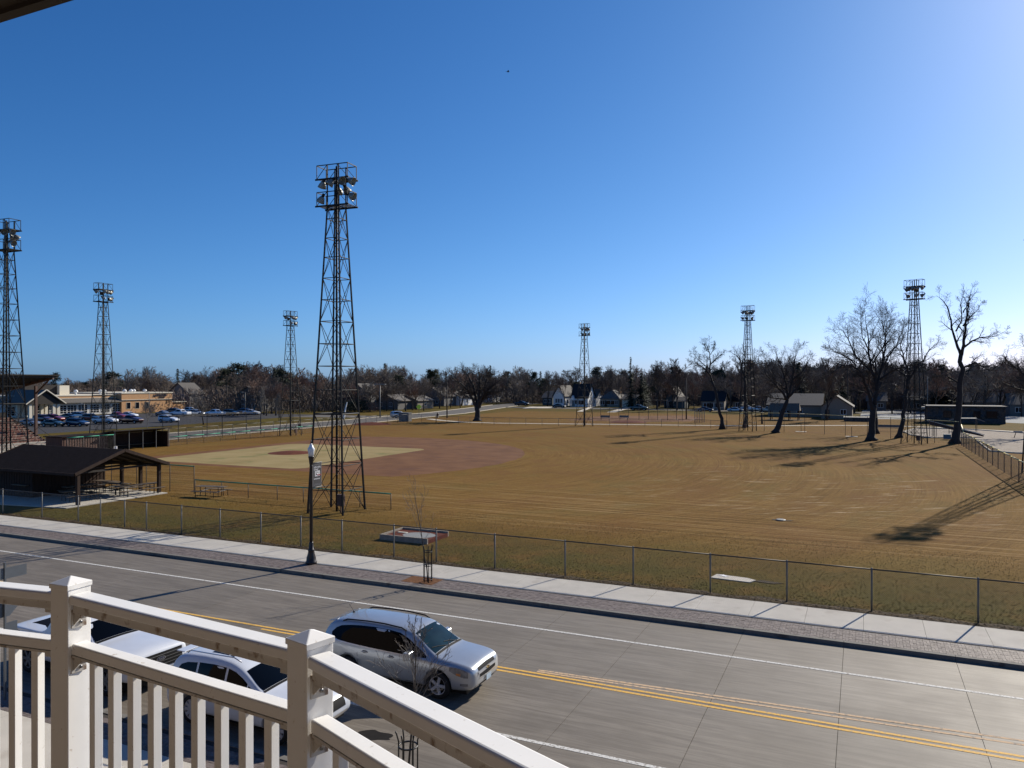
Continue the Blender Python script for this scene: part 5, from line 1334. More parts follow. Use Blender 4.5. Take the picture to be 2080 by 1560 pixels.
def house(label, px0, px1, v, dep, eave, ridge, wall, roof, axis='x', wins=(), side=(), porch=None, chim=None, door=None, name='house', zc=GZ, group=None):
    """front wall along X on the line y=v between the two sight columns"""
    a, b = RAYV(px0, v), RAYV(px1, v); w = b - a
    t = thing(name, label, 'house' if name == 'house' else name.replace('_', ' '), (a, v, zc), 0, group)
    q = MB()
    if axis == 'x':        # ridge parallel to the front: gables at the sides
        q.add([(0,0,0), (w,0,0), (w,dep,0), (0,dep,0), (0,0,eave), (w,0,eave), (w,dep,eave), (0,dep,eave), (0,dep/2,ridge), (w,dep/2,ridge)],
              [(0,1,5,4), (2,3,7,6), (1,2,6,9,5), (3,0,4,8,7), (4,5,9,8), (6,7,8,9)])
    elif axis == 'y':
        q.add([(0,0,0), (w,0,0), (w,dep,0), (0,dep,0), (0,0,eave), (w,0,eave), (w,dep,eave), (0,dep,eave), (w/2,0,ridge), (w/2,dep,ridge)],
              [(0,1,5,8,4), (2,3,7,9,6), (1,2,6,5), (3,0,4,7), (4,8,9,7), (5,6,9,8)])
    else: q.box(0, w, 0, dep, 0, eave)
    wl_ = q.build('wall', M[wall], t)
    o = .45
    if axis == 'x': sl = [((-o, -o, eave - .14), (w+o, -o, eave - .14), (w+o, dep/2, ridge + .12), (-o, dep/2, ridge + .12)), ((-o, dep+o, eave - .14), (w+o, dep+o, eave - .14), (w+o, dep/2, ridge + .12), (-o, dep/2, ridge + .12))]
    elif axis == 'y': sl = [((-o, -o, eave - .14), (-o, dep+o, eave - .14), (w/2, dep+o, ridge + .12), (w/2, -o, ridge + .12)), ((w+o, -o, eave - .14), (w+o, dep+o, eave - .14), (w/2, dep+o, ridge + .12), (w/2, -o, ridge + .12))]
    elif axis == 'hip':
        d2 = min(w, dep) / 2
        q = MB(); q.add([(-o,-o,eave), (w+o,-o,eave), (w+o,dep+o,eave), (-o,dep+o,eave)] + ([(d2, dep/2, ridge), (w-d2, dep/2, ridge)] if w > dep else [(w/2, d2, ridge), (w/2, dep-d2, ridge)]),
              [(0,1,5,4), (1,2,5), (2,3,4,5), (3,0,4), (3,2,1,0)] if w > dep else [(0,1,4), (1,2,5,4), (2,3,5), (3,0,4,5), (3,2,1,0)])
        r_ = q.build('roof', M[roof], t); sl = []
    for s in sl:
        q = MB(); q.add([s[0], s[1], s[2], s[3]] + [(p[0], p[1], p[2] + .14) for p in s], [(0,1,2,3), (7,6,5,4), (0,4,5,1), (1,5,6,2), (2,6,7,3), (3,7,4,0)]); r_ = q.build('roof', M[roof], t)
    if chim is not None:
        q = MB(); q.box(w*chim, w*chim + .7, dep*.6, dep*.6 + .6, ridge - 1.2, ridge + .9); q.build('chimney', M['brick'], r_)
    for (x, z, ww, hh) in wins: window(t, FS, w * x, z, ww, hh, (0, 0, 0), 'whitepaint', (2, 1))
    for (y, z, ww, hh) in side: window(t, FE, dep * y, z, ww, hh, (w, 0, 0), 'whitepaint', (1, 2))
    if door is not None:
        q = MB(); x = w * door; q.box(x - .5, x + .5, -.06, .02, .15, 2.2); q.build('door', M['darkwood'], t)
    if porch:
        x0, x1, zr = porch; x0 *= w; x1 *= w
        q = MB(); q.add([(x0, -1.6, 2.5), ((x0+x1)/2, -1.6, 2.5 + zr), (x1, -1.6, 2.5), (x0, .3, 2.5), ((x0+x1)/2, .3, 2.5 + zr), (x1, .3, 2.5), (x0, -1.6, 2.35), (x1, -1.6, 2.35), (x0, .3, 2.35), (x1, .3, 2.35)],
            [(0,1,4,3), (1,2,5,4), (0,6,7,2,1), (6,8,9,7), (0,3,8,6), (2,7,9,5)]); q.build('porch_roof', M[wall], t)
        for x in (x0 + .15, x1 - .15): q = MB(); q.box(x-.08, x+.08, -1.5, -1.34, 0, 2.36); q.build('porch_post', M['whitepaint'], t)
    return t
H = 265
house('small blue-grey house left of the white gabled house', 1102, 1122, H+6, 9, 2.9, 5.2, 'bluegrey', 'greyroof', 'x', [(.3, 1, 1.1, 1.2), (.7, 1, 1.1, 1.2)])
house('white house with its gable end to the street and three tall windows', 1124, 1146, H, 12, 3.6, 7.4, 'whitepaint', 'greyroof', 'y', [(.28, 1.2, .7, 1.5), (.5, 1.2, .7, 1.5), (.75, 1.2, .7, 1.5)], [(.3, 1, 1, 1.3), (.7, 1, 1, 1.3)])
house('white cottage with a steep black roof behind the distant light tower', 1161, 1194, H-4, 8, 3.1, 8.0, 'whitepaint', 'blackroof', 'x', [(.30, .9, 1.0, 1.4), (.58, .9, 2.0, 1.4)], [(.3, 1, .8, 1.3), (.7, 1, .8, 1.3), (.5, 4., .7, 1.2)], (.0, .26, 1.5), .15, .13)
house('low white annexe right of the black-roofed cottage', 1200, 1211, H+3, 9, 3., 6.0, 'whitepaint', 'greyroof', 'x', [(.5, 1, 1, 1.2)], [(.5, 1, 1, 1.2)])
house('tan bungalow with a low hipped roof, right of the cottage', 1219, 1258, H-2, 11, 2.9, 6.0, 'tan', 'greyroof', 'hip', [(.12, .8, 1.4, 1.5), (.55, .8, 3., 1.5), (.85, .9, 1., 1.3)], [(.4, 1, 1.1, 1.3)], None, .7, .3)
house('pale double garage under the tall thin spruce', 1264, 1291, H-3, 8, 2.8, 4.2, 'cream', 'greyroof', 'x', [], [], None, None, None)
house('grey-roofed house behind the bungalow', 1228, 1275, H+22, 9, 3.6, 7.6, 'tan', 'greyroof', 'x', [(.3, 1, 1, 1.2)])
house('dark blue-green house behind bare trees near the distant backstop', 1349, 1378, H-4, 10, 3.2, 7.2, 'bluegrey', 'greyroof', 'y', [(.3, 1, 1., 1.3), (.7, 1, 1., 1.3)], [], None, None, .5)
house('small dark blue garage beside the dark blue-green house', 1372, 1391, H-8, 6, 2.4, 3.6, 'bluegrey', 'greyroof', 'x')
house('tan bungalow with white right gable behind the leaning tree', 1425, 1471, 246, 8, 2.9, 5.8, 'tan', 'blackroof', 'x', [(.22, .9, 1.8, 1.3), (.6, .9, 2.2, 1.3), (.87, .9, 1., 1.3)], [(.5, .8, 1.2, 1.6)], (.56, .76, 1.2), None, .4)
house('small brown house between two slim tree trunks', 1489, 1508, 252, 8, 2.8, 5.4, 'tan', 'brownroof', 'x', [(.5, 1, 1.2, 1.2)])
# ranch buildings at the right
house('long low tan hall with grey roof, left part behind the trees', 1560, 1668, 207, 13, 3.0, 5.6, 'tan', 'greyroof', 'x', [(.35, 1, 1.2, 1.1), (.6, 1, 1.2, 1.1)])
house('tan hall wing with its gable facing the field', 1668, 1731, 199, 14, 2.9, 5.3, 'tan', 'greyroof', 'y', [(.72, 1.1, 1.2, 1.1)], [], None, None, .2)
house('pale green flat house behind the pale court', 1845, 1932, 262, 10, 3.4, 6.0, 'bluegrey', 'greyroof', 'x', [(.2, 1, 1.6, 1.2), (.45, 1, 1.6, 1.2), (.8, 1, 1.6, 1.2)])
house('dark grey house behind the stone building at the right', 1960, 2040, 258, 10, 3.0, 5.6, 'greyhouse', 'greyroof', 'x', [(.2, 1, 1.4, 1.2), (.7, 1, 1.4, 1.2)])
house('grey house at the right edge behind the court', 2052, 2110, 235, 10, 3.0, 5.6, 'greyhouse', 'greyroof', 'x', [(.3, 1, 1.4, 1.2)])
house('grey house left of the stone building, among far trees', 1762, 1800, 262, 10, 3.0, 5.4, 'greyhouse', 'greyroof', 'x', [(.3, 1, 1.4, 1.2), (.7, 1, 1.4, 1.2)])
# houses left of the centre, among trees along the side street
def house_e(label, px0, px1, u, dep, eave, ridge, wall, roof, wins, zc=GZ):
    a, b = RAYU(px0, u), RAYU(px1, u); w = b - a
    t = thing('house', label, 'house', (u, a, zc))
    q = MB(); q.add([(0,0,0), (0,w,0), (-dep,w,0), (-dep,0,0), (0,0,eave), (0,w,eave), (-dep,w,eave), (-dep,0,eave), (-dep/2,0,ridge), (-dep/2,w,ridge)], [(0,1,5,4), (1,2,6,9,5), (2,3,7,6), (3,0,4,8,7), (4,5,9,8), (6,7,8,9)]); q.build('wall', M[wall], t)
    for s in (((.45,-.4,eave-.14), (.45,w+.4,eave-.14), (-dep/2,w+.4,ridge+.12), (-dep/2,-.4,ridge+.12)), ((-dep-.45,-.4,eave-.14), (-dep-.45,w+.4,eave-.14), (-dep/2,w+.4,ridge+.12), (-dep/2,-.4,ridge+.12))):
        q = MB(); q.add(list(s) + [(p[0], p[1], p[2]+.14) for p in s], [(0,1,2,3), (7,6,5,4), (0,4,5,1), (1,5,6,2), (2,6,7,3), (3,7,4,0)]); q.build('roof', M[roof], t)
    for (x, z, ww, hh) in wins: window(t, FE, w*x, z, ww, hh, (0,0,0), 'whitepaint', (2, 1))
    for z in ((1., 3.6) if eave > 4 else (1.,)): 
        for y in (.3, .7): window(t, ((1,0),(0,-1)), -dep*y, z, 1., 1.2, (0,0,0), 'whitepaint', (2,1))
    return t
house_e('two-storey grey-blue house among trees above the right end of the car park', 530, 568, -162, 10, 4.7, 7.4, 'darkwall', 'greyroof', [(.3,1,1,1.3),(.7,1,1,1.3),(.3,3.6,1,1.3),(.7,3.6,1,1.3)])
house_e('pale house with white gable trim behind the clinic roof end', 385, 415, -200, 10, 5.0, 8.4, 'greyhouse', 'greyroof', [(.5,1,1,1.3)])
house_e('lavender-grey two-storey house behind the side street trees', 748, 778, -142, 9, 5.4, 8.2, 'greyhouse', 'greyroof', [(.3,1,1,1.3),(.7,3.6,1,1.3)])
house_e('grey two-car garage with white eave beside the side street', 808, 846, -135, 9, 2.8, 4.6, 'greyhouse', 'greyroof', [])
house_e('low grey carport house right of the two-car garage', 848, 880, -133, 8, 2.7, 4.2, 'tan', 'greyroof', [(.5,1,1.2,1.2)])
house_e('grey house behind the big wide-crowned tree, left side', 902, 934, -140, 10, 3.6, 6.6, 'greyhouse', 'greyroof', [(.5,1,1.2,1.2)])
house_e('white house behind the trunk of the big wide-crowned tree', 936, 962, -138, 9, 3., 5.4, 'whitepaint', 'greyroof', [(.5,1,1.2,1.2)])
house_e('small brick house beyond the slim tower on the left', 606, 626, -168, 8, 2.6, 4.4, 'tan', 'greyroof', [])
house_e('low dark house behind the dark hedge', 700, 745, -150, 9, 2.6, 4.2, 'bluegrey', 'greyroof', [(.5,1,1.2,1.2)])
house_e('small white house far up the side street', 1000, 1018, -150, 9, 3., 5.4, 'whitepaint', 'greyroof', [(.5,1,1.2,1.2)])
house_e('long tan house behind the clinic trees', 440, 500, -196, 9, 3., 5., 'tan', 'brownroof', [(.3,1,1.2,1.2),(.7,1,1.2,1.2)])

# stone building at the right
a, b = RAYV(1884, 188), RAYV(2043, 188)
t = thing('stone_building', 'dark fieldstone park building with flat roof and three dark windows', 'building', (a, 188, GZ)); w = b - a
stj = random.Random(3)
q = MB(); q.box(.05, w-.05, .05, 7.5, 0, 3.5); q.build('wall_core', M['darkwood'], t)
q = MB(); z = 0
wins_ = [(w*.26, 1.5), (w*.64, 1.2), (w*.83, 1.9)]
while z < 3.5:
    h = stj.uniform(.24, .36); x = 0
    while x < w:
        L = stj.uniform(.3, .62); x1 = min(w, x + L)
        if not any(abs((x+x1)/2 - c) < ww/2 + .1 and 1.2 < z + h/2 < 2.7 for c, ww in wins_):
            d = stj.uniform(-.07, -.01); q.box(x+.02, x1-.02, d, .08, z+.015, min(3.5, z+h)-.015, stj.randrange(3))
        x = x1
    y = 0
    while y < 7.5:
        L = stj.uniform(.3, .62); q.box(stj.uniform(-.07,-.01), .08, y+.02, min(7.5, y+L)-.02, z+.015, min(3.5, z+h)-.015, stj.randrange(3)); y += L
    z += h
stuff(q.build('field_stones', [M['stone'], mat('brown_fieldstone', (.17,.12,.09), .9, .3, 3), mat('grey_fieldstone', (.10,.10,.11), .9, .3, 3)], t))
q = MB(); q.box(-.3, w+.3, -.4, 7.9, 3.5, 3.72); q.build('roof_slab', M['greyroof'], t)
for c, ww in wins_: window(t, FS, c, 1.25, ww, 1.35, (0, .0, 0), 'darkwood', (2, 1), .02)
q = MB(); q.box(-1.0, -.3, .2, 3, 3.1, 3.45); q.build('door_canopy', M['cream'], t)
# playground furniture
p = P(1948, 888)
t = thing('ramp_panel', 'dark red sloped ramp panel on legs in the playground behind the tree', 'play ramp', (*p, GZ), R(14))
q = MB(); q.add([(-4.4,0,2.55), (3.6,0,.35), (3.6,.2,.35), (-4.4,.2,2.55), (-4.2,0,1.9), (3.6,0,.12), (3.6,.2,.12), (-4.2,.2,1.9)], [(3,2,1,0), (4,5,6,7), (0,1,5,4), (1,2,6,5), (2,3,7,6), (3,0,4,7)]); q.build('panel', M['slide'], t)
q = MB(); q.bar((-4.5,-.05,2.62), (3.7,-.05,.42), .10, .09); q.bar((-4.5,1.4,2.62), (3.7,1.4,.42), .10, .09); q.build('edge_rail', M['cream'], t)
q = MB(); q.add([(-4.4,.2,2.5), (3.6,.2,.3), (3.6,1.35,.3), (-4.4,1.35,2.5)], [(0,1,2,3)]); q.build('deck', M['slide'], t)
for x, h in ((-3.9, 2.4), (-3.3, 2.25), (-1, 1.6), (1.5, .9)):
    q = MB(); q.bar((x, .1, 0), (x, .1, h), .07); q.bar((x, 1.3, 0), (x, 1.3, h), .07); q.build('leg', M['galvdark'], t)
t = thing('play_canopy', 'thin arched play shelter frame in front of the stone building', 'canopy', (*P(1962, 876), GZ))
for x in (-1.6, 1.6):
    for y in (-.8, .8): q = MB(); q.tube([(x, y, 0), (x, y, 2.2)], .05, 5); q.build('post', M['galvdark'], t)
q = MB(); q.tube([(-2.6, -.8, 1.9), (-1.6, -.8, 2.25), (1.6, -.8, 2.3), (2.8, -.8, 1.8)], .06, 5); q.tube([(-2.6, .8, 1.9), (-1.6, .8, 2.25), (1.6, .8, 2.3), (2.8, .8, 1.8)], .06, 5); q.build('roof_frame', M['galv'], t)
q = MB(); q.add([(-1.6,-.8,2.3), (1.6,-.8,2.35), (1.6,.8,2.35), (-1.6,.8,2.3), (-1.6,-.8,2.34), (1.6,-.8,2.39), (1.6,.8,2.39), (-1.6,.8,2.34)], [(3,2,1,0), (4,5,6,7), (0,1,5,4), (2,3,7,6), (1,2,6,5), (3,0,4,7)]); q.build('roof', M['galv'], t)
t = thing('blue_bin', 'small faded blue box beside the fence corner at the foot of the tree', 'bin', (*P(1924, 893), GZ))
q = MB(); q.box(-.5, .5, -.3, .3, .1, .75); bev(q.build('box', M['bluebox'], t), .03); q = MB(); q.box(-.53, .53, -.33, .33, .75, .82); q.build('lid', M['bluebox'], t)
t = thing('spring_rider', 'pale play rider near the right edge of the wood-chip area', 'play rider', (*P(2068, 889), GZ))
q = MB(); q.tube([(-.5,0,0), (-.3,0,.8), (.3,0,.8), (.5,0,0)], .06, 6); q.build('frame', M['galvdark'], t, True); q = MB(); q.box(-.6, .6, -.2, .2, .8, 1.05); bev(q.build('seat', M['court'], t), .06)
# small shelter, planter, benches
sp = P(1594, 853)
t = thing('small_shelter', 'small open shelter with a flat brown roof band beside the leaning trunk', 'shelter', (*sp, GZ))
q = MB(); q.add([(-3.4,-2,2.2), (3.4,-2,2.2), (3.4,2.4,2.2), (-3.4,2.4,2.2), (-3.2,.2,3.9), (3.2,.2,3.9)], [(0,1,5,4), (2,3,4,5), (1,2,5), (3,0,4), (3,2,1,0)]); q.build('roof', mat('tan_shingle', (.20,.15,.11), .9, .2, 3), t)
for x in (-3, -1, 1, 3):
    for y in (-1.7, 2.1): q = MB(); q.box(x-.1, x+.1, y-.1, y+.1, 0, 2.25); q.build('post', M['brownwood'], t)
q = MB(); q.prism([(-3.9,-2.4), (3.8,-2.4), (4.2,2), (-3.6,2.4)], 0, .05); q.build('floor', M['soil'], t)
t = thing('stone_planter', 'low dark stone planter wall in front of the tan hall wing', 'planter', (*P(1740, 856), GZ))
q = MB(); q.box(-2.6, 2.6, -.6, 1.6, 0, .85); q.build('wall', M['stone'], t); q = MB(); q.box(-2.7, 2.7, -.7, 1.7, .85, .98); q.build('cap', M['cream'], t)
bt = thing('metal_bench', 'left pale bench behind the outfield fence by the second diamond', 'bench', (*P(1229, 854), GZ), R(8), 'benches by the second diamond')
q = MB(); q.box(-1.1, 1.1, -.2, .2, .55, .62); q.build('seat', M['galv'], bt); q = MB(); q.box(-1.1, 1.1, .25, .30, .7, 1.15); q.build('backrest', M['galv'], bt)
for x in (-.9, .9): q = MB(); q.bar((x, 0, 0), (x, 0, .55), .08); q.bar((x, .22, .5), (x, .28, .9), .06); q.build('leg', M['galvdark'], bt)
dup(bt, (*P(1267, 854), GZ), R(0), 'right pale bench behind the outfield fence by the second diamond')
dup(bt, (*P(1803, 876), GZ), R(4), 'long white bench between the big tree trunk and the leaning trunk', None, (2.2, 1, 1))
for lb, px, py in (('left horseshoe stake with pale square pad behind the high fence', 1627, 877), ('right horseshoe stake with pale pad left of the big tree', 1730, 887)):
    t = thing('horseshoe_stake', lb, 'stake', (*P(px, py), GZ)); q = MB(); q.box(-.9, .9, -.6, .6, 0, .05); q.build('pad', M['path'], t); q = MB(); q.box(-.04, .04, .3, .38, 0, 1.6); q.build('backboard_post', M['darkwood'], t)
# utility poles and lamps
def pole(label, px, py, top, arm=0, lamp=False, m='wood', name='utility_pole', arms=1.3, axis=0):
    u, v = P(px, py); h = HT(top, u, v) - GZ
    t = thing(name, label, 'utility pole' if name == 'utility_pole' else 'lamp post', (u, v, GZ), R(axis))
    q = MB(); q.tube([(0,0,-.1), (0,0,h)], [.17, .11] if name == 'utility_pole' else [.10, .07], 8); q.build('pole', M[m], t, True)
    if arm:
        q = MB(); q.bar((-arms, 0, h - .5), (arms, 0, h - .5), .11, .12); 
        if arm > 1: q.bar((-arms, 0, h - 1.5), (arms, 0, h - 1.5), .11, .12)
        q.build('crossarm', M[m], t)
        for x in (-arms*.9, -arms*.4, arms*.4, arms*.9): q = MB(); q.lathe([(.05, h-.44), (.06, h-.3), (.02, h-.26)], 6, x, 0); q.build('insulator', M['galv'], t)
    if lamp:
        q = MB(); q.bar((0, 0, h - .1), (-.9, 0, h + .05), .06); q.build('lamp_arm', M['galv'], t)
        q = MB(); q.box(-1.5, -.8, -.16, .16, h, h + .14); q.build('lamp_head', M['court'], t)
    return t
pole('wooden utility pole with crossarm where the white footpath meets the side street', 908, 849, 776, 1)
pole('grey pole with a flat wide lamp bar beside the side street', 772, 848, 781, 0, False, 'galv', 'utility_pole')
u, v = P(772, 848); h = HT(781, u, v) - GZ
t = thing('flat_lamp_bar', 'wide flat lamp head on top of the grey side street pole', 'lamp', (u, v, GZ + h)); q = MB(); q.box(-1.6, 1.6, -.3, .3, 0, .16); q.build('lamp_head', M['court'], t); q = MB(); q.bar((-.9,0,-.3), (.9,0,0), .05); q.build('strut', M['galv'], t)
pole('dark utility pole behind the distant backstop', 1394, 852, 768, 0)
pole('utility pole with transformer in front of the tan hall', 1722, 846, 733, 1)
pole('utility pole with crossarm behind the stone building', 2026, 846, 772, 1)
pole('grey light pole beside the nearby light tower at the right', 1884, 846, 765, 0, False, 'galv', 'lamp_post')
pole('dark pole among the far trees near the black pickup', 1050, 822, 793, 1)
pole('thin pole between the houses by the far cross street', 1484, 836, 790, 0)
pole('utility pole between trees right of the clinic', 461, 838, 782, 1)
for lb, px, py, tp in (('tall car park lamp among the right-hand vehicles', 498, 843, 797), ('car park lamp beside the left light tower', 303, 845, 797), ('car park lamp in front of the brick clinic wall', 259, 838, 795), ('car park lamp at the left, near the silver SUV', 171, 850, 820),
                       ('car park lamp by the road beyond the thin trees', 562, 843, 793), ('car park lamp behind the thin upright tree', 398, 840, 797)):
    pole(lb, px, py, tp, 0, True, 'galv', 'lamp_post')
t = thing('utility_box', 'grey electrical cabinet beside the side street fence', 'cabinet', (*P(823, 856), GZ))
q = MB(); q.box(-1.3, 1.3, -.7, .7, 0, 1.9); bev(q.build('cabinet', M['greyhouse'], t), .04); q = MB(); q.box(-1.35, 1.35, -.75, .75, 1.9, 1.98); q.build('lid', M['galv'], t)
t = thing('pedestrian_sign', 'fluorescent yellow-green crossing sign by the side street garage', 'road sign', (*P(851, 843), GZ))
q = MB(); q.tube([(0,0,0), (0,0,2.9)], .05, 5); q.build('post', M['galv'], t); q = MB(); rt = Matrix.Rotation(R(24), 4, 'Z')
q.add([rt @ Vector(p_) for p_ in [(-.75,-.06,2.2), (0,-.06,1.45), (.75,-.06,2.2), (0,-.06,2.95), (-.75,-.03,2.2), (0,-.03,1.45), (.75,-.03,2.2), (0,-.03,2.95)]], [(0,1,2,3), (7,6,5,4), (0,4,5,1), (1,5,6,2), (2,6,7,3), (3,7,4,0)]); q.build('sign_plate', M['fluor'], t)
t = thing('white_post', 'leaning white post by the dark hedge', 'post', (*P(698, 851), GZ)); q = MB(); q.tube([(0,0,0), (.25,.2,2.), (.6,.5,4.)], [.28,.2,.12], 6); q.build('trunk', M['whitepaint'], t)
# unseen shed-shaped shadow caster, added off-frame to shade the right edge
t = thing('shadow_caster', 'unseen shed-shaped shadow caster added beyond the right frame edge to shade the grass', 'shed', (16.6, 70.2, GZ))
q = MB(); q.box(-3, 4, -3, 3, 0, 2.6); q.build('wall', M['brownwood'], t); q = MB(); q.add([(-3.4,-3.4,2.6), (4.4,-3.4,2.6), (4.4,3.4,2.6), (-3.4,3.4,2.6), (-3.4,0,4.), (4.4,0,4.)], [(0,1,5,4), (2,3,4,5), (1,2,5), (3,0,4), (3,2,1,0)]); q.build('roof', M['brownroof'], t)
# bird
Zb = 62; xb = (1032-1040)/F*Zb
t = thing('bird', 'small dark bird gliding high in the blue sky', 'bird', (*CW(xb, Zb), CAMH + (HY-146)/F*Zb), R(24)); t.scale = (.75, .75, .75)
q = MB(); q.lathe([(.01, -.17), (.05, -.08), (.055, .03), (.03, .12), (.008, .17)], 8, axis=Matrix.Rotation(R(90), 4, 'Y')); q.build('body', M['black'], t, True)
for s in (-1, 1):
    q = MB(); q.add([(-.05,0,.02), (.06,0,.02), (.10,s*.16,.07), (.0,s*.34,.03), (-.05,s*.17,.06)], [(0,1,2,3,4)]); q.build('wing', M['black'], t)
q = MB(); q.add([(-.14,0,0), (-.26,-.05,.01), (-.26,.05,.01)], [(0,1,2)]); q.build('tail', M['black'], t)
# ---------------------------------------------------------------- trees
def rotv(d, ang, az):
    a = d.orthogonal().normalized(); b = d.cross(a)
    return (d * math.cos(ang) + (a * math.cos(az) + b * math.sin(az)) * math.sin(ang)).normalized()
SIDES = [8, 5, 4, 3, 3, 3]; SEGS = [7, 6, 4, 3, 2, 2]
def grow(mbs, p, d, L, r, lv, rg, prm, maxlv):
    ns = SEGS[lv]; pts = [p.copy()]; rad = [r]; dirs = [d.copy()]
    wander = prm['wander'][lv]; up = prm['up'][lv]
    for i in range(ns):
        d = (d + Vector((rg.gauss(0,1), rg.gauss(0,1), rg.gauss(0,1))) * wander + Vector((0,0,up))).normalized()
        p = p + d * (L / ns); pts.append(p.copy()); rad.append(max(prm['rmin'], r * (1 - (i+1)/ns * prm['taper'][lv]))); dirs.append(d.copy())
    (mbs[0] if lv <= prm['trunklv'] else mbs[1]).tube(pts, rad, SIDES[lv], lv == 0)
    if lv < maxlv: spawn(mbs, pts, rad, dirs, L, lv, rg, prm, maxlv)
def spawn(mbs, pts, rad, dirs, L, lv, rg, prm, maxlv):
    n = prm['kids'][lv]; n = max(1, int(n * rg.uniform(.8, 1.2) + .5)); t0 = prm['t0'][lv]; k = len(pts) - 1
    for i in range(n):
        t = t0 + (1 - t0) * (i + rg.random() * .8) / n; t = min(t, .995); f = t * k; j = min(int(f), k - 1); w = f - j
        q = pts[j].lerp(pts[j+1], w); dd = dirs[min(j+1, k)]; rr = rad[j] * (1-w) + rad[j+1] * w
        ang = prm['ang'][lv] * rg.uniform(.7, 1.25); az = i * 2.4 + rg.uniform(-.6, .6)
        nd = rotv(dd, ang, az)
        LL = L * prm['ratio'][lv] * (1 - prm['short'][lv] * (t - t0) / (1 - t0 + 1e-6)) * rg.uniform(.75, 1.2)
        grow(mbs, q, nd, LL, max(prm['rmin'], rr * prm['rr'][lv]), lv + 1, rg, prm, maxlv)
BROAD = dict(kids=[9,6,5,4,3], t0=[.32,.25,.2,.2,.2], ang=[.75,.62,.62,.7,.7], ratio=[.72,.52,.50,.5,.5], short=[.45,.45,.4,.3,.3], rr=[.5,.55,.55,.6,.6], wander=[.05,.12,.16,.2,.2,.2], up=[.02,.07,.05,.04,.03,.02], taper=[.75,.8,.8,.7,.5,.5], rmin=.012, trunklv=1)
UPR = dict(BROAD, kids=[11,6,5,4,3], ang=[.42,.45,.55,.6,.6], t0=[.22,.2,.2,.2,.2], ratio=[.62,.5,.5,.5,.5], up=[.02,.12,.09,.06,.04,.02])
VASE = dict(BROAD, kids=[8,7,5,4,3], t0=[.55,.3,.2,.2,.2], ang=[.62,.5,.6,.65,.6], ratio=[1.15,.5,.5,.5,.5], short=[.1,.4,.4,.3,.3], up=[.01,.10,.05,.03,.02,.0])
def tree_template(seed, Hh, prm, r0, maxlv=4, trunkfrac=1.0, rmin=None):
    rg = random.Random(seed); mbs = [MB(), MB()]; p = dict(prm)
    if rmin: p['rmin'] = rmin
    grow(mbs, Vector((0,0,-.1)), Vector((rg.uniform(-.05,.05), rg.uniform(-.05,.05), 1)).normalized(), Hh*trunkfrac, r0, 0, rg, p, maxlv)
    zm = max(v[2] for v in mbs[1].v)
    return mbs, zm
def make_tree(name, label, loc, mbs, bark, twig, rz=0, sc=1., cat='tree', group=None):
    t = thing(name, label, cat, loc, rz, group)
    mbs[0].build('trunk', M[bark], t, True); stuff_ = mbs[1].build('crown', M[twig], t, False)
    t.scale = (sc, sc, sc); return t
def spruce(seed, Hh, W_, n=70, sparse=1.):
    rg = random.Random(seed); a, b = MB(), MB(); a.tube([(0,0,-.1), (0,0,Hh)], [W_*.07+.05, .02], 6)
    for i in range(n):
        z = Hh * (.06 + .93 * i / n); rr = W_ * (1 - i / n) ** .85 * rg.uniform(.75, 1.1) + .12
        for k in range(max(4, int(11 * (1 - i/n) + 4))):
            az = rg.uniform(0, 6.28); L = rr * rg.uniform(.75, 1.1); dx, dy = math.cos(az), math.sin(az); dz = -.22 * L
            for s in range(max(2, int(L / .45 * sparse))):
                f = (s + rg.random()) / max(2, int(L / .45 * sparse)); c = Vector((dx*L*f, dy*L*f, z + dz*f + rg.uniform(-.08, .08)))
                w = rg.uniform(.18, .34) * (1.15 - f*.5); e = Vector((-dy, dx, rg.uniform(-.3,.3))) * w
                tip = Vector((dx, dy, -.35 + rg.uniform(-.2,.2))) * w * 1.9
                b.add([c - e, c + e, c + tip + e*.2], [(0,1,2)])
    return [a, b]
def pine(seed, Hh, W_, bare=.35, n=900):
    rg = random.Random(seed); a, b = MB(), MB(); a.tube([(0,0,-.1), (.1,0,Hh*.5), (0,.1,Hh*.95)], [W_*.07+.06, W_*.05, .03], 6)
    cl = []
    for i in range(26):
        z = Hh * (bare + (1-bare) * rg.random() ** .8 ); rr = W_ * math.sin(min(1, (1.02 - z/Hh) / (1-bare) * 1.2) * 1.57) * rg.uniform(.3, 1.); az = rg.uniform(0, 6.28)
        c = Vector((rr*math.cos(az), rr*math.sin(az), z)); cl.append(c); a.tube([(0,0,z - rr*.3), c], [.05, .02], 3, False)
    for c in cl:
        s = W_ * .30
        for i in range(n // 26 * 3):
            p = c + Vector((rg.gauss(0,1)*s*.55, rg.gauss(0,1)*s*.55, rg.gauss(0,1)*s*.32)); d = Vector((rg.gauss(0,1), rg.gauss(0,1), rg.gauss(0,.6)+.3)).normalized(); e = d.orthogonal().normalized()
            w = rg.uniform(.14, .28); b.add([p - e*w*.5, p + e*w*.5, p + d*w*1.9], [(0,1,2)])
    return [a, b]
def scaled(px, py): u, v = P(px, py); return (u, v, GZ)

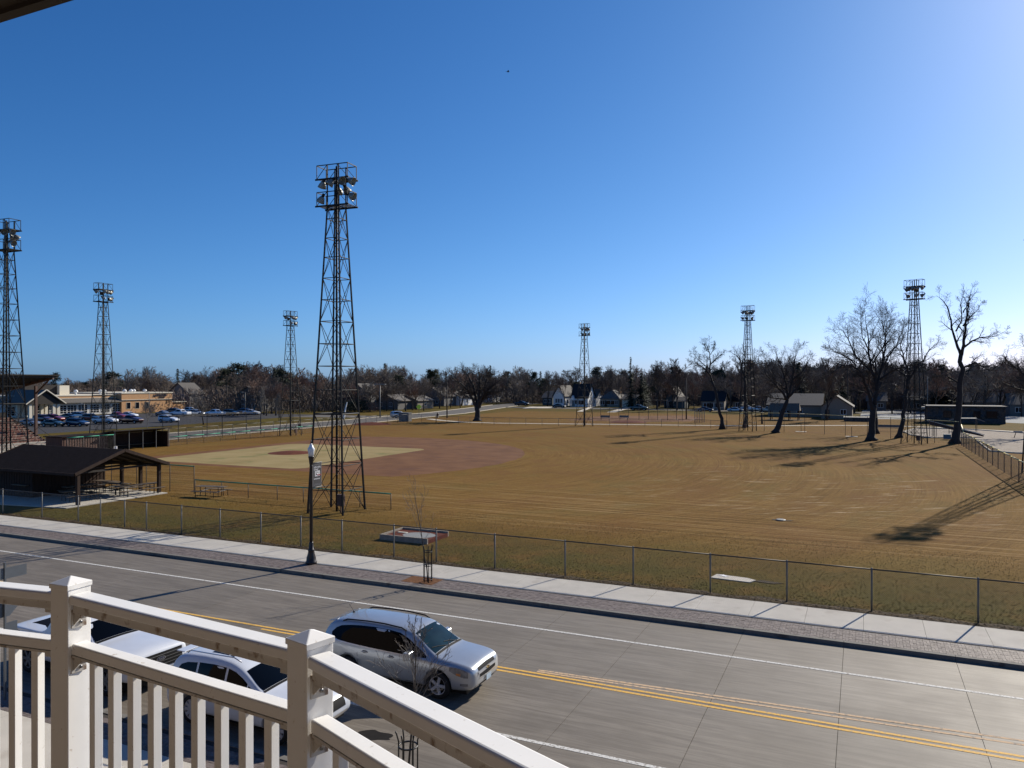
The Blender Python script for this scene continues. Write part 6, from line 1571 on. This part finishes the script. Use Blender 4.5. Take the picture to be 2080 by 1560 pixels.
# hero trees: trunk and main limbs follow the photograph, the rest grows from them
def hero(label, px, py, limbs, r0, seed, bark='barkdark', twig='twighero', depth=1., kids=(7,6,5,3), maxlv=4, name='bare_tree', grp=None, rmin=.010):
    u, v = P(px, py); Z = DIST(u, v); s = Z / F; rg = random.Random(seed); mbs = [MB(), MB()]
    prm = dict(BROAD, kids=[0, kids[0], kids[1], kids[2], kids[3]], ang=[.7,.75,.7,.7,.7], ratio=[.6,.38,.56,.55,.5], t0=[.3,.14,.15,.12,.2], up=[0,.05,.05,.05,.03,.02], rmin=rmin, short=[.3,.5,.4,.3,.3])
    cr = Vector((CY, SY, 0)); fw = Vector((-SY, CY, 0))
    for i, lm in enumerate(limbs):
        pts3 = []; rr = []; y0 = rg.uniform(-1, 1) * depth
        for j, (x, y, r) in enumerate(lm['p']):
            dz = lm.get('d', 0.) * (j / max(1, len(lm['p']) - 1)) + (0 if lm.get('t') else 0)
            d0 = lm.get('d0', 0.)
            fx_, fy_ = limbs[0]['p'][-1][:2]; k_ = 1. if lm.get('t') else .90
            pts3.append(cr * ((fx_ + (x - fx_)*k_ - px) * s) + fw * (d0 + dz) + Vector((0, 0, (py - (fy_ + (y - fy_)*k_)) * s))); rr.append(r * r0)
        # refine with wobble
        P2 = [pts3[0]]; R2_ = [rr[0]]
        for a, b, ra, rb in zip(pts3[:-1], pts3[1:], rr[:-1], rr[1:]):
            for f in (.34, .67, 1.):
                w = Vector((rg.gauss(0,1), rg.gauss(0,1), rg.gauss(0,1))) * (a-b).length * (.03 if f < 1 else 0)
                P2.append(a.lerp(b, f) + w); R2_.append(ra + (rb-ra)*f)
        dirs = [(P2[min(k+1, len(P2)-1)] - P2[max(k-1, 0)]).normalized() for k in range(len(P2))]
        if lm.get('flare'):
            R2_[0] *= 1.7; 
        mbs[0].tube(P2, R2_, 8 if lm.get('t') else 6, True)
        if not lm.get('t'):
            L = sum((a-b).length for a, b in zip(P2[:-1], P2[1:]))
            spawn(mbs, P2, R2_, dirs, L * lm.get('k', 1.), 1, rg, dict(prm, trunklv=1), maxlv)
    return make_tree(name, label, (u, v, GZ), mbs, bark, twig, 0, 1., 'tree', grp)
T_ = dict
hero('tall bare tree with the biggest spreading crown, right of centre', 1770, 895, [
    T_(t=1, flare=1, p=[(1770,895,1.),(1771,870,.75),(1773,835,.66),(1776,822,.62)]),
    T_(p=[(1773,835,.55),(1764,808,.42),(1752,780,.36),(1737,750,.30),(1716,735,.22),(1690,733,.12),(1664,752,.04)], d=-2.5),
    T_(p=[(1776,822,.55),(1782,790,.42),(1779,762,.34),(1770,735,.26),(1767,700,.2),(1766,660,.13),(1762,620,.05),(1758,601,.02)], d=1.),
    T_(p=[(1780,790,.42),(1790,760,.34),(1803,720,.26),(1812,680,.18),(1810,640,.1),(1806,612,.03)], d=2.5),
    T_(p=[(1788,765,.3),(1812,745,.22),(1842,735,.14),(1868,730,.04)], d=-2.),
    T_(p=[(1779,760,.3),(1762,735,.24),(1742,712,.2),(1732,680,.14),(1722,655,.08),(1710,640,.03)], d=3.),
    T_(p=[(1745,760,.25),(1728,722,.18),(1700,705,.12),(1680,690,.04)], d=1.5),
    T_(p=[(1805,715,.2),(1828,690,.14),(1845,655,.06),(1850,640,.02)], d=1.),
    T_(p=[(1770,735,.2),(1790,690,.15),(1788,650,.09),(1784,618,.03)], d=-3.),
    T_(p=[(1768,700,.16),(1745,670,.12),(1738,635,.05),(1735,618,.02)], d=-1.5)], .62, 11, kids=(15,9,6,4), depth=2)
hero('bare tree just behind the biggest tree, slender trunk at its right', 1780, 881, [
    T_(t=1, flare=1, p=[(1780,881,.9),(1779,850,.8),(1777,810,.6)]),
    T_(p=[(1777,810,.5),(1800,770,.36),(1820,730,.2),(1835,700,.05)], d=3), T_(p=[(1777,810,.5),(1760,770,.36),(1745,740,.2),(1730,715,.05)], d=3)], .40, 12, kids=(9,7,5,4))
hero('leaning bare tree between the biggest tree and the right light tower', 1829, 889, [
    T_(t=1, flare=1, p=[(1826,890,1.),(1832,865,.8),(1838,830,.66),(1843,790,.6)]),
    T_(p=[(1843,790,.55),(1848,755,.42),(1840,720,.3),(1835,690,.18),(1850,660,.06)], d=1.5), T_(p=[(1846,770,.42),(1865,735,.3),(1890,700,.16),(1905,685,.04)], d=-1.),
    T_(p=[(1846,765,.3),(1818,742,.2),(1798,735,.06)], d=2), T_(p=[(1848,750,.25),(1872,752,.18),(1900,735,.05)], d=-2.5)], .42, 13, kids=(10,7,6,4))
hero('tall bare tree with thick straight trunk by the fence corner', 1940, 901, [
    T_(t=1, flare=1, p=[(1940,903,1.),(1945,870,.78),(1948,820,.66),(1951,770,.56),(1952,720,.46)]),
    T_(p=[(1952,722,.40),(1944,695,.3),(1937,665,.24),(1936,640,.2),(1930,610,.13),(1917,592,.06),(1908,584,.02)], d=1.5, k=.8),
    T_(p=[(1953,722,.42),(1955,690,.34),(1956,655,.28),(1957,620,.2),(1960,595,.1),(1962,575,.03)], d=-1.5, k=.8),
    T_(p=[(1956,706,.28),(1972,690,.22),(1988,682,.15),(2015,680,.08),(2035,668,.03)], d=-2., k=.9),
    T_(p=[(1957,655,.24),(1972,640,.16),(1995,622,.08),(2012,600,.03)], d=1.5, k=.9),
    T_(p=[(1940,668,.2),(1950,645,.14),(1945,610,.09),(1948,585,.03)], d=-1., k=.8),
    T_(p=[(1957,625,.16),(1975,605,.09),(1990,585,.03)], d=2., k=.8),
    T_(p=[(1951,752,.26),(1975,738,.18),(1998,758,.12),(2020,735,.05)], d=-3, k=.8), T_(p=[(1950,790,.2),(1925,765,.12),(1905,770,.04)], d=2, k=.8)], .60, 14, kids=(9,7,5,4))
hero('left-leaning bare tree with airy rounded crown, right of the centre', 1467, 872, [
    T_(t=1, flare=1, p=[(1467,872,1.),(1462,840,.72),(1455,800,.62),(1447,775,.52)]),
    T_(p=[(1447,777,.45),(1441,755,.36),(1444,735,.3),(1443,712,.2),(1438,695,.1),(1436,685,.03)], d=1., k=.9),
    T_(p=[(1443,762,.36),(1430,748,.3),(1415,738,.22),(1403,738,.12),(1394,722,.04)], d=-1.5),
    T_(p=[(1442,750,.25),(1428,735,.2),(1416,722,.12),(1408,705,.04)], d=2.),
    T_(p=[(1444,735,.24),(1456,722,.16),(1468,710,.05)], d=-1.), T_(p=[(1443,714,.18),(1430,702,.1),(1426,692,.03)], d=-1.), T_(p=[(1444,712,.16),(1452,700,.09),(1455,688,.03)], d=1.)], .40, 15, kids=(10,7,6,4))
hero('thick right-leaning bare tree with dense round crown', 1579, 879, [
    T_(t=1, flare=1, p=[(1576,880,1.1),(1583,860,.85),(1590,835,.72),(1600,812,.62)]),
    T_(p=[(1600,812,.5),(1585,795,.36),(1565,775,.26),(1545,755,.14),(1535,735,.04)], d=-2.), T_(p=[(1601,810,.5),(1598,775,.4),(1590,745,.28),(1580,715,.14),(1575,698,.04)], d=1.),
    T_(p=[(1601,808,.5),(1610,770,.36),(1612,735,.24),(1615,705,.08),(1617,698,.03)], d=-1.), T_(p=[(1602,806,.4),(1625,785,.28),(1640,765,.18),(1655,745,.05)], d=1.5),
    T_(p=[(1598,790,.3),(1575,770,.2),(1560,735,.1),(1555,710,.03)], d=2.5), T_(p=[(1606,775,.3),(1630,745,.18),(1640,715,.06)], d=-2.5), T_(p=[(1600,812,.3),(1570,808,.2),(1545,800,.06)], d=1.)], .50, 16, kids=(12,8,6,4))
hero('bare tree with a broken-looking open top beside the slim tower at right', 1514, 868, [
    T_(t=1, flare=1, p=[(1514,868,1.),(1514,830,.8),(1514,790,.7),(1512,765,.6)]),
    T_(p=[(1512,765,.5),(1506,735,.36),(1497,718,.2),(1482,706,.05)], d=1.), T_(p=[(1512,765,.5),(1511,735,.36),(1508,712,.18),(1502,702,.05)], d=-2.), T_(p=[(1513,770,.5),(1528,740,.3),(1542,718,.1),(1548,710,.04)], d=1.)], .38, 17, kids=(9,7,5,4))
hero('big dark bare tree with very wide crown in front of the side street', 968, 855, [
    T_(t=1, flare=1, p=[(969,856,1.),(970,840,.8),(969,828,.76)]),
    T_(p=[(968,830,.6),(961,812,.46),(953,795,.38),(938,778,.28),(920,765,.14),(905,758,.04)], d=-2.), T_(p=[(969,830,.6),(966,805,.46),(960,780,.36),(950,760,.22),(940,746,.05)], d=3.),
    T_(p=[(971,830,.6),(974,800,.46),(976,775,.34),(975,755,.2),(972,742,.05)], d=-1.), T_(p=[(973,828,.6),(980,808,.46),(992,790,.36),(1008,775,.24),(1022,765,.06)], d=1.),
    T_(p=[(971,826,.4),(985,790,.3),(992,765,.2),(998,750,.05)], d=-3.), T_(p=[(955,797,.3),(932,792,.18),(910,785,.05)], d=2.), T_(p=[(990,792,.3),(1012,792,.16),(1030,790,.05)], d=2.)], .75, 18, kids=(13,9,7,4))
hero('dark bare tree crown reaching in from the right edge', 2118, 885, [
    T_(t=1, p=[(2118,885,1.),(2116,830,.8),(2110,790,.6)]), T_(p=[(2112,800,.6),(2085,760,.4),(2060,740,.26),(2035,712,.06)], d=1.), T_(p=[(2110,790,.5),(2095,740,.3),(2075,700,.12),(2062,686,.04)], d=-1.), T_(p=[(2112,800,.5),(2070,790,.3),(2040,772,.08)], d=2.)], .55, 19, kids=(10,7,6,4))
# saplings by the street
def sapling(label, loc, Hh, seed, kids, t0=.42, ratio=.42, short=.55):
    rg = random.Random(seed); mbs = [MB(), MB()]
    prm = dict(BROAD, kids=kids, t0=[t0,.2,.2,.2,.2], ang=[.55,.45,.5,.5,.5], ratio=[ratio,.55,.5,.5,.5], short=[short,.3,.3,.3,.3], up=[.0,.10,.08,.05,.05,.0], rmin=.0035, trunklv=0, rr=[.5,.6,.7,.7,.7])
    grow(mbs, Vector((0,0,0)), Vector((.01,.0,1)), Hh, .030, 0, rg, prm, 3)
    return make_tree('sapling', label, loc, mbs, 'bark', 'barkpale', 0, 1., 'tree', 'young street trees')
sapling('slender leafless sapling in the mulch square on the far sidewalk', TR1, 3.9, 5, [9,3,2,0])
sapling('leafless sapling with dense pale twigs in front of the silver crossover', TR2, 3.7, 9, [18,5,4,0], .48, .34, .85)

# template trees
TB = []
for i, (prm, Hh, r0) in enumerate(((BROAD, 11, .30), (BROAD, 12, .34), (VASE, 7.5, .36), (UPR, 13, .26), (UPR, 12, .24), (VASE, 8., .34), (BROAD, 10, .30))):
    mbs, zm = tree_template(100 + i, Hh, dict(prm, kids=[prm['kids'][0] + 2, 7, 6, 5, 3]), r0, 4, 1., .028); TB.append((mbs[0].mesh('trunk', True), mbs[1].mesh('crown'), zm))
CT = []
for i, (Hh, w) in enumerate(((14, 3.2), (12, 3.6))):
    a, b = spruce(200 + i, Hh, w); CT.append((a.mesh('trunk', True), b.mesh('crown'), Hh))
a, b = spruce(210, 18, 4.0, 64, 1.3); CT.append((a.mesh('trunk', True), b.mesh('crown'), 18))
for i in range(2):
    a, b = pine(220 + i, 13, 3.4); CT.append((a.mesh('trunk', True), b.mesh('crown'), 13))
TH = random.Random(77)
def plant(kind, idx, label, px, v=None, u=None, pos=None, top=None, h=None, bark='bark', twig='twig', name=None, group=None, wide=1.):
    if pos is None:
        if v is not None: pos = (RAYV(px, v), v)
        else: pos = (u, RAYU(px, u))
    tm, cm, zm = (TB if kind == 'b' else CT)[idx]
    if top is not None: h = HT(top, *pos) - GZ
    s = h / zm
    t = thing(name or ('bare_tree' if kind == 'b' else 'conifer_tree'), label, 'tree', (*pos, GZ), TH.uniform(0, 6.28), group)
    t.scale = (s*wide, s*wide, s)
    o = bpy.data.objects.new('trunk', tm); SC.collection.objects.link(o); o.parent = t
    c = bpy.data.objects.new('crown', cm); SC.collection.objects.link(c); c.parent = t
    for ob, mm in ((o, bark), (c, twig)):
        if not ob.data.materials: ob.data.materials.append(M[mm])
        ob.material_slots[0].link = 'OBJECT'; ob.material_slots[0].material = M[mm]
    return t
LMK = [(0,60,'above the grandstand roof'),(60,115,'above the clinic entrance gable'),(115,165,'above the beige rooftop unit'),(165,215,'left of the second light tower'),(215,265,'above the clinic chimneys'),(265,315,'above the brick clinic block'),(315,365,'above the clinic sign'),(365,415,'behind the small house past the clinic'),(415,470,'behind the thin upright tree'),(470,525,'behind the tall car park lamp'),(525,580,'behind the two-storey grey house'),(580,645,'behind the slim left tower'),(645,730,'behind the nearest tower'),(730,800,'behind the flat-topped lamp pole'),(800,860,'behind the two-car garage'),(860,930,'left of the wide-crowned tree'),(930,1010,'behind the wide-crowned tree'),(1010,1060,'at the end of the side street'),(1060,1110,'left of the row of small houses'),(1110,1160,'behind the white gabled house'),(1160,1215,'behind the black-roofed cottage'),(1215,1262,'behind the tan bungalow'),(1262,1320,'behind the tall thin spruce'),(1320,1390,'behind the distant backstop'),(1390,1450,'behind the left-leaning tree'),(1450,1500,'behind the bungalow with the white gable'),(1500,1560,'behind the slim right tower'),(1560,1630,'behind the dense round tree'),(1630,1700,'above the tan hall roof'),(1700,1760,'behind the pole with a transformer'),(1760,1830,'behind the biggest tree'),(1830,1900,'behind the right light tower'),(1900,1980,'behind the fence corner tree'),(1980,2050,'behind the stone building'),(2050,2400,'at the right edge of the view')]
def region(px):
    for a_, b_, s_ in LMK:
        if a_ <= px < b_: return s_
    return 'at the left edge of the view' if px < 0 else LMK[-1][2]
TONE = {'twig': 'grey-brown', 'twigred': 'reddish-brown', 'twigdark': 'dark'}
# singled-out trees
plant('c', 2, 'very tall thin spruce with a spire top, right of the bungalow', 1281, v=252, top=723, twig='needle', bark='barkdark', wide=.85)
plant('c', 1, 'broad dark spruce just right of the tall thin one', 1303, v=255, top=756, twig='needle', bark='barkdark', wide=1.1)
plant('c', 3, 'dark irregular pine behind the black-roofed cottage', 1214, v=292, top=747, twig='needle', bark='barkdark', wide=1.2)
plant('c', 3, 'left of two olive-tipped pines right of the near tower', 872, u=-160, top=752, twig='needlegold', bark='barkdark')
plant('c', 4, 'right of two olive-tipped pines, left of the wide-crowned tree', 884, u=-165, top=750, twig='needlegold', bark='barkdark')
plant('c', 0, 'pointed spruce above the wide-crowned tree, right side', 996, u=-190, top=741, twig='needle', bark='barkdark')
plant('c', 1, 'big dark conical spruce left of the slim tower', 558, u=-175, top=747, twig='needle', bark='barkdark', wide=1.1)
plant('c', 4, 'dark pine mass above the black minivan', 485, u=-210, top=738, twig='needle', bark='barkdark', wide=1.5)
plant('c', 3, 'dark pine left of the tallest wood tree on the left', 460, u=-215, top=750, twig='needle', bark='barkdark', wide=1.3)
plant('c', 0, 'small spruce with star-like top behind the clinic end', 361, u=-260, top=748, twig='needle', bark='barkdark', wide=1.2)
plant('c', 4, 'dark pine behind the left light tower', 228, u=-260, top=755, twig='needle', bark='barkdark', wide=1.5)
plant('c', 4, 'small dark pine above the grandstand roof tip', 113, u=-290, top=757, twig='needle', bark='barkdark')
plant('c', 1, 'dark spruce behind the dense round-crowned tree', 1622, v=232, top=733, twig='needle', bark='barkdark', wide=1.2)
plant('c', 1, 'dark spruce left of the biggest tree, far back', 1690, v=245, top=748, twig='needle', bark='barkdark', wide=1.2)
plant('c', 1, 'dark spruce right of the right light tower', 1912, v=262, top=738, twig='needle', bark='barkdark', wide=1.9)
plant('c', 4, 'dark conifer behind the biggest tree trunk', 1745, v=250, top=756, twig='needle', bark='barkdark', wide=1.4)
plant('c', 3, 'dark conifer above the cross street, middle distance', 1085, v=300, top=757, twig='needle', bark='barkdark')
plant('c', 0, 'dark pointed conifer left of the white gabled house', 1098, v=310, top=753, twig='needle', bark='barkdark')
plant('b', 2, 'wide pale-topped tree rising over the clinic roof', 292, u=-225, top=742, twig='twig', wide=1.3)
plant('b', 2, 'leafless tree in front of the white gabled house', 1148, v=252, top=752, twig='twigdark', bark='barkdark', wide=1.)
plant('b', 3, 'leafless tree with upright fans right of the broad spruce', 1334, v=245, top=731, twig='twigdark', bark='barkdark', wide=1.2)
plant('b', 4, 'leafless upright tree left of the leaning bare tree', 1375, v=240, top=727, twig='twigdark', bark='barkdark', wide=1.1)
plant('b', 5, 'pale-topped clump rising above the wood near the first tower', 795, u=-190, top=737, twig='twig', wide=1.5)
plant('b', 1, 'pale tree on the skyline left of the first tower top bracing', 730, u=-180, top=744, twig='twig', wide=1.)
plant('b', 2, 'round-crowned tree beside the grey garage', 824, u=-126, top=760, twig='twigdark', bark='barkdark', wide=1.)
plant('b', 1, 'tallest wood tree on the left skyline', 500, u=-180, top=733, twig='twigred', wide=1.4)
plant('b', 2, 'pale-topped tree on the skyline right of the wide-crowned tree', 1048, v=300, top=744, twig='twig', wide=1.3)
plant('b', 3, 'slim bare tree rising left of the slim spruce', 1241, v=285, top=741, twig='twig')
plant('b', 0, 'small leafless tree in front of the spruce garage', 1262, v=236, top=762, twig='twigdark', bark='barkdark', wide=.8)
plant('b', 4, 'thin pale upright tree at the car park edge', 413, u=-124, top=795, twig='barkpale', bark='barkdark', name='bare_tree', wide=1.5)
plant('b', 5, 'drooping white-barked birch at the edge of the clinic lawn', 299, u=-122, h=5.6, twig='barkpale', bark='barkpale', wide=.8)
plant('b', 3, 'thin young tree on the lawn by the slim tower', 567, u=-118, h=6.5, twig='barkpale', bark='bark', wide=.8)
plant('b', 4, 'thin young tree leaning at the lot corner', 529, u=-120, h=8., twig='barkpale', bark='barkpale', wide=.6)
plant('b', 3, 'thin young tree on the lawn near the near tower', 640, u=-120, h=6., twig='barkpale', bark='bark', wide=.7)
plant('b', 0, 'dark young tree by the lot entrance lamp', 568, u=-131, top=800, twig='twigdark', bark='barkdark', wide=1.)
plant('b', 1, 'tree with dark trunk right of the yellow-green sign', 861, u=-122, top=772, twig='twigdark', bark='barkdark')
plant('b', 2, 'slim double-trunk tree beside the small shelter', 1548, v=168, top=765, twig='twigdark', bark='barkdark')
plant('b', 0, 'twiggy tree behind the stone building, right of the fence corner tree', 1998, v=225, top=722, twig='twig', bark='barkdark', wide=1.4)
plant('b', 6, 'brown rounded tree behind the stone building at the right edge', 2060, v=240, top=745, twig='twigred', bark='barkdark', wide=1.4)
plant('b', 4, 'gaunt tree between two large bare trees on the right', 1680, v=190, top=725, twig='twigdark', bark='barkdark', wide=1.1)
for i_, (px_, u_) in enumerate(((536,-146),(552,-150),(575,-148),(596,-152),(618,-150),(640,-150),(664,-148),(686,-150),(712,-146),(733,-138),(752,-134),(768,-134),(785,-132),(800,-130),(838,-128),(846,-132),(893,-128),(915,-130),(935,-126),(541,-142),(560,-140),(515,-172))):
    plant('b', (0,2,5,1,6,3)[i_ % 6], ('dark', 'brownish', 'broad', 'narrow')[i_ % 4] + ' leafless yard tree ' + region(px_) + ', nearer than the wood', px_, u=u_, top=768 + (i_ * 7) % 17, twig=('twigdark','twig','twigred')[i_ % 3], bark='barkdark', group='yard trees along the side street', wide=1.25)
for i_, (px_, v_) in enumerate(((1112,262),(1138,285),(1188,276),(1205,280),(1250,278),(1352,258),(1366,256),(1398,258),(1410,240),(1452,262),(1476,250),(1500,240),(1532,246),(1553,236),(1596,228),(1640,232),(1660,236),(1735,240),(1812,240),(1850,244),(1900,236),(1935,248),(1975,240),(2030,246),(2075,232))):
    plant('b', (3,0,4,2,1,6)[i_ % 6], ('dark', 'brownish', 'broad', 'narrow')[i_ % 4] + ' leafless yard tree ' + region(px_) + ', in front of the wood', px_, v=v_, top=752 + (i_ * 7) % 20 - (14 if px_ > 1500 else 0), twig=('twigdark','twig','twigred')[i_ % 3], bark='barkdark', group='yard trees among the far houses', wide=1.15)
# the wooded belts behind the houses
def tops(px):
    prof = [(0,757),(110,768),(200,757),(290,748),(350,760),(420,748),(500,735),(560,745),(650,757),(700,748),(790,738),(850,757),(950,745),(1040,748),(1100,762),(1170,752),(1230,745),(1280,752),(1340,737),(1420,742),(1500,738),(1560,725),(1640,725),(1720,735),(1800,730),(1880,735),(2000,735),(2080,728),(2300,730)]
    for (a, b), (c, d) in zip(prof[:-1], prof[1:]):
        if a <= px <= c: return b + (d-b) * (px-a) / (c-a)
    return 750
cnt = 0
for belt in range(4):
    px = -70 + belt * 7.
    while px < 2190:
        left = px < 1000
        if left:
            u = (-200, -225, -255, -290)[belt] - TH.uniform(0, 18) + (42 if px > 480 else -16); v = RAYU(px, u)
            if px > 640: u += 28 * min(1, (px - 640)/200); v = RAYU(px, u)
            if px > 880: v = min(v, 420)
            u = RAYV(px, v) if px > 880 else u
        else:
            v = (278, 300, 325, 355)[belt] + TH.uniform(-6, 14)
            if px > 1560: v -= 22
            u = RAYV(px, v)
        tp = tops(px) + TH.uniform(-7, 22) - belt * 1.0 + (10 if belt == 0 else 0)
        con = TH.random() < .13
        reg = region(px); tw = TH.choice(('twig','twig','twigred','twigdark'))
        if con: plant('c', TH.choice((0,1,3,4)), ('', 'mid-row ', 'back-row ', 'farthest-row ')[belt] + 'dark conifer in the wood ' + reg, px, pos=(u, v), top=tp + 5, twig='needle', bark='barkdark', group='conifers of the wood', wide=TH.uniform(1., 1.5))
        else: plant('b', TH.randrange(7), ('', 'mid-row ', 'back-row ', 'farthest-row ')[belt] + ('tall ' if tp < tops(px) + 3 else '') + TONE[tw] + ' leafless tree in the wood ' + reg, px, pos=(u, v), top=tp, twig=tw, bark='bark', group='leafless trees of the wood', wide=TH.uniform(.95, 1.4))
        px += TH.uniform(24, 38); cnt += 1
# a last belt that reads as one mass
import numpy as np
mbs, zm = tree_template(300, 11, dict(BROAD, kids=[8,5,4,2,0]), .3, 3, 1., .05)
src = []
for k in range(4):
    mbs, zm = tree_template(300 + k, 11, dict(BROAD, kids=[9,7,6,0,0]), .3, 3, 1., .055)
    V = np.array(mbs[0].v + mbs[1].v); Fc = list(mbs[0].f) + [[i + len(mbs[0].v) for i in f] for f in mbs[1].f]
    src.append((V, Fc, zm))
av = []; af = []; off = 0; px = -120
while px < 2240:
    for rowk in range(3):
        V, Fc, zm = src[TH.randrange(4)]
        if px < 1000: u = -330 - rowk * 30 + (80 if px > 700 else 0); v = min(RAYU(px, u), 470); u = RAYV(px, v)
        else: v = 390 + rowk * 26; u = RAYV(px, v)
        h = HT(tops(px) + TH.uniform(9, 26), u, v) - GZ; s = h / zm; a = TH.uniform(0, 6.28); c, d = math.cos(a) * s * 1.5, math.sin(a) * s * 1.5
        X = V[:,0]*c - V[:,1]*d + u; Y = V[:,0]*d + V[:,1]*c + v
        av.append(np.stack([X, Y, V[:,2]*s + GZ], 1)); af.extend([[i + off for i in f] for f in Fc]); off += len(V)
    px += TH.uniform(16, 26)
me = bpy.data.meshes.new('distant_wood'); me.from_pydata(np.concatenate(av).tolist(), [], af)
o = stuff(link('distant_wood', me, M['twigdark'])); o['label'] = 'far-off leafless wood closing the horizon'
# undergrowth, hedges and bushes under the wood
def hedge(label, pts, h, w, m='hedge', seed=1, cat='hedge', name='hedge'):
    rg = random.Random(seed); t = thing(name, label, cat, (*pts[0], GZ)); q = MB()
    for a, b in zip(pts[:-1], pts[1:]):
        L = math.hypot(b[0]-a[0], b[1]-a[1]); n_ = int(L * h * w * 22)
        for i in range(n_):
            f = rg.random(); z = h * rg.random() ** .8 ; x = a[0]+(b[0]-a[0])*f - pts[0][0] + rg.uniform(-w/2, w/2); y = a[1]+(b[1]-a[1])*f - pts[0][1] + rg.uniform(-w/2, w/2)
            d = Vector((rg.gauss(0,1), rg.gauss(0,1), rg.gauss(0,1)+.4)).normalized(); e = d.orthogonal().normalized(); s = rg.uniform(.14, .32)
            p = Vector((x, y, z)); q.add([p - e*s*.5, p + e*s*.5, p + d*s*1.3], [(0,1,2)])
    q.build('foliage', M[m], t); return t
hedge('dark clipped hedge beside the side street, left of the grey pole', [(-133, RAYU(700, -133)), (-133, RAYU(742, -133))], 3.4, 3., 'hedge', 1)
hedge('rusty brown hedge end beside the dark hedge', [(-133, RAYU(744, -133)), (-133, RAYU(762, -133))], 2.8, 2.6, 'twigred', 2)
q = MB(); q.poly([(-400, 120), (-202, 120), (-202, 172), (-170, 185), (-150, 240), (-142, 300), (-142, 400), (-100, 400), (-100, 300), (-90, 286), (20, 286), (20, 272), (140, 272), (300, 272), (300, 900), (-800, 900), (-800, 120)], GZ + .008)
struct('woodland_floor', q, M['woodfloor'])
q = MB(); rg = random.Random(5)
def brush(q, x0, x1, y0, y1, n, h):
    for i in range(n):
        p = Vector((rg.uniform(x0, x1), rg.uniform(y0, y1), GZ + h * rg.random() ** 1.3)); d = Vector((rg.gauss(0,.6), rg.gauss(0,.6), 1)).normalized(); e = Vector((rg.gauss(0,1), rg.gauss(0,1), 0)).normalized(); s = rg.uniform(.4, 1.)
        q.add([p - e*.10, p + e*.10, p + d*s*1.6], [(0,1,2)])
for k in range(60):
    px = -60 + k * 38.
    if px < 1000: u = -222 + (52 if px > 480 else 0) + (25 if px > 640 else 0); v = min(RAYU(px, u), 440); u = RAYV(px, v); brush(q, u - 26, u + 4, v - 18, v + 18, 2600, 6.5)
    else: v = 292 if px < 1560 else 268; u = RAYV(px, v); brush(q, u - 8, u + 8, v - 1, v + 24, 2200, 6.)
o = stuff(q.build('undergrowth', M['twigdark'])); o['label'] = 'tangled dry undergrowth below the trees of the wood'
